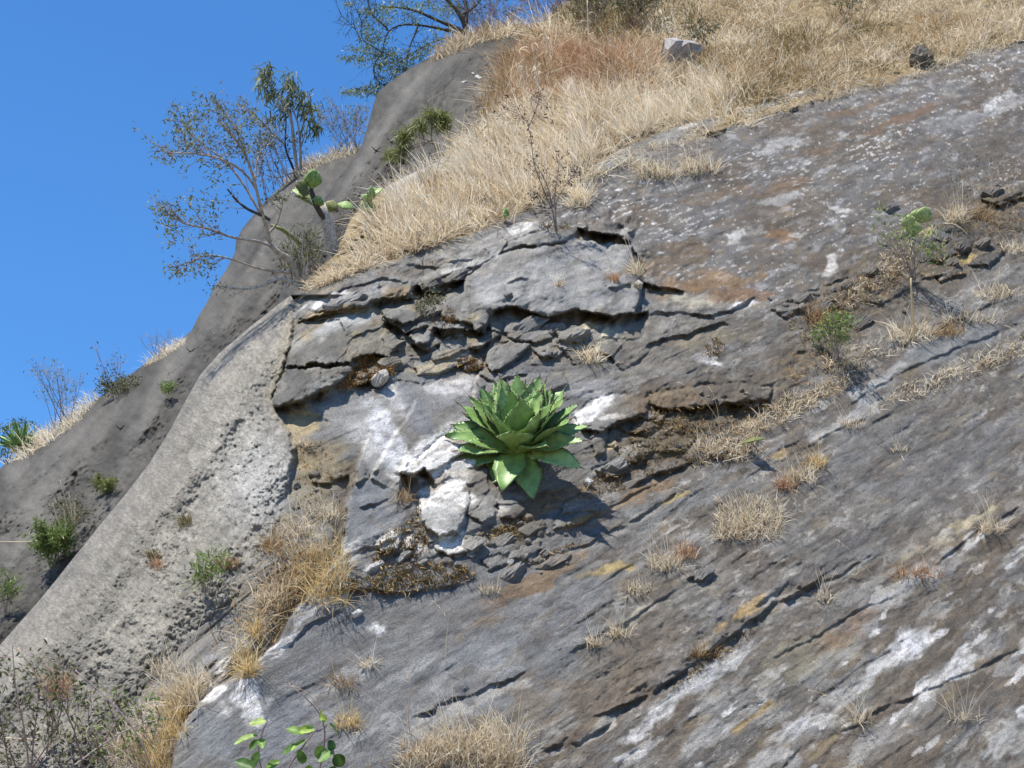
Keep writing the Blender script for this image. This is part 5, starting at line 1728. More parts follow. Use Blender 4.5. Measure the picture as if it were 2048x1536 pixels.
for (x, y, rx, ry, n) in ((382, 235, 26, 44, 150), (352, 262, 30, 14, 50), (368, 288, 20, 24, 60), (440, 232, 24, 16, 40), (330, 420, 30, 26, 110), (392, 408, 40, 30, 120), (342, 470, 26, 34, 110), (425, 420, 24, 40, 80),
                           (478, 250, 22, 30, 60), (460, 290, 20, 24, 60), (390, 545, 36, 14, 60), (405, 520, 26, 20, 50), (430, 350, 24, 28, 70), (348, 308, 26, 12, 40), (512, 240, 26, 26, 50), (500, 300, 24, 18, 40)):
    P.cluster('leaf_grey', x, y, rx, ry, t - .3, int(n * .75), .045, .016, .3, False)
P.done('twig_grey')

# weedy stems and low leaves round its foot
P = Plant('weed_clump', 'loose clump of thin green weeds at the foot of the leaning tree', 'plant', T1.p(625, 552), seed=4)
for k in range(34):
    x0 = 572 + 62 * P.r.random()
    y0 = 575 - (x0 - 575) * .55
    h = P.r.uniform(40, 115)
    pth = limb([(x0, y0), (x0 - 6 * P.r.normal(), y0 - h * .5), (x0 - 10 + 14 * P.r.normal(), y0 - h)], t + P.r.uniform(-.1, .2), 0, 6)
    P.tw.tube(pth, np.linspace(.005, .002, 6), 3, P.r.random(), False)
    P.tips += [(pth[i], norm(pth[-1] - pth[0])) for i in range(2, 6)]
P.leaves_at_tips('leaf_olive', 3, .075, .013, .03, .8)
P.leaves_at_tips('leaf_yellow', 2, .07, .012, .03, .5)
P.done('twig_grey')

# -- slender tree with drooping leaf tufts on the ridge
b = S2.p(606, 350)
t = depth_of(b) + .3
P = Plant('slender_tree', 'slender upright pale tree with drooping narrow leaf tufts on the ridge skyline', 'tree', b, seed=6)
S1 = limb([(600, 365), (592, 330), (589, 300), (586, 268), (583, 240), (579, 214), (566, 202), (556, 194), (545, 184), (538, 170), (534, 150), (531, 134)], t, -.1)
P.branch(S1, .036, .010, 'bark_white', 'trunk', 7)
S2_ = limb([(602, 360), (601, 330), (601, 300), (599, 265), (596, 242), (588, 224), (578, 206), (572, 192), (574, 172)], t, .15)
P.branch(S2_, .026, .007, 'bark_white')
S3_ = limb([(600, 270), (607, 246), (612, 225), (615, 205), (620, 192), (628, 188)], t + .1, .1)
P.branch(S3_, .016, .006, 'bark_white')
S4_ = limb([(592, 358), (588, 340), (580, 320), (571, 305), (570, 288), (571, 262), (574, 236), (568, 222)], t - .1, -.2)
P.branch(S4_, .022, .008, 'bark_dark', tint=.2)
S5_ = limb([(571, 292), (556, 276), (538, 262), (524, 242), (508, 228), (494, 222), (480, 220)], t - .2, -.3)
P.branch(S5_, .016, .004, 'bark_pale')
S6_ = limb([(596, 350), (585, 345), (568, 352), (550, 356), (530, 350)], t, -.3)
P.branch(S6_, .010, .004, 'bark_pale')
S7_ = limb([(600, 300), (610, 270), (618, 245), (628, 225), (632, 215)], t + .1, .2)
P.branch(S7_, .012, .004, 'bark_white')
for (pth, n, L) in ((S5_, 26, .5), (S4_, 22, .45), (S6_, 14, .4)):
    P.twigs(pth, n, L, .0050, .6, .2, 3, .2, .35, bias=(-.25, 0, .1), tint=(.4, 1))
P.twigs(S2_, 10, .45, .005, .6, .1, 2, .2, .3)
for k in range(16):
    x0 = 480 + 110 * P.r.random()
    y0 = 395 - (x0 - 480) * .42
    pth = limb([(x0 + 20, y0 + 6), (x0 + 4 + 10 * P.r.normal(), y0 - 40), (x0 - 14 + 14 * P.r.normal(), y0 - 60 - 70 * P.r.random())], t - .1 + .3 * P.r.normal(), 0, 7)
    P.tw.tube(pth, np.linspace(.008, .003, 7), 3, P.r.uniform(.5, 1), False)
    P.twigs(pth, 5, .3, .004, .5, .3, 2, .2, .3, tint=(.4, 1))
P.leaves_at_tips('leaf_olive', 2, .085, .022, .03, .22)
for (x, y, rx, ry, n) in ((528, 150, 16, 26, 110), (522, 175, 14, 24, 80), (540, 178, 14, 40, 130), (550, 195, 18, 24, 80), (578, 168, 22, 22, 130), (586, 185, 16, 22, 70), (575, 205, 14, 24, 60), (606, 200, 14, 16, 60),
                           (612, 192, 12, 6, 30), (626, 222, 22, 20, 90), (622, 245, 20, 28, 120), (634, 262, 12, 12, 50), (570, 222, 20, 18, 60), (605, 220, 16, 18, 50), (550, 240, 24, 14, 40), (538, 140, 10, 14, 40)):
    P.cluster('leaf_grey', x, y - 6, rx * .85, ry, t + .05, int(n * .62), .17, .022, 1.5, True, .13, (0, 1), (-.25, 0, 0))
P.done('twig_grey')

# -- thorny tree above the dark outcrop
b = S3.p(930, 92)
t = depth_of(b) + .9
P = Plant('thorn_tree', 'dark branched thorn tree with feathery green leaves above the dark outcrop', 'tree', b, seed=8)
TT = limb([(944, 120), (938, 90), (932, 66), (928, 44), (920, 26), (908, 14), (894, 0), (880, -20)], t, 0)
P.branch(TT, .055, .022, 'bark_dark', 'trunk', 7)
TH = [
    (limb([(932, 66), (910, 54), (884, 45), (858, 33), (836, 22), (812, 16), (784, 13), (762, 14)], t, -.4), .034, .008),
    (limb([(934, 72), (900, 62), (862, 53), (832, 49), (806, 47), (786, 52), (775, 57), (770, 72), (766, 96), (764, 110)], t, -.6), .026, .007),
    (limb([(775, 57), (762, 46), (750, 36), (742, 24), (737, 10), (733, -6)], t - .5, .1), .014, .006),
    (limb([(930, 50), (934, 26), (930, 4), (926, -20)], t, .2), .04, .02),
    (limb([(836, 50), (830, 70), (820, 88), (816, 112), (812, 136), (808, 150)], t - .3, -.3), .016, .005),
    (limb([(724, 86), (718, 70), (710, 58), (700, 48), (686, 34), (680, 24)], t - .5, 0), .007, .003),
    (limb([(764, 104), (746, 92), (724, 84), (722, 66), (726, 50), (716, 26), (708, 8)], t - .6, 0), .010, .004),
    (limb([(920, 30), (945, 18), (960, 2), (970, -20)], t, .3), .02, .01),
    (limb([(764, 108), (752, 120), (745, 140), (752, 160), (768, 172)], t - .6, .1), .010, .004),
    (limb([(938, 86), (890, 74), (850, 92), (812, 112), (790, 140)], t, -.2), .016, .005),
]
for (pth, r0, r1) in TH:
    P.branch(pth, r0, r1, 'bark_dark', tint=.4)
    P.twigs(pth, 16, .42, .0052, .7, .2, 3, .1, .35, tint=(0, .6))
P.leaves_at_tips('leaf_fern', 2, .06, .012, .04, .16, blade=True)
for (x, y, rx, ry, n) in ((748, 80, 34, 30, 330), (752, 110, 40, 26, 380), (778, 118, 30, 24, 240), (735, 60, 20, 20, 120), (706, 98, 20, 6, 60), (694, 116, 20, 6, 90), (722, 120, 16, 10, 60), (716, 182, 34, 10, 200),
                           (748, 178, 26, 14, 190), (780, 172, 20, 14, 120), (806, 118, 24, 22, 170), (818, 140, 18, 14, 130), (790, 150, 18, 16, 90), (760, 22, 36, 12, 160), (800, 12, 40, 14, 180), (850, 12, 40, 14, 160),
                           (735, 28, 22, 26, 120), (690, 184, 16, 5, 30), (770, 40, 26, 12, 100), (845, 105, 26, 18, 160), (870, 88, 30, 16, 140), (825, 40, 30, 12, 90), (700, 10, 16, 10, 40), (890, 20, 36, 20, 120)):
    P.cluster('leaf_fern', x, y, rx, ry, t - .35, int(n * .95), .065, .013, .2, True, .3, (0, 1), (-.4, 0, 0))
for (x, y, rx, ry, n) in ((780, 140, 30, 20, 60), (760, 140, 16, 26, 40), (870, 60, 40, 20, 80)):
    P.cluster('leaf_yellow', x, y, rx, ry, t - .3, n, .07, .015, .2, True, .3)
P.done('bark_dark')


# -- leafless and half leafless shrubs, all built alike from fans of stems
def fan_shrub(name, label, cat, base, t, stems, mat='twig_grey', leaf=None, seed=1, group=None, n_tw=6, tl=.3, r0=.006, sub=3, lean=(0, 0, 0), keep=.4, llen=.06, lw=.02, per=2, sp=.5, stem_as_part=True):
    P = Plant(name, label, cat, base, group, seed)
    for (x0, y0, x1, y1) in stems:
        m = ((x0 + x1) / 2 + P.r.normal() * abs(y1 - y0) * .07, (y0 + y1) / 2 + P.r.normal() * abs(y1 - y0) * .05)
        pth = limb([(x0, y0), m, (x1, y1)], t + P.r.normal() * .08, P.r.normal() * .25, 8)
        if stem_as_part:
            P.branch(pth, r0, r0 * .35, mat, 'stem', 4, P.r.uniform(.2, .9))
        else:
            P.tw.tube(pth, np.linspace(r0, r0 * .35, 8), 3, P.r.uniform(.2, .9), False)
            P.tips.append((pth[-1], norm(pth[-1] - pth[-3])))
        P.twigs(pth, n_tw, tl, r0 * .5, sp, .25, sub, .15, .35, bias=lean)
    if leaf:
        P.leaves_at_tips(leaf, per, llen, lw, .025, keep)
    P.done(mat)
    return P


def fan(x, y, w_, h, n, seed, lean=0, bx=14):
    r = np.random.default_rng(seed)
    return [(x + r.uniform(-bx, bx), y + r.uniform(-3, 5), x + lean + w_ * (k / max(n - 1, 1) - .5) + r.normal() * 6, y - h * r.uniform(.6, 1.05)) for k in range(n)]


b = S2.p(690, 316)
t = depth_of(b) + .6
fan_shrub('bare_shrub', 'pale grey leafless shrub on the ridge between slender tree and dark outcrop', 'shrub', b, t, fan(688, 312, 120, 110, 16, 31, 4, 34), 'twig_grey', 'leaf_grey', 31, None, 8, .34, .007, 3, keep=.22, llen=.05, lw=.018)
b = S3.p(985, 70)
t = depth_of(b) + .5
fan_shrub('bare_shrub', 'mauve grey thicket of bare stems on top of the dark outcrop', 'shrub', b, t, fan(975, 80, 190, 90, 22, 32, -14, 60), 'twig_mauve', 'leaf_olive', 32, None, 9, .40, .007, 3, keep=.2, llen=.05, lw=.02)
b = T1.p(1100, 45)
t = depth_of(b) + .8
fan_shrub('bare_shrub', 'mauve leafless shrub against the sky at the top of the grass slope', 'shrub', b, t, fan(1110, 60, 150, 110, 18, 33, -6, 44), 'twig_mauve', None, 33, None, 10, .42, .007, 3)
b = S2.p(134, 850)
t = depth_of(b) + .4
fan_shrub('bare_shrub', 'pale leafless shrub on the left ridge between small agave and grass tuft', 'shrub', b, t, fan(128, 852, 110, 120, 14, 34, -16, 20), 'twig_grey', 'leaf_grey', 34, None, 7, .32, .006, 3, keep=.12, llen=.05, lw=.018)
b = S2.p(226, 782)
t = depth_of(b) + .2
fan_shrub('bare_shrub', 'dark thin stemmed bare shrub on the left ridge under the leaning tree', 'shrub', b, t, fan(236, 778, 60, 85, 6, 35, -20, 10), 'twig_mauve', 'leaf_olive', 35, None, 6, .26, .005, 2, keep=.2, llen=.05, lw=.02)
b = S2.p(318, 715)
t = depth_of(b) + .2
fan_shrub('bare_shrub', 'small dry grey shrub on the left ridge just below the overhanging leaves', 'shrub', b, t, fan(322, 712, 70, 46, 10, 36, -6, 22), 'twig_grey', None, 36, None, 5, .2, .005, 2)
b = S2.p(236, 790)
t = depth_of(b) - .1
fan_shrub('low_shrub', 'low grey green shrub growing on the left ridge face', 'shrub', b, t, fan(236, 800, 60, 42, 12, 37, 0, 14), 'twig_grey', 'leaf_olive', 37, None, 5, .16, .004, 3, keep=.8, llen=.06, lw=.02)
b = S2.p(14, 890)
t = depth_of(b) + .5
P = Plant('feathery_bush', 'dark feathery leaved bush behind the small agave at the left edge', 'shrub', b, seed=38)
for (x1, y1) in ((4, 850), (22, 845), (50, 842), (-10, 870), (40, 855), (8, 905), (-14, 900)):
    pth = limb([(10, 935), ((10 + x1) / 2 + 4, (935 + y1) / 2), (x1, y1)], t, 0, 8)
    P.branch(pth, .008, .003, 'bark_dark', 'stem', 4)
for (x, y, rx, ry, n) in ((10, 856, 30, 8, 130), (46, 846, 26, 10, 110), (24, 850, 20, 12, 90), (2, 880, 18, 10, 80), (10, 900, 20, 12, 90), (20, 878, 24, 14, 90), (50, 862, 24, 8, 60)):
    P.cluster('leaf_fern', x, y, rx, ry, t, int(n * .5), .10, .014, .2, True, .2, (0, .5))
P.done('bark_dark')

# tufted shrub on the dark outcrop
b = S3.p(880, 330)
t = depth_of(b) - .25
P = Plant('tufted_shrub', 'shrub with yellow green needle tufts growing at the foot of the dark outcrop', 'shrub', b, seed=41)
for pth in (limb([(905, 345), (885, 318), (862, 285), (862, 262), (864, 240), (864, 228)], t, -.3), limb([(905, 340), (870, 285), (846, 276), (828, 272)], t, -.2), limb([(900, 342), (880, 300), (858, 280), (838, 288), (815, 292), (802, 298)], t, -.3),
            limb([(862, 280), (845, 290), (812, 300), (785, 312)], t - .2, -.1), limb([(862, 260), (880, 244), (888, 238)], t - .2, -.1), limb([(905, 345), (888, 300), (884, 270)], t, .1)):
    P.branch(pth, .011, .005, 'bark_grey', 'branch', 5)
for (x, y, n) in ((862, 226, 90), (872, 236, 80), (888, 232, 110), (884, 242, 60), (842, 244, 70), (836, 252, 60), (806, 272, 120), (814, 266, 70), (800, 302, 60), (808, 296, 60), (782, 310, 60), (890, 248, 50)):
    P.cluster('leaf_yellow', x, y, 12, 10, t - .25, n, .17, .012, .7, True, .05, (.2, 1))
P.done('twig_grey')

# leafless sapling with dark seed heads in front of the grass
b = T1.p(1112, 462)
t = depth_of(b) - .06
P = Plant('bare_sapling', 'leafless dark sapling with brown seed heads rooted at the top of the cliff', 'sapling', b, seed=43)
SP = [limb([(1114, 470), (1108, 440), (1104, 410), (1098, 380), (1086, 350), (1072, 330), (1060, 310)], t, -.1), limb([(1113, 466), (1112, 440), (1108, 400), (1112, 372), (1114, 350), (1118, 335), (1120, 318)], t, .1),
      limb([(1106, 424), (1092, 392), (1076, 352), (1066, 330), (1062, 262), (1054, 240), (1040, 222), (1010, 218)], t, -.25), limb([(1054, 262), (1064, 240), (1072, 216), (1084, 200)], t - .2, 0),
      limb([(1110, 410), (1120, 388), (1134, 366), (1148, 350), (1150, 338)], t, .1), limb([(1104, 440), (1092, 424), (1078, 412)], t, 0)]
for i, pth in enumerate(SP):
    P.branch(pth, .010 if i < 2 else .006, .0025, 'bark_grey', 'trunk' if i == 0 else 'branch', 5, .1)
    P.twigs(pth, 9, .22, .0035, .6, .35, 2, .2, .3, tint=(.1, .7))
P.leaves_at_tips('seed', 2, .03, .016, .02, .5)
P.done('twig_mauve')

# dead branch lying against the dark outcrop
b = S3.p(990, 210)
t = depth_of(b) - .35
P = Plant('dead_branch', 'pale dead branch arching across the dark outcrop below the white patches', 'branch', b, seed=44)
P.branch(limb([(992, 209), (972, 206), (955, 194), (938, 186), (915, 182), (895, 182), (878, 186), (862, 196), (850, 206)], t, -.2), .010, .003, 'bark_pale', 'branch', 5)
P.branch(limb([(975, 207), (950, 205), (925, 204), (905, 206)], t, -.1), .005, .002, 'bark_pale', 'twig', 4)
P.branch(limb([(962, 200), (968, 188), (966, 170), (958, 150)], t, -.1), .005, .002, 'bark_dark', 'twig', 4)
P.done()
for (x, y, sh, lb) in ((752, 302, S3, 'black forked twig stub on the dark outcrop, the lower one'), (782, 284, S3, 'black twig stub on the dark outcrop beside the tufted shrub'), (381, 704, S2, 'black twig cross on the ridge where it meets the pale slope'), (240, 858, S2, 'thin black twig stub in the middle of the far left ridge')):
    b = sh.p(x, y)
    t = depth_of(b) - .03
    P = Plant('twig_stub', lb, 'twig', b, 'black twig stubs on the sprayed concrete', seed=45 + x)
    for (dx, dy) in ((-9, -9), (9, -8), (1, 9), (11, 3)):
        P.branch(limb([(x, y), (x + dx * .6, y + dy * .5), (x + dx, y + dy)], t, -.06, 4), .009, .005, 'bark_dark', 'twig', 4, 0)
    P.done()
# bright patches on the outcrop: small white flakes
for i, (x, y, a, c_, lb) in enumerate(((956, 154, .05, .045, 'bright white flake high on the dark outcrop, the squarest one'), (928, 165, .055, .018, 'long thin white flake low left of the square white flake'), (946, 147, .03, .02, 'small white flake just above the square white flake'))):
    tag(stone('white_flake', x, y, (a, .02, c_), (.74, .74, .74), 930 + i, None, .4, S3, M['rock']), lb, 'stone')

# ---------------------------------------------------------------- dry grass
def tri_points(poly, n, r):
    """random points inside a polygon of photograph pixels"""
    poly = np.array(poly, float)
    out = []
    x0, y0 = poly.min(0)
    x1, y1 = poly.max(0)
    tot = 0
    while tot < n:
        x = r.uniform(x0, x1, n * 2)
        y = r.uniform(y0, y1, n * 2)
        ins = np.zeros(n * 2, bool)
        for a, b in zip(poly, np.roll(poly, -1, 0)):
            c = (a[1] > y) != (b[1] > y)
            ins ^= c & (x < a[0] + (y - a[1]) / ((b[1] - a[1]) or 1e-9) * (b[0] - a[0]))
        out.append(np.stack([x[ins], y[ins]], -1))
        tot += ins.sum()
    return np.concatenate(out)[:n]


def field(name, mat, poly, n, length, width, lean, spread, droop, seed, clump=None, sheet=None, tint=(0, 1), keep=None, sink=.03):
    """grass that nobody could count: one mesh of curved blades rooted on the slope"""
    r = np.random.default_rng(seed)
    sheet = sheet or T1
    p2 = tri_points(poly, n, r)
    if clump:
        dens = fbm(p2[:, 0] / clump, p2[:, 1] / (clump * .6), 3, seed + 500)
        p2 = p2[r.random(len(p2)) < np.clip(.55 + 1.6 * dens, .04, 1)]
    P, _ = sheet.hit(p2[:, 0], p2[:, 1])
    m = len(P)
    sw = fbm(p2[:, 0] / 55, p2[:, 1] / 30, 2, seed + 800)
    d = norm(np.array(lean) + r.normal(size=(m, 3)) * spread + np.stack([.5 * sw, 0 * sw, -.15 * np.abs(sw)], -1))
    tn = np.clip(r.uniform(tint[0], tint[1], m) + .5 * fbm(p2[:, 0] / 40, p2[:, 1] / 22, 3, 1600), 0, 1)
    L = r.uniform(length[0], length[1], m) * (1 + .4 * fbm(p2[:, 0] / 50, p2[:, 1] / 30, 2, seed + 700))
    dn_ = norm(np.array([0, 0, -1.0]) + r.normal(size=(m, 3)) * .6)
    mb = MB()
    mb.blades(P - np.array([0, 0, sink]), d, L, width * r.uniform(.6, 1.4, m), r.uniform(droop[0], droop[1], m), 4, tn, down=dn_)
    return mb.build(name, M[mat], None, False, None, kind='stuff')


GZ1 = [(715, 531), (740, 482), (776, 412), (808, 378), (850, 350), (905, 320), (960, 268), (1000, 232), (1060, 215), (1130, 190), (1220, 180), (1320, 165), (1420, 150), (1500, 195), (1440, 236), (1330, 262),
       (1240, 296), (1165, 345), (1110, 380), (1060, 405), (1000, 435), (900, 470), (800, 500), (720, 535)]
GZ2 = [(985, 225), (1000, 180), (1012, 130), (1040, 95), (1072, 60), (1110, 30), (1150, -5), (1160, -60), (2120, -120), (2070, 66), (1900, 116), (1800, 150), (1700, 174), (1600, 196), (1500, 210), (1420, 165), (1320, 175), (1220, 190), (1130, 200), (1060, 225)]
GZ3 = [(600, 592), (640, 562), (700, 534), (820, 490), (950, 450), (1050, 405), (1180, 345), (1210, 330), (1180, 368), (1100, 400), (1010, 440), (900, 480), (760, 528), (660, 566)]
GZ4 = [(1180, 360), (1250, 315), (1320, 280), (1420, 245), (1520, 215), (1640, 185), (1800, 158), (1900, 118), (2060, 68), (2060, 84), (1900, 132), (1790, 170), (1620, 212), (1500, 252), (1400, 285), (1290, 316), (1200, 358)]
field('pale_grass', 'pale_grass', GZ1, 15000, (.14, .46), .0056, (-.42, -.30, .90), .26, (.05, .5), 1, 46)
field('pale_grass', 'straw', GZ1, 7000, (.12, .30), .0062, (-.25, -.35, .8), .5, (.2, .6), 2, None)
field('tangled_grass', 'straw', GZ2, 14000, (.14, .40), .0062, (-.15, -.35, .75), .55, (.2, .8), 3, 70)
field('tangled_grass', 'brown_grass', GZ2, 10000, (.10, .34), .0075, (-.1, -.35, .7), .65, (.2, .8), 4, 55)
field('tangled_grass', 'olive_grass', [(1100, 40), (1160, -40), (1420, -60), (1400, 40), (1280, 80), (1180, 110)], 2600, (.14, .42), .008, (-.1, -.3, .9), .45, (.1, .5), 5, 50)
field('tangled_grass', 'olive_grass', GZ2, 2600, (.10, .32), .008, (-.1, -.35, .8), .5, (.1, .6), 55, 36)
field('reddish_grass', 'red_grass', [(990, 225), (1020, 130), (1090, 90), (1240, 110), (1320, 165), (1220, 200), (1100, 210)], 4200, (.18, .42), .006, (-.3, -.3, .85), .35, (.1, .5), 6, 60)
def clumps(name, mat, poly, nc, per, length, width, rad, seed, lean=(-.15, -.35, .8), droop=(.2, .8), sheet=None):
    """tangled mounds of grass, too many and too merged to count"""
    r = np.random.default_rng(seed)
    c = tri_points(poly, nc, r)
    k = np.repeat(np.arange(nc), per)
    sz = r.uniform(.6, 1.3, nc)[k]
    off = r.normal(size=(len(k), 2)) * np.array([rad, rad * .5]) * sz[:, None]
    P, _ = (sheet or T1).hit(c[k, 0] + off[:, 0], c[k, 1] + off[:, 1])
    out = np.stack([off[:, 0] / rad, 0 * k - .2, -off[:, 1] / rad], -1)
    d = norm(np.array(lean) + out * .45 + r.normal(size=(len(k), 3)) * .4)
    mb = MB()
    mb.blades(P - np.array([0, 0, .02]), d, r.uniform(*length, len(k)) * sz, width * r.uniform(.6, 1.4, len(k)), r.uniform(droop[0], droop[1], len(k)), 4, np.clip(r.uniform(-.15, .15, nc)[k] + r.uniform(0, 1, len(k)), 0, 1),
              down=norm(np.array([0, 0, -1.0]) + r.normal(size=(len(k), 3)) * .5))
    return mb.build(name, M[mat], None, False, None, kind='stuff')


clumps('grass_mounds', 'straw', GZ2, 110, 90, (.14, .38), .0058, 22, 200)
clumps('grass_mounds', 'brown_grass', GZ2, 120, 80, (.15, .42), .0064, 24, 201)
clumps('grass_mounds', 'red_grass', [(1000, 210), (1030, 110), (1150, 80), (1300, 110), (1330, 170), (1200, 200)], 34, 70, (.2, .45), .0056, 20, 206)
clumps('grass_mounds', 'olive_grass', GZ2, 70, 80, (.15, .42), .0075, 20, 202)
clumps('grass_mounds', 'pale_grass', GZ2, 70, 70, (.2, .46), .0056, 18, 203)
clumps('grass_mounds', 'straw', GZ1, 60, 70, (.2, .42), .0062, 20, 204, (-.35, -.3, .85))
clumps('grass_mounds', 'brown_grass', GZ1, 26, 50, (.15, .36), .0062, 16, 205, (-.35, -.3, .85))
field('fringe_grass', 'straw', GZ3, 5200, (.10, .30), .0062, (-.2, -.5, .6), .5, (.3, .9), 7, 34)
field('fringe_grass', 'straw', [(600, 588), (640, 556), (700, 524), (800, 498), (760, 528), (660, 566)], 1500, (.07, .20), .0065, (-.2, -.5, .6), .5, (.3, .9), 8, None)
field('fringe_grass', 'straw', GZ4, 3600, (.08, .26), .0068, (-.25, -.5, .5), .5, (.3, .9), 9, 40)
field('ridge_grass', 'pale_grass', [(0, 930), (60, 885), (110, 852), (150, 825), (205, 790), (160, 845), (110, 880), (60, 915)], 900, (.12, .36), .009, (-.3, -.2, .9), .4, (.1, .6), 10, None, S2)
field('ridge_grass', 'straw', [(560, 372), (612, 330), (650, 312), (712, 296), (720, 306), (650, 328), (600, 356)], 900, (.10, .32), .009, (-.2, -.2, .9), .4, (.1, .6), 11, None, S2)
field('ridge_grass', 'straw', [(860, 128), (910, 88), (980, 62), (1050, 54), (1060, 70), (960, 86), (900, 112)], 1400, (.14, .40), .010, (-.2, -.3, .9), .4, (.2, .7), 12, None, S3)
field('ridge_grass', 'brown_grass', [(870, 120), (910, 86), (980, 62), (1050, 54), (1060, 70), (960, 84)], 700, (.14, .36), .010, (-.2, -.3, .9), .4, (.2, .7), 13, None, S3)
field('ridge_grass', 'brown_grass', [(940, 260), (985, 200), (1010, 130), (1040, 120), (1030, 190), (990, 250)], 700, (.2, .5), .007, (-.2, -.3, .9), .3, (.1, .4), 14, None, T1)
field('ridge_grass', 'pale_grass', [(285, 735), (330, 702), (372, 678), (370, 690), (320, 722)], 500, (.08, .24), .008, (-.2, -.2, .9), .4, (.2, .7), 15, None, S2)
# grass and litter in the gullies across the rock
field('gully_grass', 'straw', [(1390, 935), (1420, 880), (1500, 835), (1560, 800), (1640, 770), (1700, 735), (1690, 775), (1600, 825), (1540, 858), (1480, 905), (1420, 930)], 3300, (.05, .17), .0062, (-.1, -.7, .6), .6, (.2, .8), 16, 30)
field('gully_grass', 'brown_grass', [(1390, 935), (1420, 880), (1500, 835), (1640, 770), (1690, 775), (1540, 858), (1420, 930)], 900, (.04, .13), .0062, (-.1, -.7, .6), .6, (.2, .8), 17, 30)
field('gully_grass', 'straw', [(1660, 620), (1700, 580), (1740, 530), (1800, 490), (1850, 470), (1830, 520), (1760, 570), (1700, 620)], 1300, (.05, .16), .0065, (-.1, -.7, .6), .6, (.2, .8), 18, 30)
field('gully_grass', 'brown_grass', [(1560, 640), (1640, 590), (1740, 540), (1900, 470), (2050, 400), (2060, 440), (1900, 520), (1740, 600), (1600, 680)], 2000, (.04, .15), .0068, (-.1, -.7, .6), .6, (.2, .8), 19, 30)
field('gully_grass', 'straw', [(1740, 820), (1800, 770), (1880, 740), (1960, 700), (2060, 660), (2060, 700), (1960, 745), (1880, 780), (1800, 800)], 1700, (.05, .16), .0072, (-.1, -.7, .6), .6, (.2, .8), 20, 34)
field('gully_grass', 'straw', [(1640, 730), (1700, 690), (1800, 660), (1900, 640), (1880, 670), (1780, 710), (1680, 760)], 1000, (.04, .14), .0066, (-.1, -.7, .6), .6, (.2, .8), 21, 34)
field('gully_grass', 'brown_grass', [(1560, 760), (1640, 680), (1720, 640), (1740, 700), (1680, 780)], 900, (.04, .14), .0066, (-.1, -.7, .6), .6, (.2, .8), 22, 34)
field('foot_grass', 'straw', [(800, 1560), (830, 1490), (900, 1455), (1000, 1440), (1050, 1470), (1060, 1560)], 2600, (.08, .28), .0048, (-.1, -.5, .8), .45, (.1, .6), 23, 40)
field('foot_grass', 'brown_grass', [(700, 1560), (780, 1500), (900, 1440), (1040, 1420), (1060, 1560)], 900, (.06, .2), .0048, (-.1, -.5, .8), .5, (.1, .6), 24, 40)
field('gutter_grass', 'straw', [(180, 1560), (260, 1450), (330, 1380), (420, 1330), (440, 1350), (390, 1400), (340, 1500), (330, 1560)], 1500, (.07, .26), .0052, (-.1, -.5, .8), .45, (.1, .6), 25, 44)
field('gutter_grass', 'gold_grass', [(280, 1560), (320, 1470), (380, 1400), (430, 1350), (400, 1400), (345, 1480), (335, 1560)], 700, (.06, .2), .005, (-.1, -.5, .8), .45, (.1, .6), 26, 40)

field('gutter_grass', 'straw', [(520, 1120), (560, 1060), (600, 1010), (680, 1030), (688, 1110), (600, 1210), (520, 1310), (470, 1330), (450, 1300), (500, 1210)], 1700, (.06, .22), .0052, (-.2, -.5, .7), .55, (.1, .7), 27, 40)
field('gutter_grass', 'brown_grass', [(480, 1180), (540, 1100), (600, 1080), (620, 1150), (540, 1250), (440, 1290), (400, 1290)], 700, (.08, .28), .0052, (.5, -.4, .5), .45, (.1, .5), 28, 40)
field('gutter_grass', 'gold_grass', [(560, 1180), (620, 1110), (686, 1060), (690, 1120), (610, 1210), (540, 1290)], 900, (.06, .2), .0052, (-.1, -.5, .8), .45, (.1, .6), 29, 40)

# mats of dry moss and tiny plants
def mat_of(mat, poly, n, seed, h=(.015, .05), w_=.007, clump=24):
    return field('dry_moss', mat, poly, n, h, w_, (-.1, -.8, .5), .7, (.1, .8), seed, clump, None, (0, 1), None, .006)


mat_of('orange_moss', [(676, 770), (700, 745), (725, 718), (750, 712), (775, 725), (790, 745), (775, 752), (740, 758), (700, 775)], 1700, 30, (.02, .07))
mat_of('moss', [(815, 1040), (840, 1010), (852, 1060), (866, 1100), (800, 1125), (740, 1140), (760, 1080)], 1500, 31, (.02, .06))
mat_of('moss', [(650, 1190), (690, 1160), (770, 1130), (860, 1120), (960, 1140), (930, 1165), (800, 1185), (700, 1182)], 2600, 32, (.02, .07))
mat_of('olive_grass', [(690, 1170), (780, 1140), (930, 1130), (920, 1160), (800, 1178)], 900, 33, (.02, .07))
mat_of('moss', [(960, 1075), (1000, 1050), (1060, 1030), (1090, 1050), (1040, 1080), (980, 1090)], 1100, 34)
mat_of('olive_grass', [(980, 1060), (1020, 1045), (1060, 1070), (1000, 1090)], 500, 35)
mat_of('moss', [(1230, 930), (1250, 860), (1310, 830), (1400, 850), (1440, 880), (1380, 930), (1290, 960)], 1700, 36, clump=18)
mat_of('olive_grass', [(1230, 890), (1300, 840), (1420, 830), (1520, 830), (1430, 900), (1290, 930)], 1200, 37, clump=18)
mat_of('orange_moss', [(910, 722), (940, 712), (972, 722), (960, 740), (920, 740)], 500, 38)
mat_of('orange_moss', [(870, 620), (900, 610), (920, 640), (890, 655), (862, 645)], 450, 39)
mat_of('moss', [(1410, 690), (1430, 672), (1450, 690), (1440, 712), (1400, 712)], 600, 40, (.02, .06))
mat_of('moss', [(1280, 975), (1220, 985), (1160, 1000), (1180, 960), (1250, 945)], 700, 41)
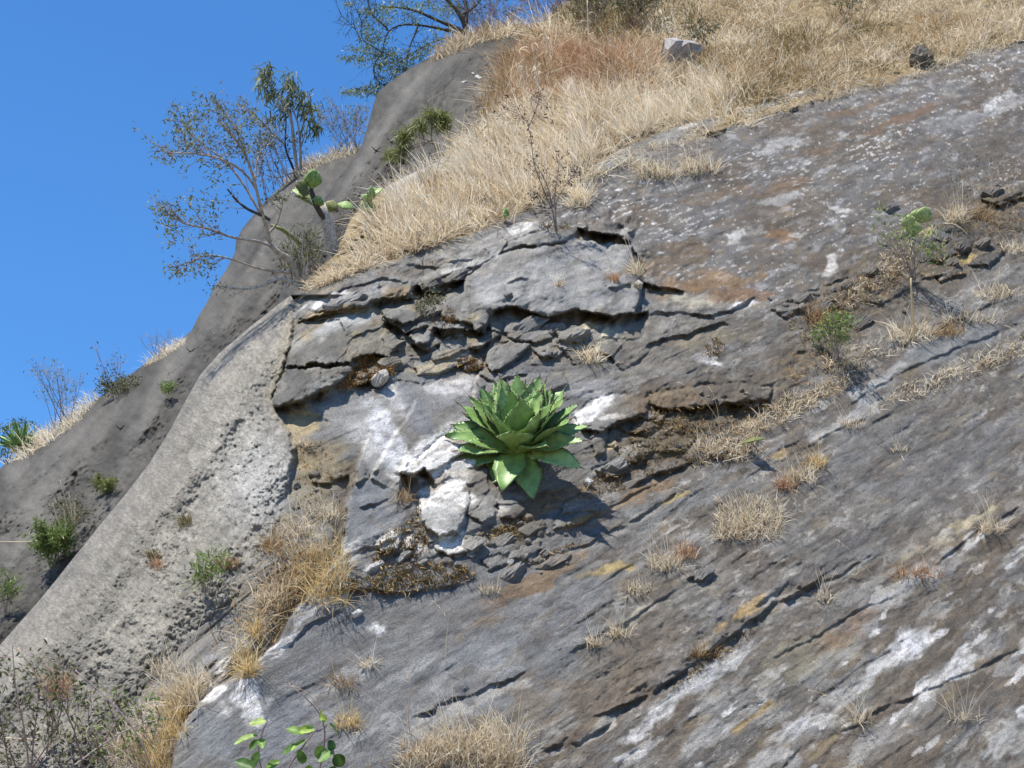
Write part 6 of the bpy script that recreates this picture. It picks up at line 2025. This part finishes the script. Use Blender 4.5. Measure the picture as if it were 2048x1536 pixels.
mat_of('moss', [(1290, 820), (1360, 815), (1540, 800), (1600, 770), (1560, 830), (1440, 860), (1320, 870)], 2200, 51, (.02, .06), clump=18)
mat_of('moss', [(1640, 600), (1700, 560), (1760, 600), (1700, 650), (1600, 690)], 900, 52, (.02, .06), clump=16)
mat_of('moss', [(1900, 300), (2050, 330), (2060, 400), (1960, 400), (1880, 420)], 900, 53, (.02, .05), clump=16)
mat_of('moss', [(1080, 1110), (1130, 1090), (1170, 1075), (1110, 1120), (1020, 1150), (1010, 1130)], 700, 42)
mat_of('moss', [(1560, 690), (1620, 600), (1700, 560), (1780, 500), (1860, 520), (1760, 600), (1660, 660)], 1400, 43, clump=18)
mat_of('moss', [(1860, 520), (1950, 470), (2050, 400), (2060, 460), (1960, 540), (1880, 560)], 1200, 44, clump=18)
mat_of('orange_moss', [(595, 880), (640, 880), (690, 950), (680, 1010), (640, 1060), (590, 1000)], 900, 45, (.01, .035), clump=18)
mat_of('moss', [(1120, 460), (1080, 455), (1086, 445), (1130, 440), (1140, 458)], 350, 46)
mat_of('moss', [(1340, 1370), (1400, 1325), (1470, 1275), (1540, 1225), (1500, 1270), (1420, 1330), (1360, 1375)], 700, 47)


# -- tussocks: each one a thing
def tussock(px, py, label, mat='straw', n=160, length=.22, rx=18, ry=9, spread=.42, droop=(.1, .6), seed=1, stalks=0, lean=(-.1, -.45, .85), width=.0052, sheet=None, group=None, stalk_len=None, name='grass_tussock', cat='grass tussock'):
    sheet = sheet or T1
    r = np.random.default_rng(seed * 31 + 7)
    b = sheet.p(px, py)
    q2 = np.stack([px + np.clip(r.normal(size=n), -1.5, 1.5) * rx * .6, py + np.clip(r.normal(size=n), -1.5, 1.5) * ry * .6], -1)
    P, _ = sheet.hit(q2[:, 0], q2[:, 1])
    out = (P - b) * 1.2
    d = norm(np.array(lean) + out + r.normal(size=(n, 3)) * spread)
    mb = MB()
    w_ = width * depth_of(b) / 18.0
    mb.blades(P - np.array([0, 0, .015]), d, length * r.uniform(.4, 1.15, n), w_ * r.uniform(.6, 1.3, n), r.uniform(droop[0], droop[1], n), 4, r.random(n))
    if stalks:
        P2, _ = sheet.hit(px + r.normal(size=stalks) * rx * .4, py + r.normal(size=stalks) * ry * .4)
        d2 = norm(np.array(lean) * np.array([2.0, 1, 1.1]) + r.normal(size=(stalks, 3)) * .28)
        mb.blades(P2, d2, (stalk_len or length * 2.2) * r.uniform(.6, 1.1, stalks), w_ * .8, r.uniform(.05, .3, stalks), 6, r.uniform(.4, 1, stalks))
    o = mb.build(name, M[mat], None, False, b)
    o.location = b
    return tag(o, label, cat, group)


TU = [
    # px, py, label, material, blades, length, rx, ry, stalks
    (640, 1160, 'big golden grass tussock in the gutter left of the blue grey slab', 'gold_grass', 620, .32, 56, 56, 10),
    (560, 1200, 'straw grass tussock at the lower left foot of the big golden tussock', 'straw', 320, .24, 34, 26, 6),
    (590, 1060, 'thin pale grass tussock under the yellow stained rock', 'straw', 200, .20, 34, 18, 6),
    (660, 1030, 'sparse straw tuft directly above the big golden tussock', 'straw', 120, .18, 22, 12, 5),
    (545, 1095, 'brown and straw tuft on the edge of the pale concrete slope', 'brown_grass', 200, .20, 24, 18, 4),
    (492, 1335, 'short bright golden tussock on the upper corner of the blue grey slab', 'gold_grass', 380, .24, 22, 20, 6),
    (512, 1270, 'narrow golden grass tuft just above the short bright golden tussock', 'gold_grass', 140, .24, 12, 14, 3),
    (376, 1395, 'long leaning straw tussock in the gutter with arching stalks', 'straw', 340, .34, 26, 24, 12),
    (330, 1345, 'fan of pale grass stalks on the lower edge of the pale concrete', 'straw', 120, .26, 30, 12, 8),
    (610, 890, 'small pale tuft under the dark overhanging block', 'straw', 70, .13, 10, 5, 2),
    (372, 1045, 'small brown and green tuft alone on the pale concrete slope', 'olive_grass', 150, .11, 12, 9, 0),
    (308, 1112, 'small tuft with red brown roots hanging on the pale concrete slope', 'olive_grass', 130, .11, 13, 8, 0),
    (312, 1132, 'red brown hanging roots just below the tuft on the pale concrete', 'red_grass', 110, .12, 14, 8, 0),
    (455, 1130, 'flat dark dry tuft where the concrete meets the rock', 'brown_grass', 160, .15, 24, 10, 2),
    (810, 1000, 'wiry grey brown tuft beside the white quartz block', 'brown_grass', 90, .16, 18, 8, 6),
    (1500, 1040, 'large round straw cushion of grass on the rock right below the agave', 'straw', 1300, .16, 66, 40, 10),
    (1460, 1065, 'shaggy lower edge of straw left of the round straw cushion', 'straw', 260, .13, 34, 16, 4),
    (1330, 1130, 'curled blond grass tuft at the end of the ochre streak', 'straw', 190, .20, 34, 14, 10),
    (1372, 1110, 'reddish tipped grass tuft right of the ochre streak', 'red_grass', 150, .18, 22, 12, 6),
    (1280, 1180, 'short straw tuft below the ochre streak', 'straw', 150, .14, 24, 10, 4),
    (1600, 955, 'pale pink straw tuft above the round straw cushion', 'straw', 240, .18, 34, 16, 10),
    (1635, 930, 'tall dry leafed tuft uppermost of the three above the straw cushion', 'gold_grass', 120, .24, 20, 10, 6),
    (1570, 975, 'reddish stalked tuft touching the top of the straw cushion', 'red_grass', 120, .18, 20, 10, 6),
    (1912, 440, 'spiky straw tussock below the dark hollow at the right edge', 'straw', 190, .30, 22, 10, 12),
    (1965, 430, 'brown grass tuft beside the spiky straw tussock', 'brown_grass', 120, .18, 24, 10, 4),
    (1400, 338, 'blond arching tussock on the upper rim of the brown slab', 'straw', 260, .30, 36, 12, 12),
    (1320, 350, 'wide blond tussock on the rim left of the arching one', 'straw', 240, .26, 40, 12, 8),
    (1290, 335, 'low straw tuft on the thin grey ledge', 'straw', 120, .20, 30, 9, 4),
    (1160, 400, 'upright blond tuft right of the leafless sapling', 'pale_grass', 260, .34, 20, 16, 8),
    (1230, 560, 'pinkish small tuft in the middle of the smooth grey face', 'red_grass', 70, .15, 9, 5, 4),
    (1275, 548, 'arching straw tuft at the right end of the smooth grey face', 'straw', 80, .26, 9, 6, 6),
    (1180, 715, 'brush like pale tuft under the cream hollow', 'pale_grass', 210, .19, 20, 12, 0),
    (1120, 570, 'small tuft at the crack in the smooth grey face', 'straw', 60, .12, 9, 5, 3),
    (1825, 670, 'sprawling grey straw tussock at the foot of the yellow stalk', 'straw', 260, .26, 44, 14, 8),
    (1900, 665, 'curled dry leaf tuft right of the yellow stalk', 'brown_grass', 160, .20, 30, 12, 6),
    (1640, 640, 'dry brown tuft with curled stalks near the dark hollow', 'brown_grass', 190, .22, 24, 12, 8),
    (1690, 730, 'straw tuft around the right hand green shrub', 'straw', 190, .20, 40, 14, 6),
    (1950, 640, 'sparse row of straw stalks along the right ledge', 'straw', 130, .20, 60, 8, 10),
    (2000, 590, 'yellowish tuft on the ledge at the right edge', 'straw', 150, .22, 40, 10, 8),
    (1480, 910, 'pale grass in front of the fallen cactus pad', 'straw', 240, .14, 50, 14, 4),
    (1420, 900, 'tall stalked tuft at the left end of the gully grass', 'straw', 130, .20, 30, 14, 10),
    (1190, 1290, 'small pale tuft in the middle of the lower slab', 'straw', 80, .20, 18, 6, 6),
    (1240, 1270, 'straw tuft right of the small pale tuft on the lower slab', 'straw', 110, .18, 22, 8, 6),
    (1410, 1310, 'brown tuft in the long diagonal crack', 'brown_grass', 130, .18, 26, 8, 10),
    (1980, 1060, 'grey straw tuft near the right edge below the dark slab', 'straw', 130, .24, 26, 10, 10),
    (1840, 1150, 'reddish straw tuft in the streaked rock at lower right', 'red_grass', 150, .20, 44, 10, 10),
    (1720, 1440, 'few long arching stalks at the bottom right', 'straw', 60, .26, 24, 8, 10),
    (1930, 1440, 'thin wiry stalks at the bottom right corner', 'straw', 50, .24, 30, 8, 12),
    (1650, 1200, 'thin wiry stalks in the middle of the streaked rock', 'straw', 40, .20, 20, 6, 8),
    (690, 1370, 'brown tuft in the white veined hollow of the blue slab', 'brown_grass', 120, .16, 30, 12, 8),
    (740, 1330, 'thin straw tuft right of the brown tuft on the blue slab', 'straw', 70, .16, 20, 8, 6),
    (700, 1450, 'golden tuft low on the blue slab behind the glossy leaves', 'gold_grass', 190, .18, 26, 14, 6),
    (980, 1180, 'orange straw tuft on the rusty streak below the quartz', 'straw', 90, .12, 22, 8, 4),
    (930, 1500, 'large straw tussock at the bottom centre edge', 'straw', 330, .28, 60, 26, 24),
    (1010, 1520, 'tall straw tussock at the bottom right of the centre', 'straw', 240, .28, 36, 24, 16),
    (860, 1520, 'low straw tussock left of the large bottom one', 'straw', 300, .22, 50, 20, 14),
    (350, 1440, 'golden grass strip along the left edge of the blue slab', 'gold_grass', 360, .22, 24, 40, 8),
    (315, 1520, 'golden grass at the bottom of the gutter', 'gold_grass', 300, .22, 26, 26, 8),
    (260, 1500, 'mixed dry tuft beside the gutter at the bottom left', 'straw', 260, .26, 36, 24, 10),
    (118, 1380, 'pinkish straw tuft among the twiggy brush at lower left', 'red_grass', 240, .22, 22, 20, 8),
    (880, 300, 'straw tuft at the base of the tufted shrub', 'gold_grass', 160, .24, 20, 14, 6),
    (860, 380, 'brown dry stems in the left part of the pale grass', 'brown_grass', 120, .34, 20, 20, 8),
    (2030, 500, 'straw tuft against the dark knobbly rock at the right edge', 'straw', 120, .18, 26, 9, 5),
    (1700, 850, 'thin straw tuft on the upper part of the dark right slab', 'straw', 70, .16, 22, 7, 5),
    (1800, 900, 'small wiry tuft on the dark right slab', 'straw', 40, .14, 16, 5, 6),
]
for i, (px, py, lb, mt, n_, L_, rx, ry, st_) in enumerate(TU):
    tussock(px, py, lb, mt, n_, L_, rx, ry, seed=i + 3, stalks=st_, group='dry grass tussocks on the cliff')

# dry maize-like stalks standing in the upper grass
for i, (x, y, h, lb) in enumerate(((1080, 210, 120, 'tallest dry leafy stalk at the left end of the upper grass'), (1052, 190, 90, 'dry leafy stalk left of the tallest stalk'), (1100, 130, 80, 'dry leafy stalk near the skyline'),
                                   (1180, 110, 110, 'dry leafy stalk in the reddish grass'), (1335, 90, 70, 'dry leafy stalk beside the lilac grey boulder'), (1890, 40, 110, 'dry leafy stalk at the top right of the slope'),
                                   (980, 300, 80, 'dark dry stalk at the left end of the pale grass'))):
    b = T1.p(x, y)
    t = depth_of(b) - .05
    P = Plant('dry_stalk', lb, 'stalk', b, 'dry stalks in the grass', seed=60 + i)
    pth = limb([(x, y + 4), (x - 4, y - h * .5), (x - 10 + 6 * P.r.normal(), y - h)], t, 0, 9)
    P.branch(pth, .009, .004, 'straw', 'stem', 5, .8)
    mb = MB()
    idx = P.r.integers(1, 9, 16)
    mb.blades(pth[idx], norm(P.r.normal(size=(16, 3)) * .8 + np.array([0, 0, .5])), .20, .014, P.r.uniform(.5, 1.2, 16), 4, P.r.random(16))
    mb.build('dry_leaves', M['straw'], P.root, False, P.o, kind='stuff')

# ---------------------------------------------------------------- green plants on the rock and in the lower left corner
def weed(name, label, cat, px, py, w_, h, n, leaf, per, llen, lw, seed, mat='twig_grey', keep=.8, n_tw=4, tl=.14, r0=.0045, lean=0, sheet=None, toward=.06, blade=False, group=None, bx=8, sub=2):
    sheet = sheet or T1
    b = sheet.p(px, py)
    t = depth_of(b) - toward
    P = Plant(name, label, cat, b, group, seed)
    r = P.r
    for k in range(n):
        x1 = px + lean + w_ * (k / max(n - 1, 1) - .5) + r.normal() * w_ * .06
        y1 = py - h * r.uniform(.55, 1.05)
        x0, y0 = px + r.uniform(-bx, bx), py + r.uniform(-2, 6)
        pth = limb([(x0, y0), ((x0 + x1) / 2 + r.normal() * 5, (y0 + y1) / 2 + r.normal() * 5), (x1, y1)], t + r.normal() * .05, r.normal() * .15 - .08, 8)
        P.branch(pth, r0, r0 * .4, mat, 'stem', 4, r.uniform(.2, .9))
        P.twigs(pth, n_tw, tl, r0 * .5, .55, .2, sub, .2, .3)
        P.tips += [(pth[i], norm(pth[-1] - pth[0])) for i in range(3, 8)]
    P.leaves_at_tips(leaf, per, llen, lw, .02, keep, blade=blade)
    P.done(mat)
    return P


PP = weed('twiggy_shrub', 'grey twiggy shrub topped with green leaves, under the pale green prickly pear', 'shrub', 1825, 556, 130, 105, 22, 'leaf_green', 2, .06, .017, 71, 'twig_grey', .0, 6, .16)
for (x, y, rx, ry, n) in ((1870, 490, 26, 36, 90), (1815, 470, 24, 24, 60), (1760, 430, 20, 30, 30), (1790, 450, 40, 40, 40), (1850, 500, 20, 30, 50), (1770, 480, 20, 30, 20)):
    PP.fo = {}
    PP.cluster('leaf_green', x, y, rx, ry, depth_of(PP.o) - .25, n, .065, .018, .2, False, .1, (.1, 1))
    for m_, mb_ in PP.fo.items():
        mb_.build('foliage', M[m_], PP.root, False, PP.o, kind='stuff')
weed('green_shrub', 'small green leafy shrub on the ledge below the dark hollow on the right', 'shrub', 1672, 718, 70, 90, 12, 'leaf_green', 2, .065, .018, 72, 'twig_grey', .55, 5, .13)
weed('green_shrub', 'tiny dark green sprig in the crack above the smooth grey face', 'shrub', 862, 632, 40, 44, 6, 'leaf_olive', 2, .04, .014, 73, 'twig_grey', .7, 4, .08, .003)
weed('green_weed', 'fresh green weed standing on the pale concrete slope', 'weed', 412, 1190, 60, 95, 9, 'leaf_green', 2, .06, .013, 74, 'twig_grey', .75, 3, .10, .003)
weed('green_bush', 'round bright green bush at the foot of the dark ridge on the left', 'bush', 105, 1130, 70, 75, 16, 'leaf_green', 4, .075, .016, 75, 'leaf_green', .9, 6, .16, .005, 0, S2, .15)
weed('green_bush', 'dry brown and green bush above the round bright green bush', 'bush', 135, 1075, 70, 75, 12, 'leaf_olive', 2, .07, .015, 76, 'bark_pale', .5, 5, .2, .006, 10, S2, .15)
weed('green_weed', 'small yellow green clump on the dark ridge beside the pale slope', 'weed', 207, 985, 34, 26, 8, 'leaf_yellow', 4, .06, .014, 77, 'leaf_yellow', .9, 4, .08, .003, 0, S2, .1)
weed('green_weed', 'green weed with brown base at the left edge of the picture', 'weed', 12, 1225, 50, 85, 10, 'leaf_green', 3, .07, .015, 78, 'twig_mauve', .55, 4, .14, .004, 0, S2, .12)
weed('green_weed', 'small green patch where ridge and pale slope meet', 'weed', 338, 786, 30, 22, 6, 'leaf_green', 3, .05, .013, 79, 'leaf_yellow', .8, 3, .07, .003, 0, S2, .1)
weed('green_shrub', 'olive green shrub in the dry grass near the skyline, leftmost at the top', 'shrub', 1180, 60, 90, 90, 14, 'leaf_olive', 3, .07, .016, 131, 'twig_mauve', .6, 5, .25, .005, 0, T1, .15, bx=20)
weed('green_shrub', 'olive green shrub in the dry grass at the top, above the lilac grey boulder', 'shrub', 1270, 50, 110, 80, 16, 'leaf_olive', 3, .07, .016, 132, 'twig_mauve', .6, 5, .25, .005, 0, T1, .15, bx=24)
weed('green_shrub', 'thin green stemmed shrub in dry grass right of the lilac grey boulder', 'shrub', 1395, 100, 50, 60, 9, 'leaf_olive', 3, .06, .015, 133, 'twig_mauve', .6, 4, .2, .004, 0, T1, .15, bx=12)
weed('green_shrub', 'faint green weed among the grass at the top edge, farthest right', 'shrub', 1690, 40, 70, 60, 9, 'leaf_olive', 2, .06, .014, 134, 'twig_grey', .6, 4, .2, .004, 0, T1, .15, bx=14)
# long dry canes leaning out of the bush on the left
b = S2.p(120, 1100)
t = depth_of(b) - .2
P = Plant('dry_canes', 'fan of long dry canes leaning out of the green bush on the left', 'canes', b, seed=80)
for (x1, y1, x0, y0) in ((120, 960, 150, 1060), (138, 985, 148, 1060), (105, 1005, 128, 1075), (78, 1030, 100, 1080), (72, 1045, 98, 1085), (150, 1005, 150, 1060), (0, 1083, 92, 1080), (128, 1020, 135, 1070)):
    pth = limb([(x0, y0), ((x0 + x1) / 2, (y0 + y1) / 2 + 3), (x1, y1)], t, -.2, 8)
    P.branch(pth, .009, .004, 'straw', 'cane', 4, .8)
P.done()

# yellow dry stalk on the right, with its crown of wilted leaves
b = T1.p(1830, 678)
t = depth_of(b) - .06
P = Plant('dry_stalk', 'straight yellow dry stalk standing alone below the grey twiggy shrub', 'stalk', b, seed=81)
P.branch(limb([(1830, 682), (1828, 650), (1824, 610), (1822, 570), (1822, 556)], t, -.05, 8), .012, .007, 'gold_grass', 'stem', 6, .9)
P.done()
for i, (pts, lb) in enumerate((
        ([(1440, 870), (1436, 820), (1428, 790), (1420, 776)], 'tall thin grass stalk left of the fallen cactus pad'),
        ([(1448, 862), (1425, 820), (1390, 780), (1360, 765)], 'thin grass stalk arching left beside the fallen cactus pad'),
        ([(1606, 935), (1600, 900), (1588, 870), (1570, 850)], 'thin stalk bending left above the reddish tuft'),
        ([(1612, 930), (1616, 880), (1620, 830), (1619, 818)], 'upright thin stalk above the reddish tuft'),
        ([(1410, 1020), (1385, 985), (1350, 975)], 'thin wiry stalk in the middle of the rusty streaks'),
        ([(1745, 860), (1742, 830), (1738, 790), (1730, 770)], 'dark red thin stalk on the dark right slab'),
        ([(1745, 1150), (1720, 1120), (1690, 1090), (1670, 1078)], 'thin bent stalk above the streaked rock at lower right'),
        ([(1730, 1460), (1700, 1420), (1660, 1390), (1620, 1380)], 'long stalk arching left at the bottom right'),
        ([(1745, 1455), (1740, 1420), (1725, 1395), (1700, 1380)], 'long stalk arching beside the other at the bottom right'),
        ([(890, 1330), (892, 1280), (900, 1240), (870, 1205)], 'thin pale stalk in the middle of the lower slab'),
        ([(820, 1470), (815, 1420), (822, 1380), (815, 1350)], 'red brown stalk behind the bottom straw tussock'),
        ([(650, 1440), (630, 1400), (610, 1380), (580, 1370)], 'red brown twig reaching left over the blue slab'),
        ([(410, 1330), (370, 1270), (352, 1220), (345, 1170)], 'long dark stem standing in front of the pale concrete'))):
    b = T1.p(*pts[0])
    t = depth_of(b) - .04
    P = Plant('grass_stalk', lb, 'stalk', b, 'single thin stalks on the rock', seed=90 + i)
    pth = limb(pts, t, -.1, 9)
    P.branch(pth, .0035, .0018, 'red_grass' if 'red' in lb else 'straw', 'stem', 3, .7)
    mb = MB()
    mb.blades(np.repeat(pth[-3:], 3, 0), norm(P.r.normal(size=(9, 3)) + norm(pth[-1] - pth[-2]) * 2), .05, .004, .2, 2, P.r.random(9))
    mb.build('seed_head', M['straw'], P.root, False, P.o, kind='stuff')
    P.done()

# twiggy brush in the lower left corner
def brush(name, label, px, py, stems, seed, t_off, leaf='leaf_olive', keep=.45, group=None, mat='twig_mauve', per=2, r0=.007):
    b = T1.p(px, py)
    t = depth_of(b) - t_off
    P = Plant(name, label, 'shrub', b, group, seed)
    for pts in stems:
        pth = limb(pts, t + P.r.normal() * .1, P.r.normal() * .2 - .1, 12)
        P.branch(pth, r0, r0 * .4, mat, 'stem', 5, P.r.uniform(.2, .9))
        P.twigs(pth, 9, .22, .003, .6, .15, 3, .2, .3)
        P.tips += [(pth[i], norm(pth[-1] - pth[0])) for i in range(3, 12)]
    P.leaves_at_tips(leaf, per, .045, .02, .02, keep)
    P.leaves_at_tips('leaf_yellow', 1, .04, .018, .02, keep * .35)
    P.done(mat)


brush('twiggy_brush', 'tall twiggy brush with tiny dark leaves at the lower left edge', 30, 1500, [[(60, 1560), (50, 1460), (30, 1380), (25, 1290)], [(60, 1560), (70, 1450), (80, 1380), (60, 1310)], [(20, 1560), (10, 1480), (-10, 1400), (0, 1330)], [(80, 1560), (100, 1480), (90, 1400), (100, 1330)],
      [(40, 1560), (20, 1500), (-10, 1460)], [(100, 1550), (60, 1500), (20, 1440), (-10, 1420)], [(60, 1540), (110, 1470), (125, 1420), (128, 1310)], [(90, 1560), (50, 1540), (0, 1520)]], 101, .35)
brush('twiggy_brush', 'twiggy brush with small leaves right of the tall brush at the lower left', 150, 1510, [[(150, 1560), (140, 1490), (160, 1420), (150, 1380)], [(150, 1560), (180, 1480), (175, 1420), (180, 1385)], [(160, 1560), (210, 1480), (240, 1420)], [(140, 1560), (100, 1500), (105, 1440)],
      [(170, 1560), (150, 1460), (120, 1400), (115, 1360)]], 102, .3)
brush('twiggy_brush', 'bright leaved low brush at the foot of the gutter in the lower left', 250, 1480, [[(260, 1560), (250, 1480), (220, 1420), (215, 1400)], [(260, 1560), (290, 1480), (280, 1410)], [(250, 1560), (300, 1500), (320, 1430)], [(240, 1560), (200, 1510), (190, 1470)]], 103, .25, 'leaf_green', .4)
for i, (pts, lb, mt) in enumerate((
        ([(150, 1530), (230, 1470), (300, 1440), (345, 1436)], 'long grey cane lying across the gutter at the lower left', 'twig_grey'),
        ([(310, 1560), (280, 1470), (220, 1400), (150, 1340)], 'long thin dark stem crossing the lower left corner', 'twig_mauve'),
        ([(120, 1480), (100, 1400), (60, 1330), (35, 1295)], 'bare pinkish cane among the twiggy brush', 'red_grass'),
        ([(0, 1476), (60, 1478), (110, 1485)], 'pale bent stalk reaching in from the left edge', 'straw'))):
    b = T1.p(*pts[0])
    t = depth_of(b) - .35
    P = Plant('dry_cane', lb, 'cane', b, 'loose canes in the lower left corner', seed=110 + i)
    P.branch(limb(pts, t, 0, 10), .006, .003, mt, 'stem', 5, .7)
    P.done()

# glossy green leaves of a near plant at the bottom edge
b = T1.p(600, 1640)
t = depth_of(b) - 1.1
P = Plant('leafy_sapling', 'young plant with large glossy green leaves reaching up at the bottom edge', 'sapling', at(600, 1700, t), seed=120)
ST = [[(590, 1700), (555, 1600), (520, 1540), (515, 1500), (520, 1470), (535, 1442)], [(600, 1700), (620, 1600), (640, 1540), (650, 1490), (655, 1440), (620, 1400), (590, 1378)], [(596, 1700), (570, 1600), (560, 1560), (600, 1500), (640, 1450)], [(604, 1700), (660, 1600), (672, 1540), (664, 1480)]]
for i, pts in enumerate(ST):
    P.branch(limb(pts, t, -.1, 14), .009, .003, 'twig_mauve', 'stem', 6, .4)
LV = [  # base, tip (pixels), depth change, width, tint
    ((536, 1444), (498, 1446), .0, .055, .9), ((522, 1470), (466, 1486), -.05, .055, .75), ((520, 1478), (496, 1500), .04, .04, .4), ((522, 1475), (524, 1496), -.08, .04, .6), ((518, 1500), (505, 1536), -.06, .05, .8),
    ((510, 1536), (468, 1520), .05, .06, .1), ((512, 1540), (480, 1548), -.05, .05, .3), ((530, 1540), (560, 1520), 0, .05, .6), ((612, 1470), (572, 1455), .03, .055, .6), ((618, 1478), (580, 1500), -.04, .05, .8),
    ((632, 1456), (596, 1462), -.05, .05, .95), ((600, 1490), (562, 1507), .02, .06, .3), ((655, 1444), (640, 1430), .02, .035, .9), ((640, 1440), (646, 1418), -.02, .03, .8), ((655, 1446), (680, 1468), .06, .06, .25), ((664, 1478), (660, 1502), -.05, .055, .05),
    ((668, 1500), (636, 1522), -.08, .07, .5), ((668, 1506), (686, 1534), .02, .07, .0), ((650, 1490), (632, 1516), -.03, .06, .7), ((610, 1530), (596, 1500), -.02, .05, .45), ((612, 1530), (622, 1548), 0, .05, .9), ((672, 1530), (656, 1560), -.04, .06, .2),
    ((598, 1508), (618, 1520), .03, .045, 1.0), ((560, 1560), (540, 1545), -.03, .05, .7)]
for i, (a, e, dz, wd, tn) in enumerate(LV):
    p0, p1 = at(a[0], a[1], t - .1), at(e[0], e[1], t - .1 + dz)
    mb = MB()
    L = np.linalg.norm(p1 - p0)
    mb.leaves(p0[None], (p1 - p0)[None], L * 1.1, wd * 1.5, (np.array([0, -.75, .7]) + P.r.normal(size=3) * .4)[None], tn, .5, .12)
    me = mb.data('leaf', M['leaf_gloss'], True, P.o)
    lo = obj('leaf', me, P.root)
    sd_ = lo.modifiers.new('round', 'SUBSURF')
    sd_.levels = 2
    sd_.render_levels = 2
P.done()
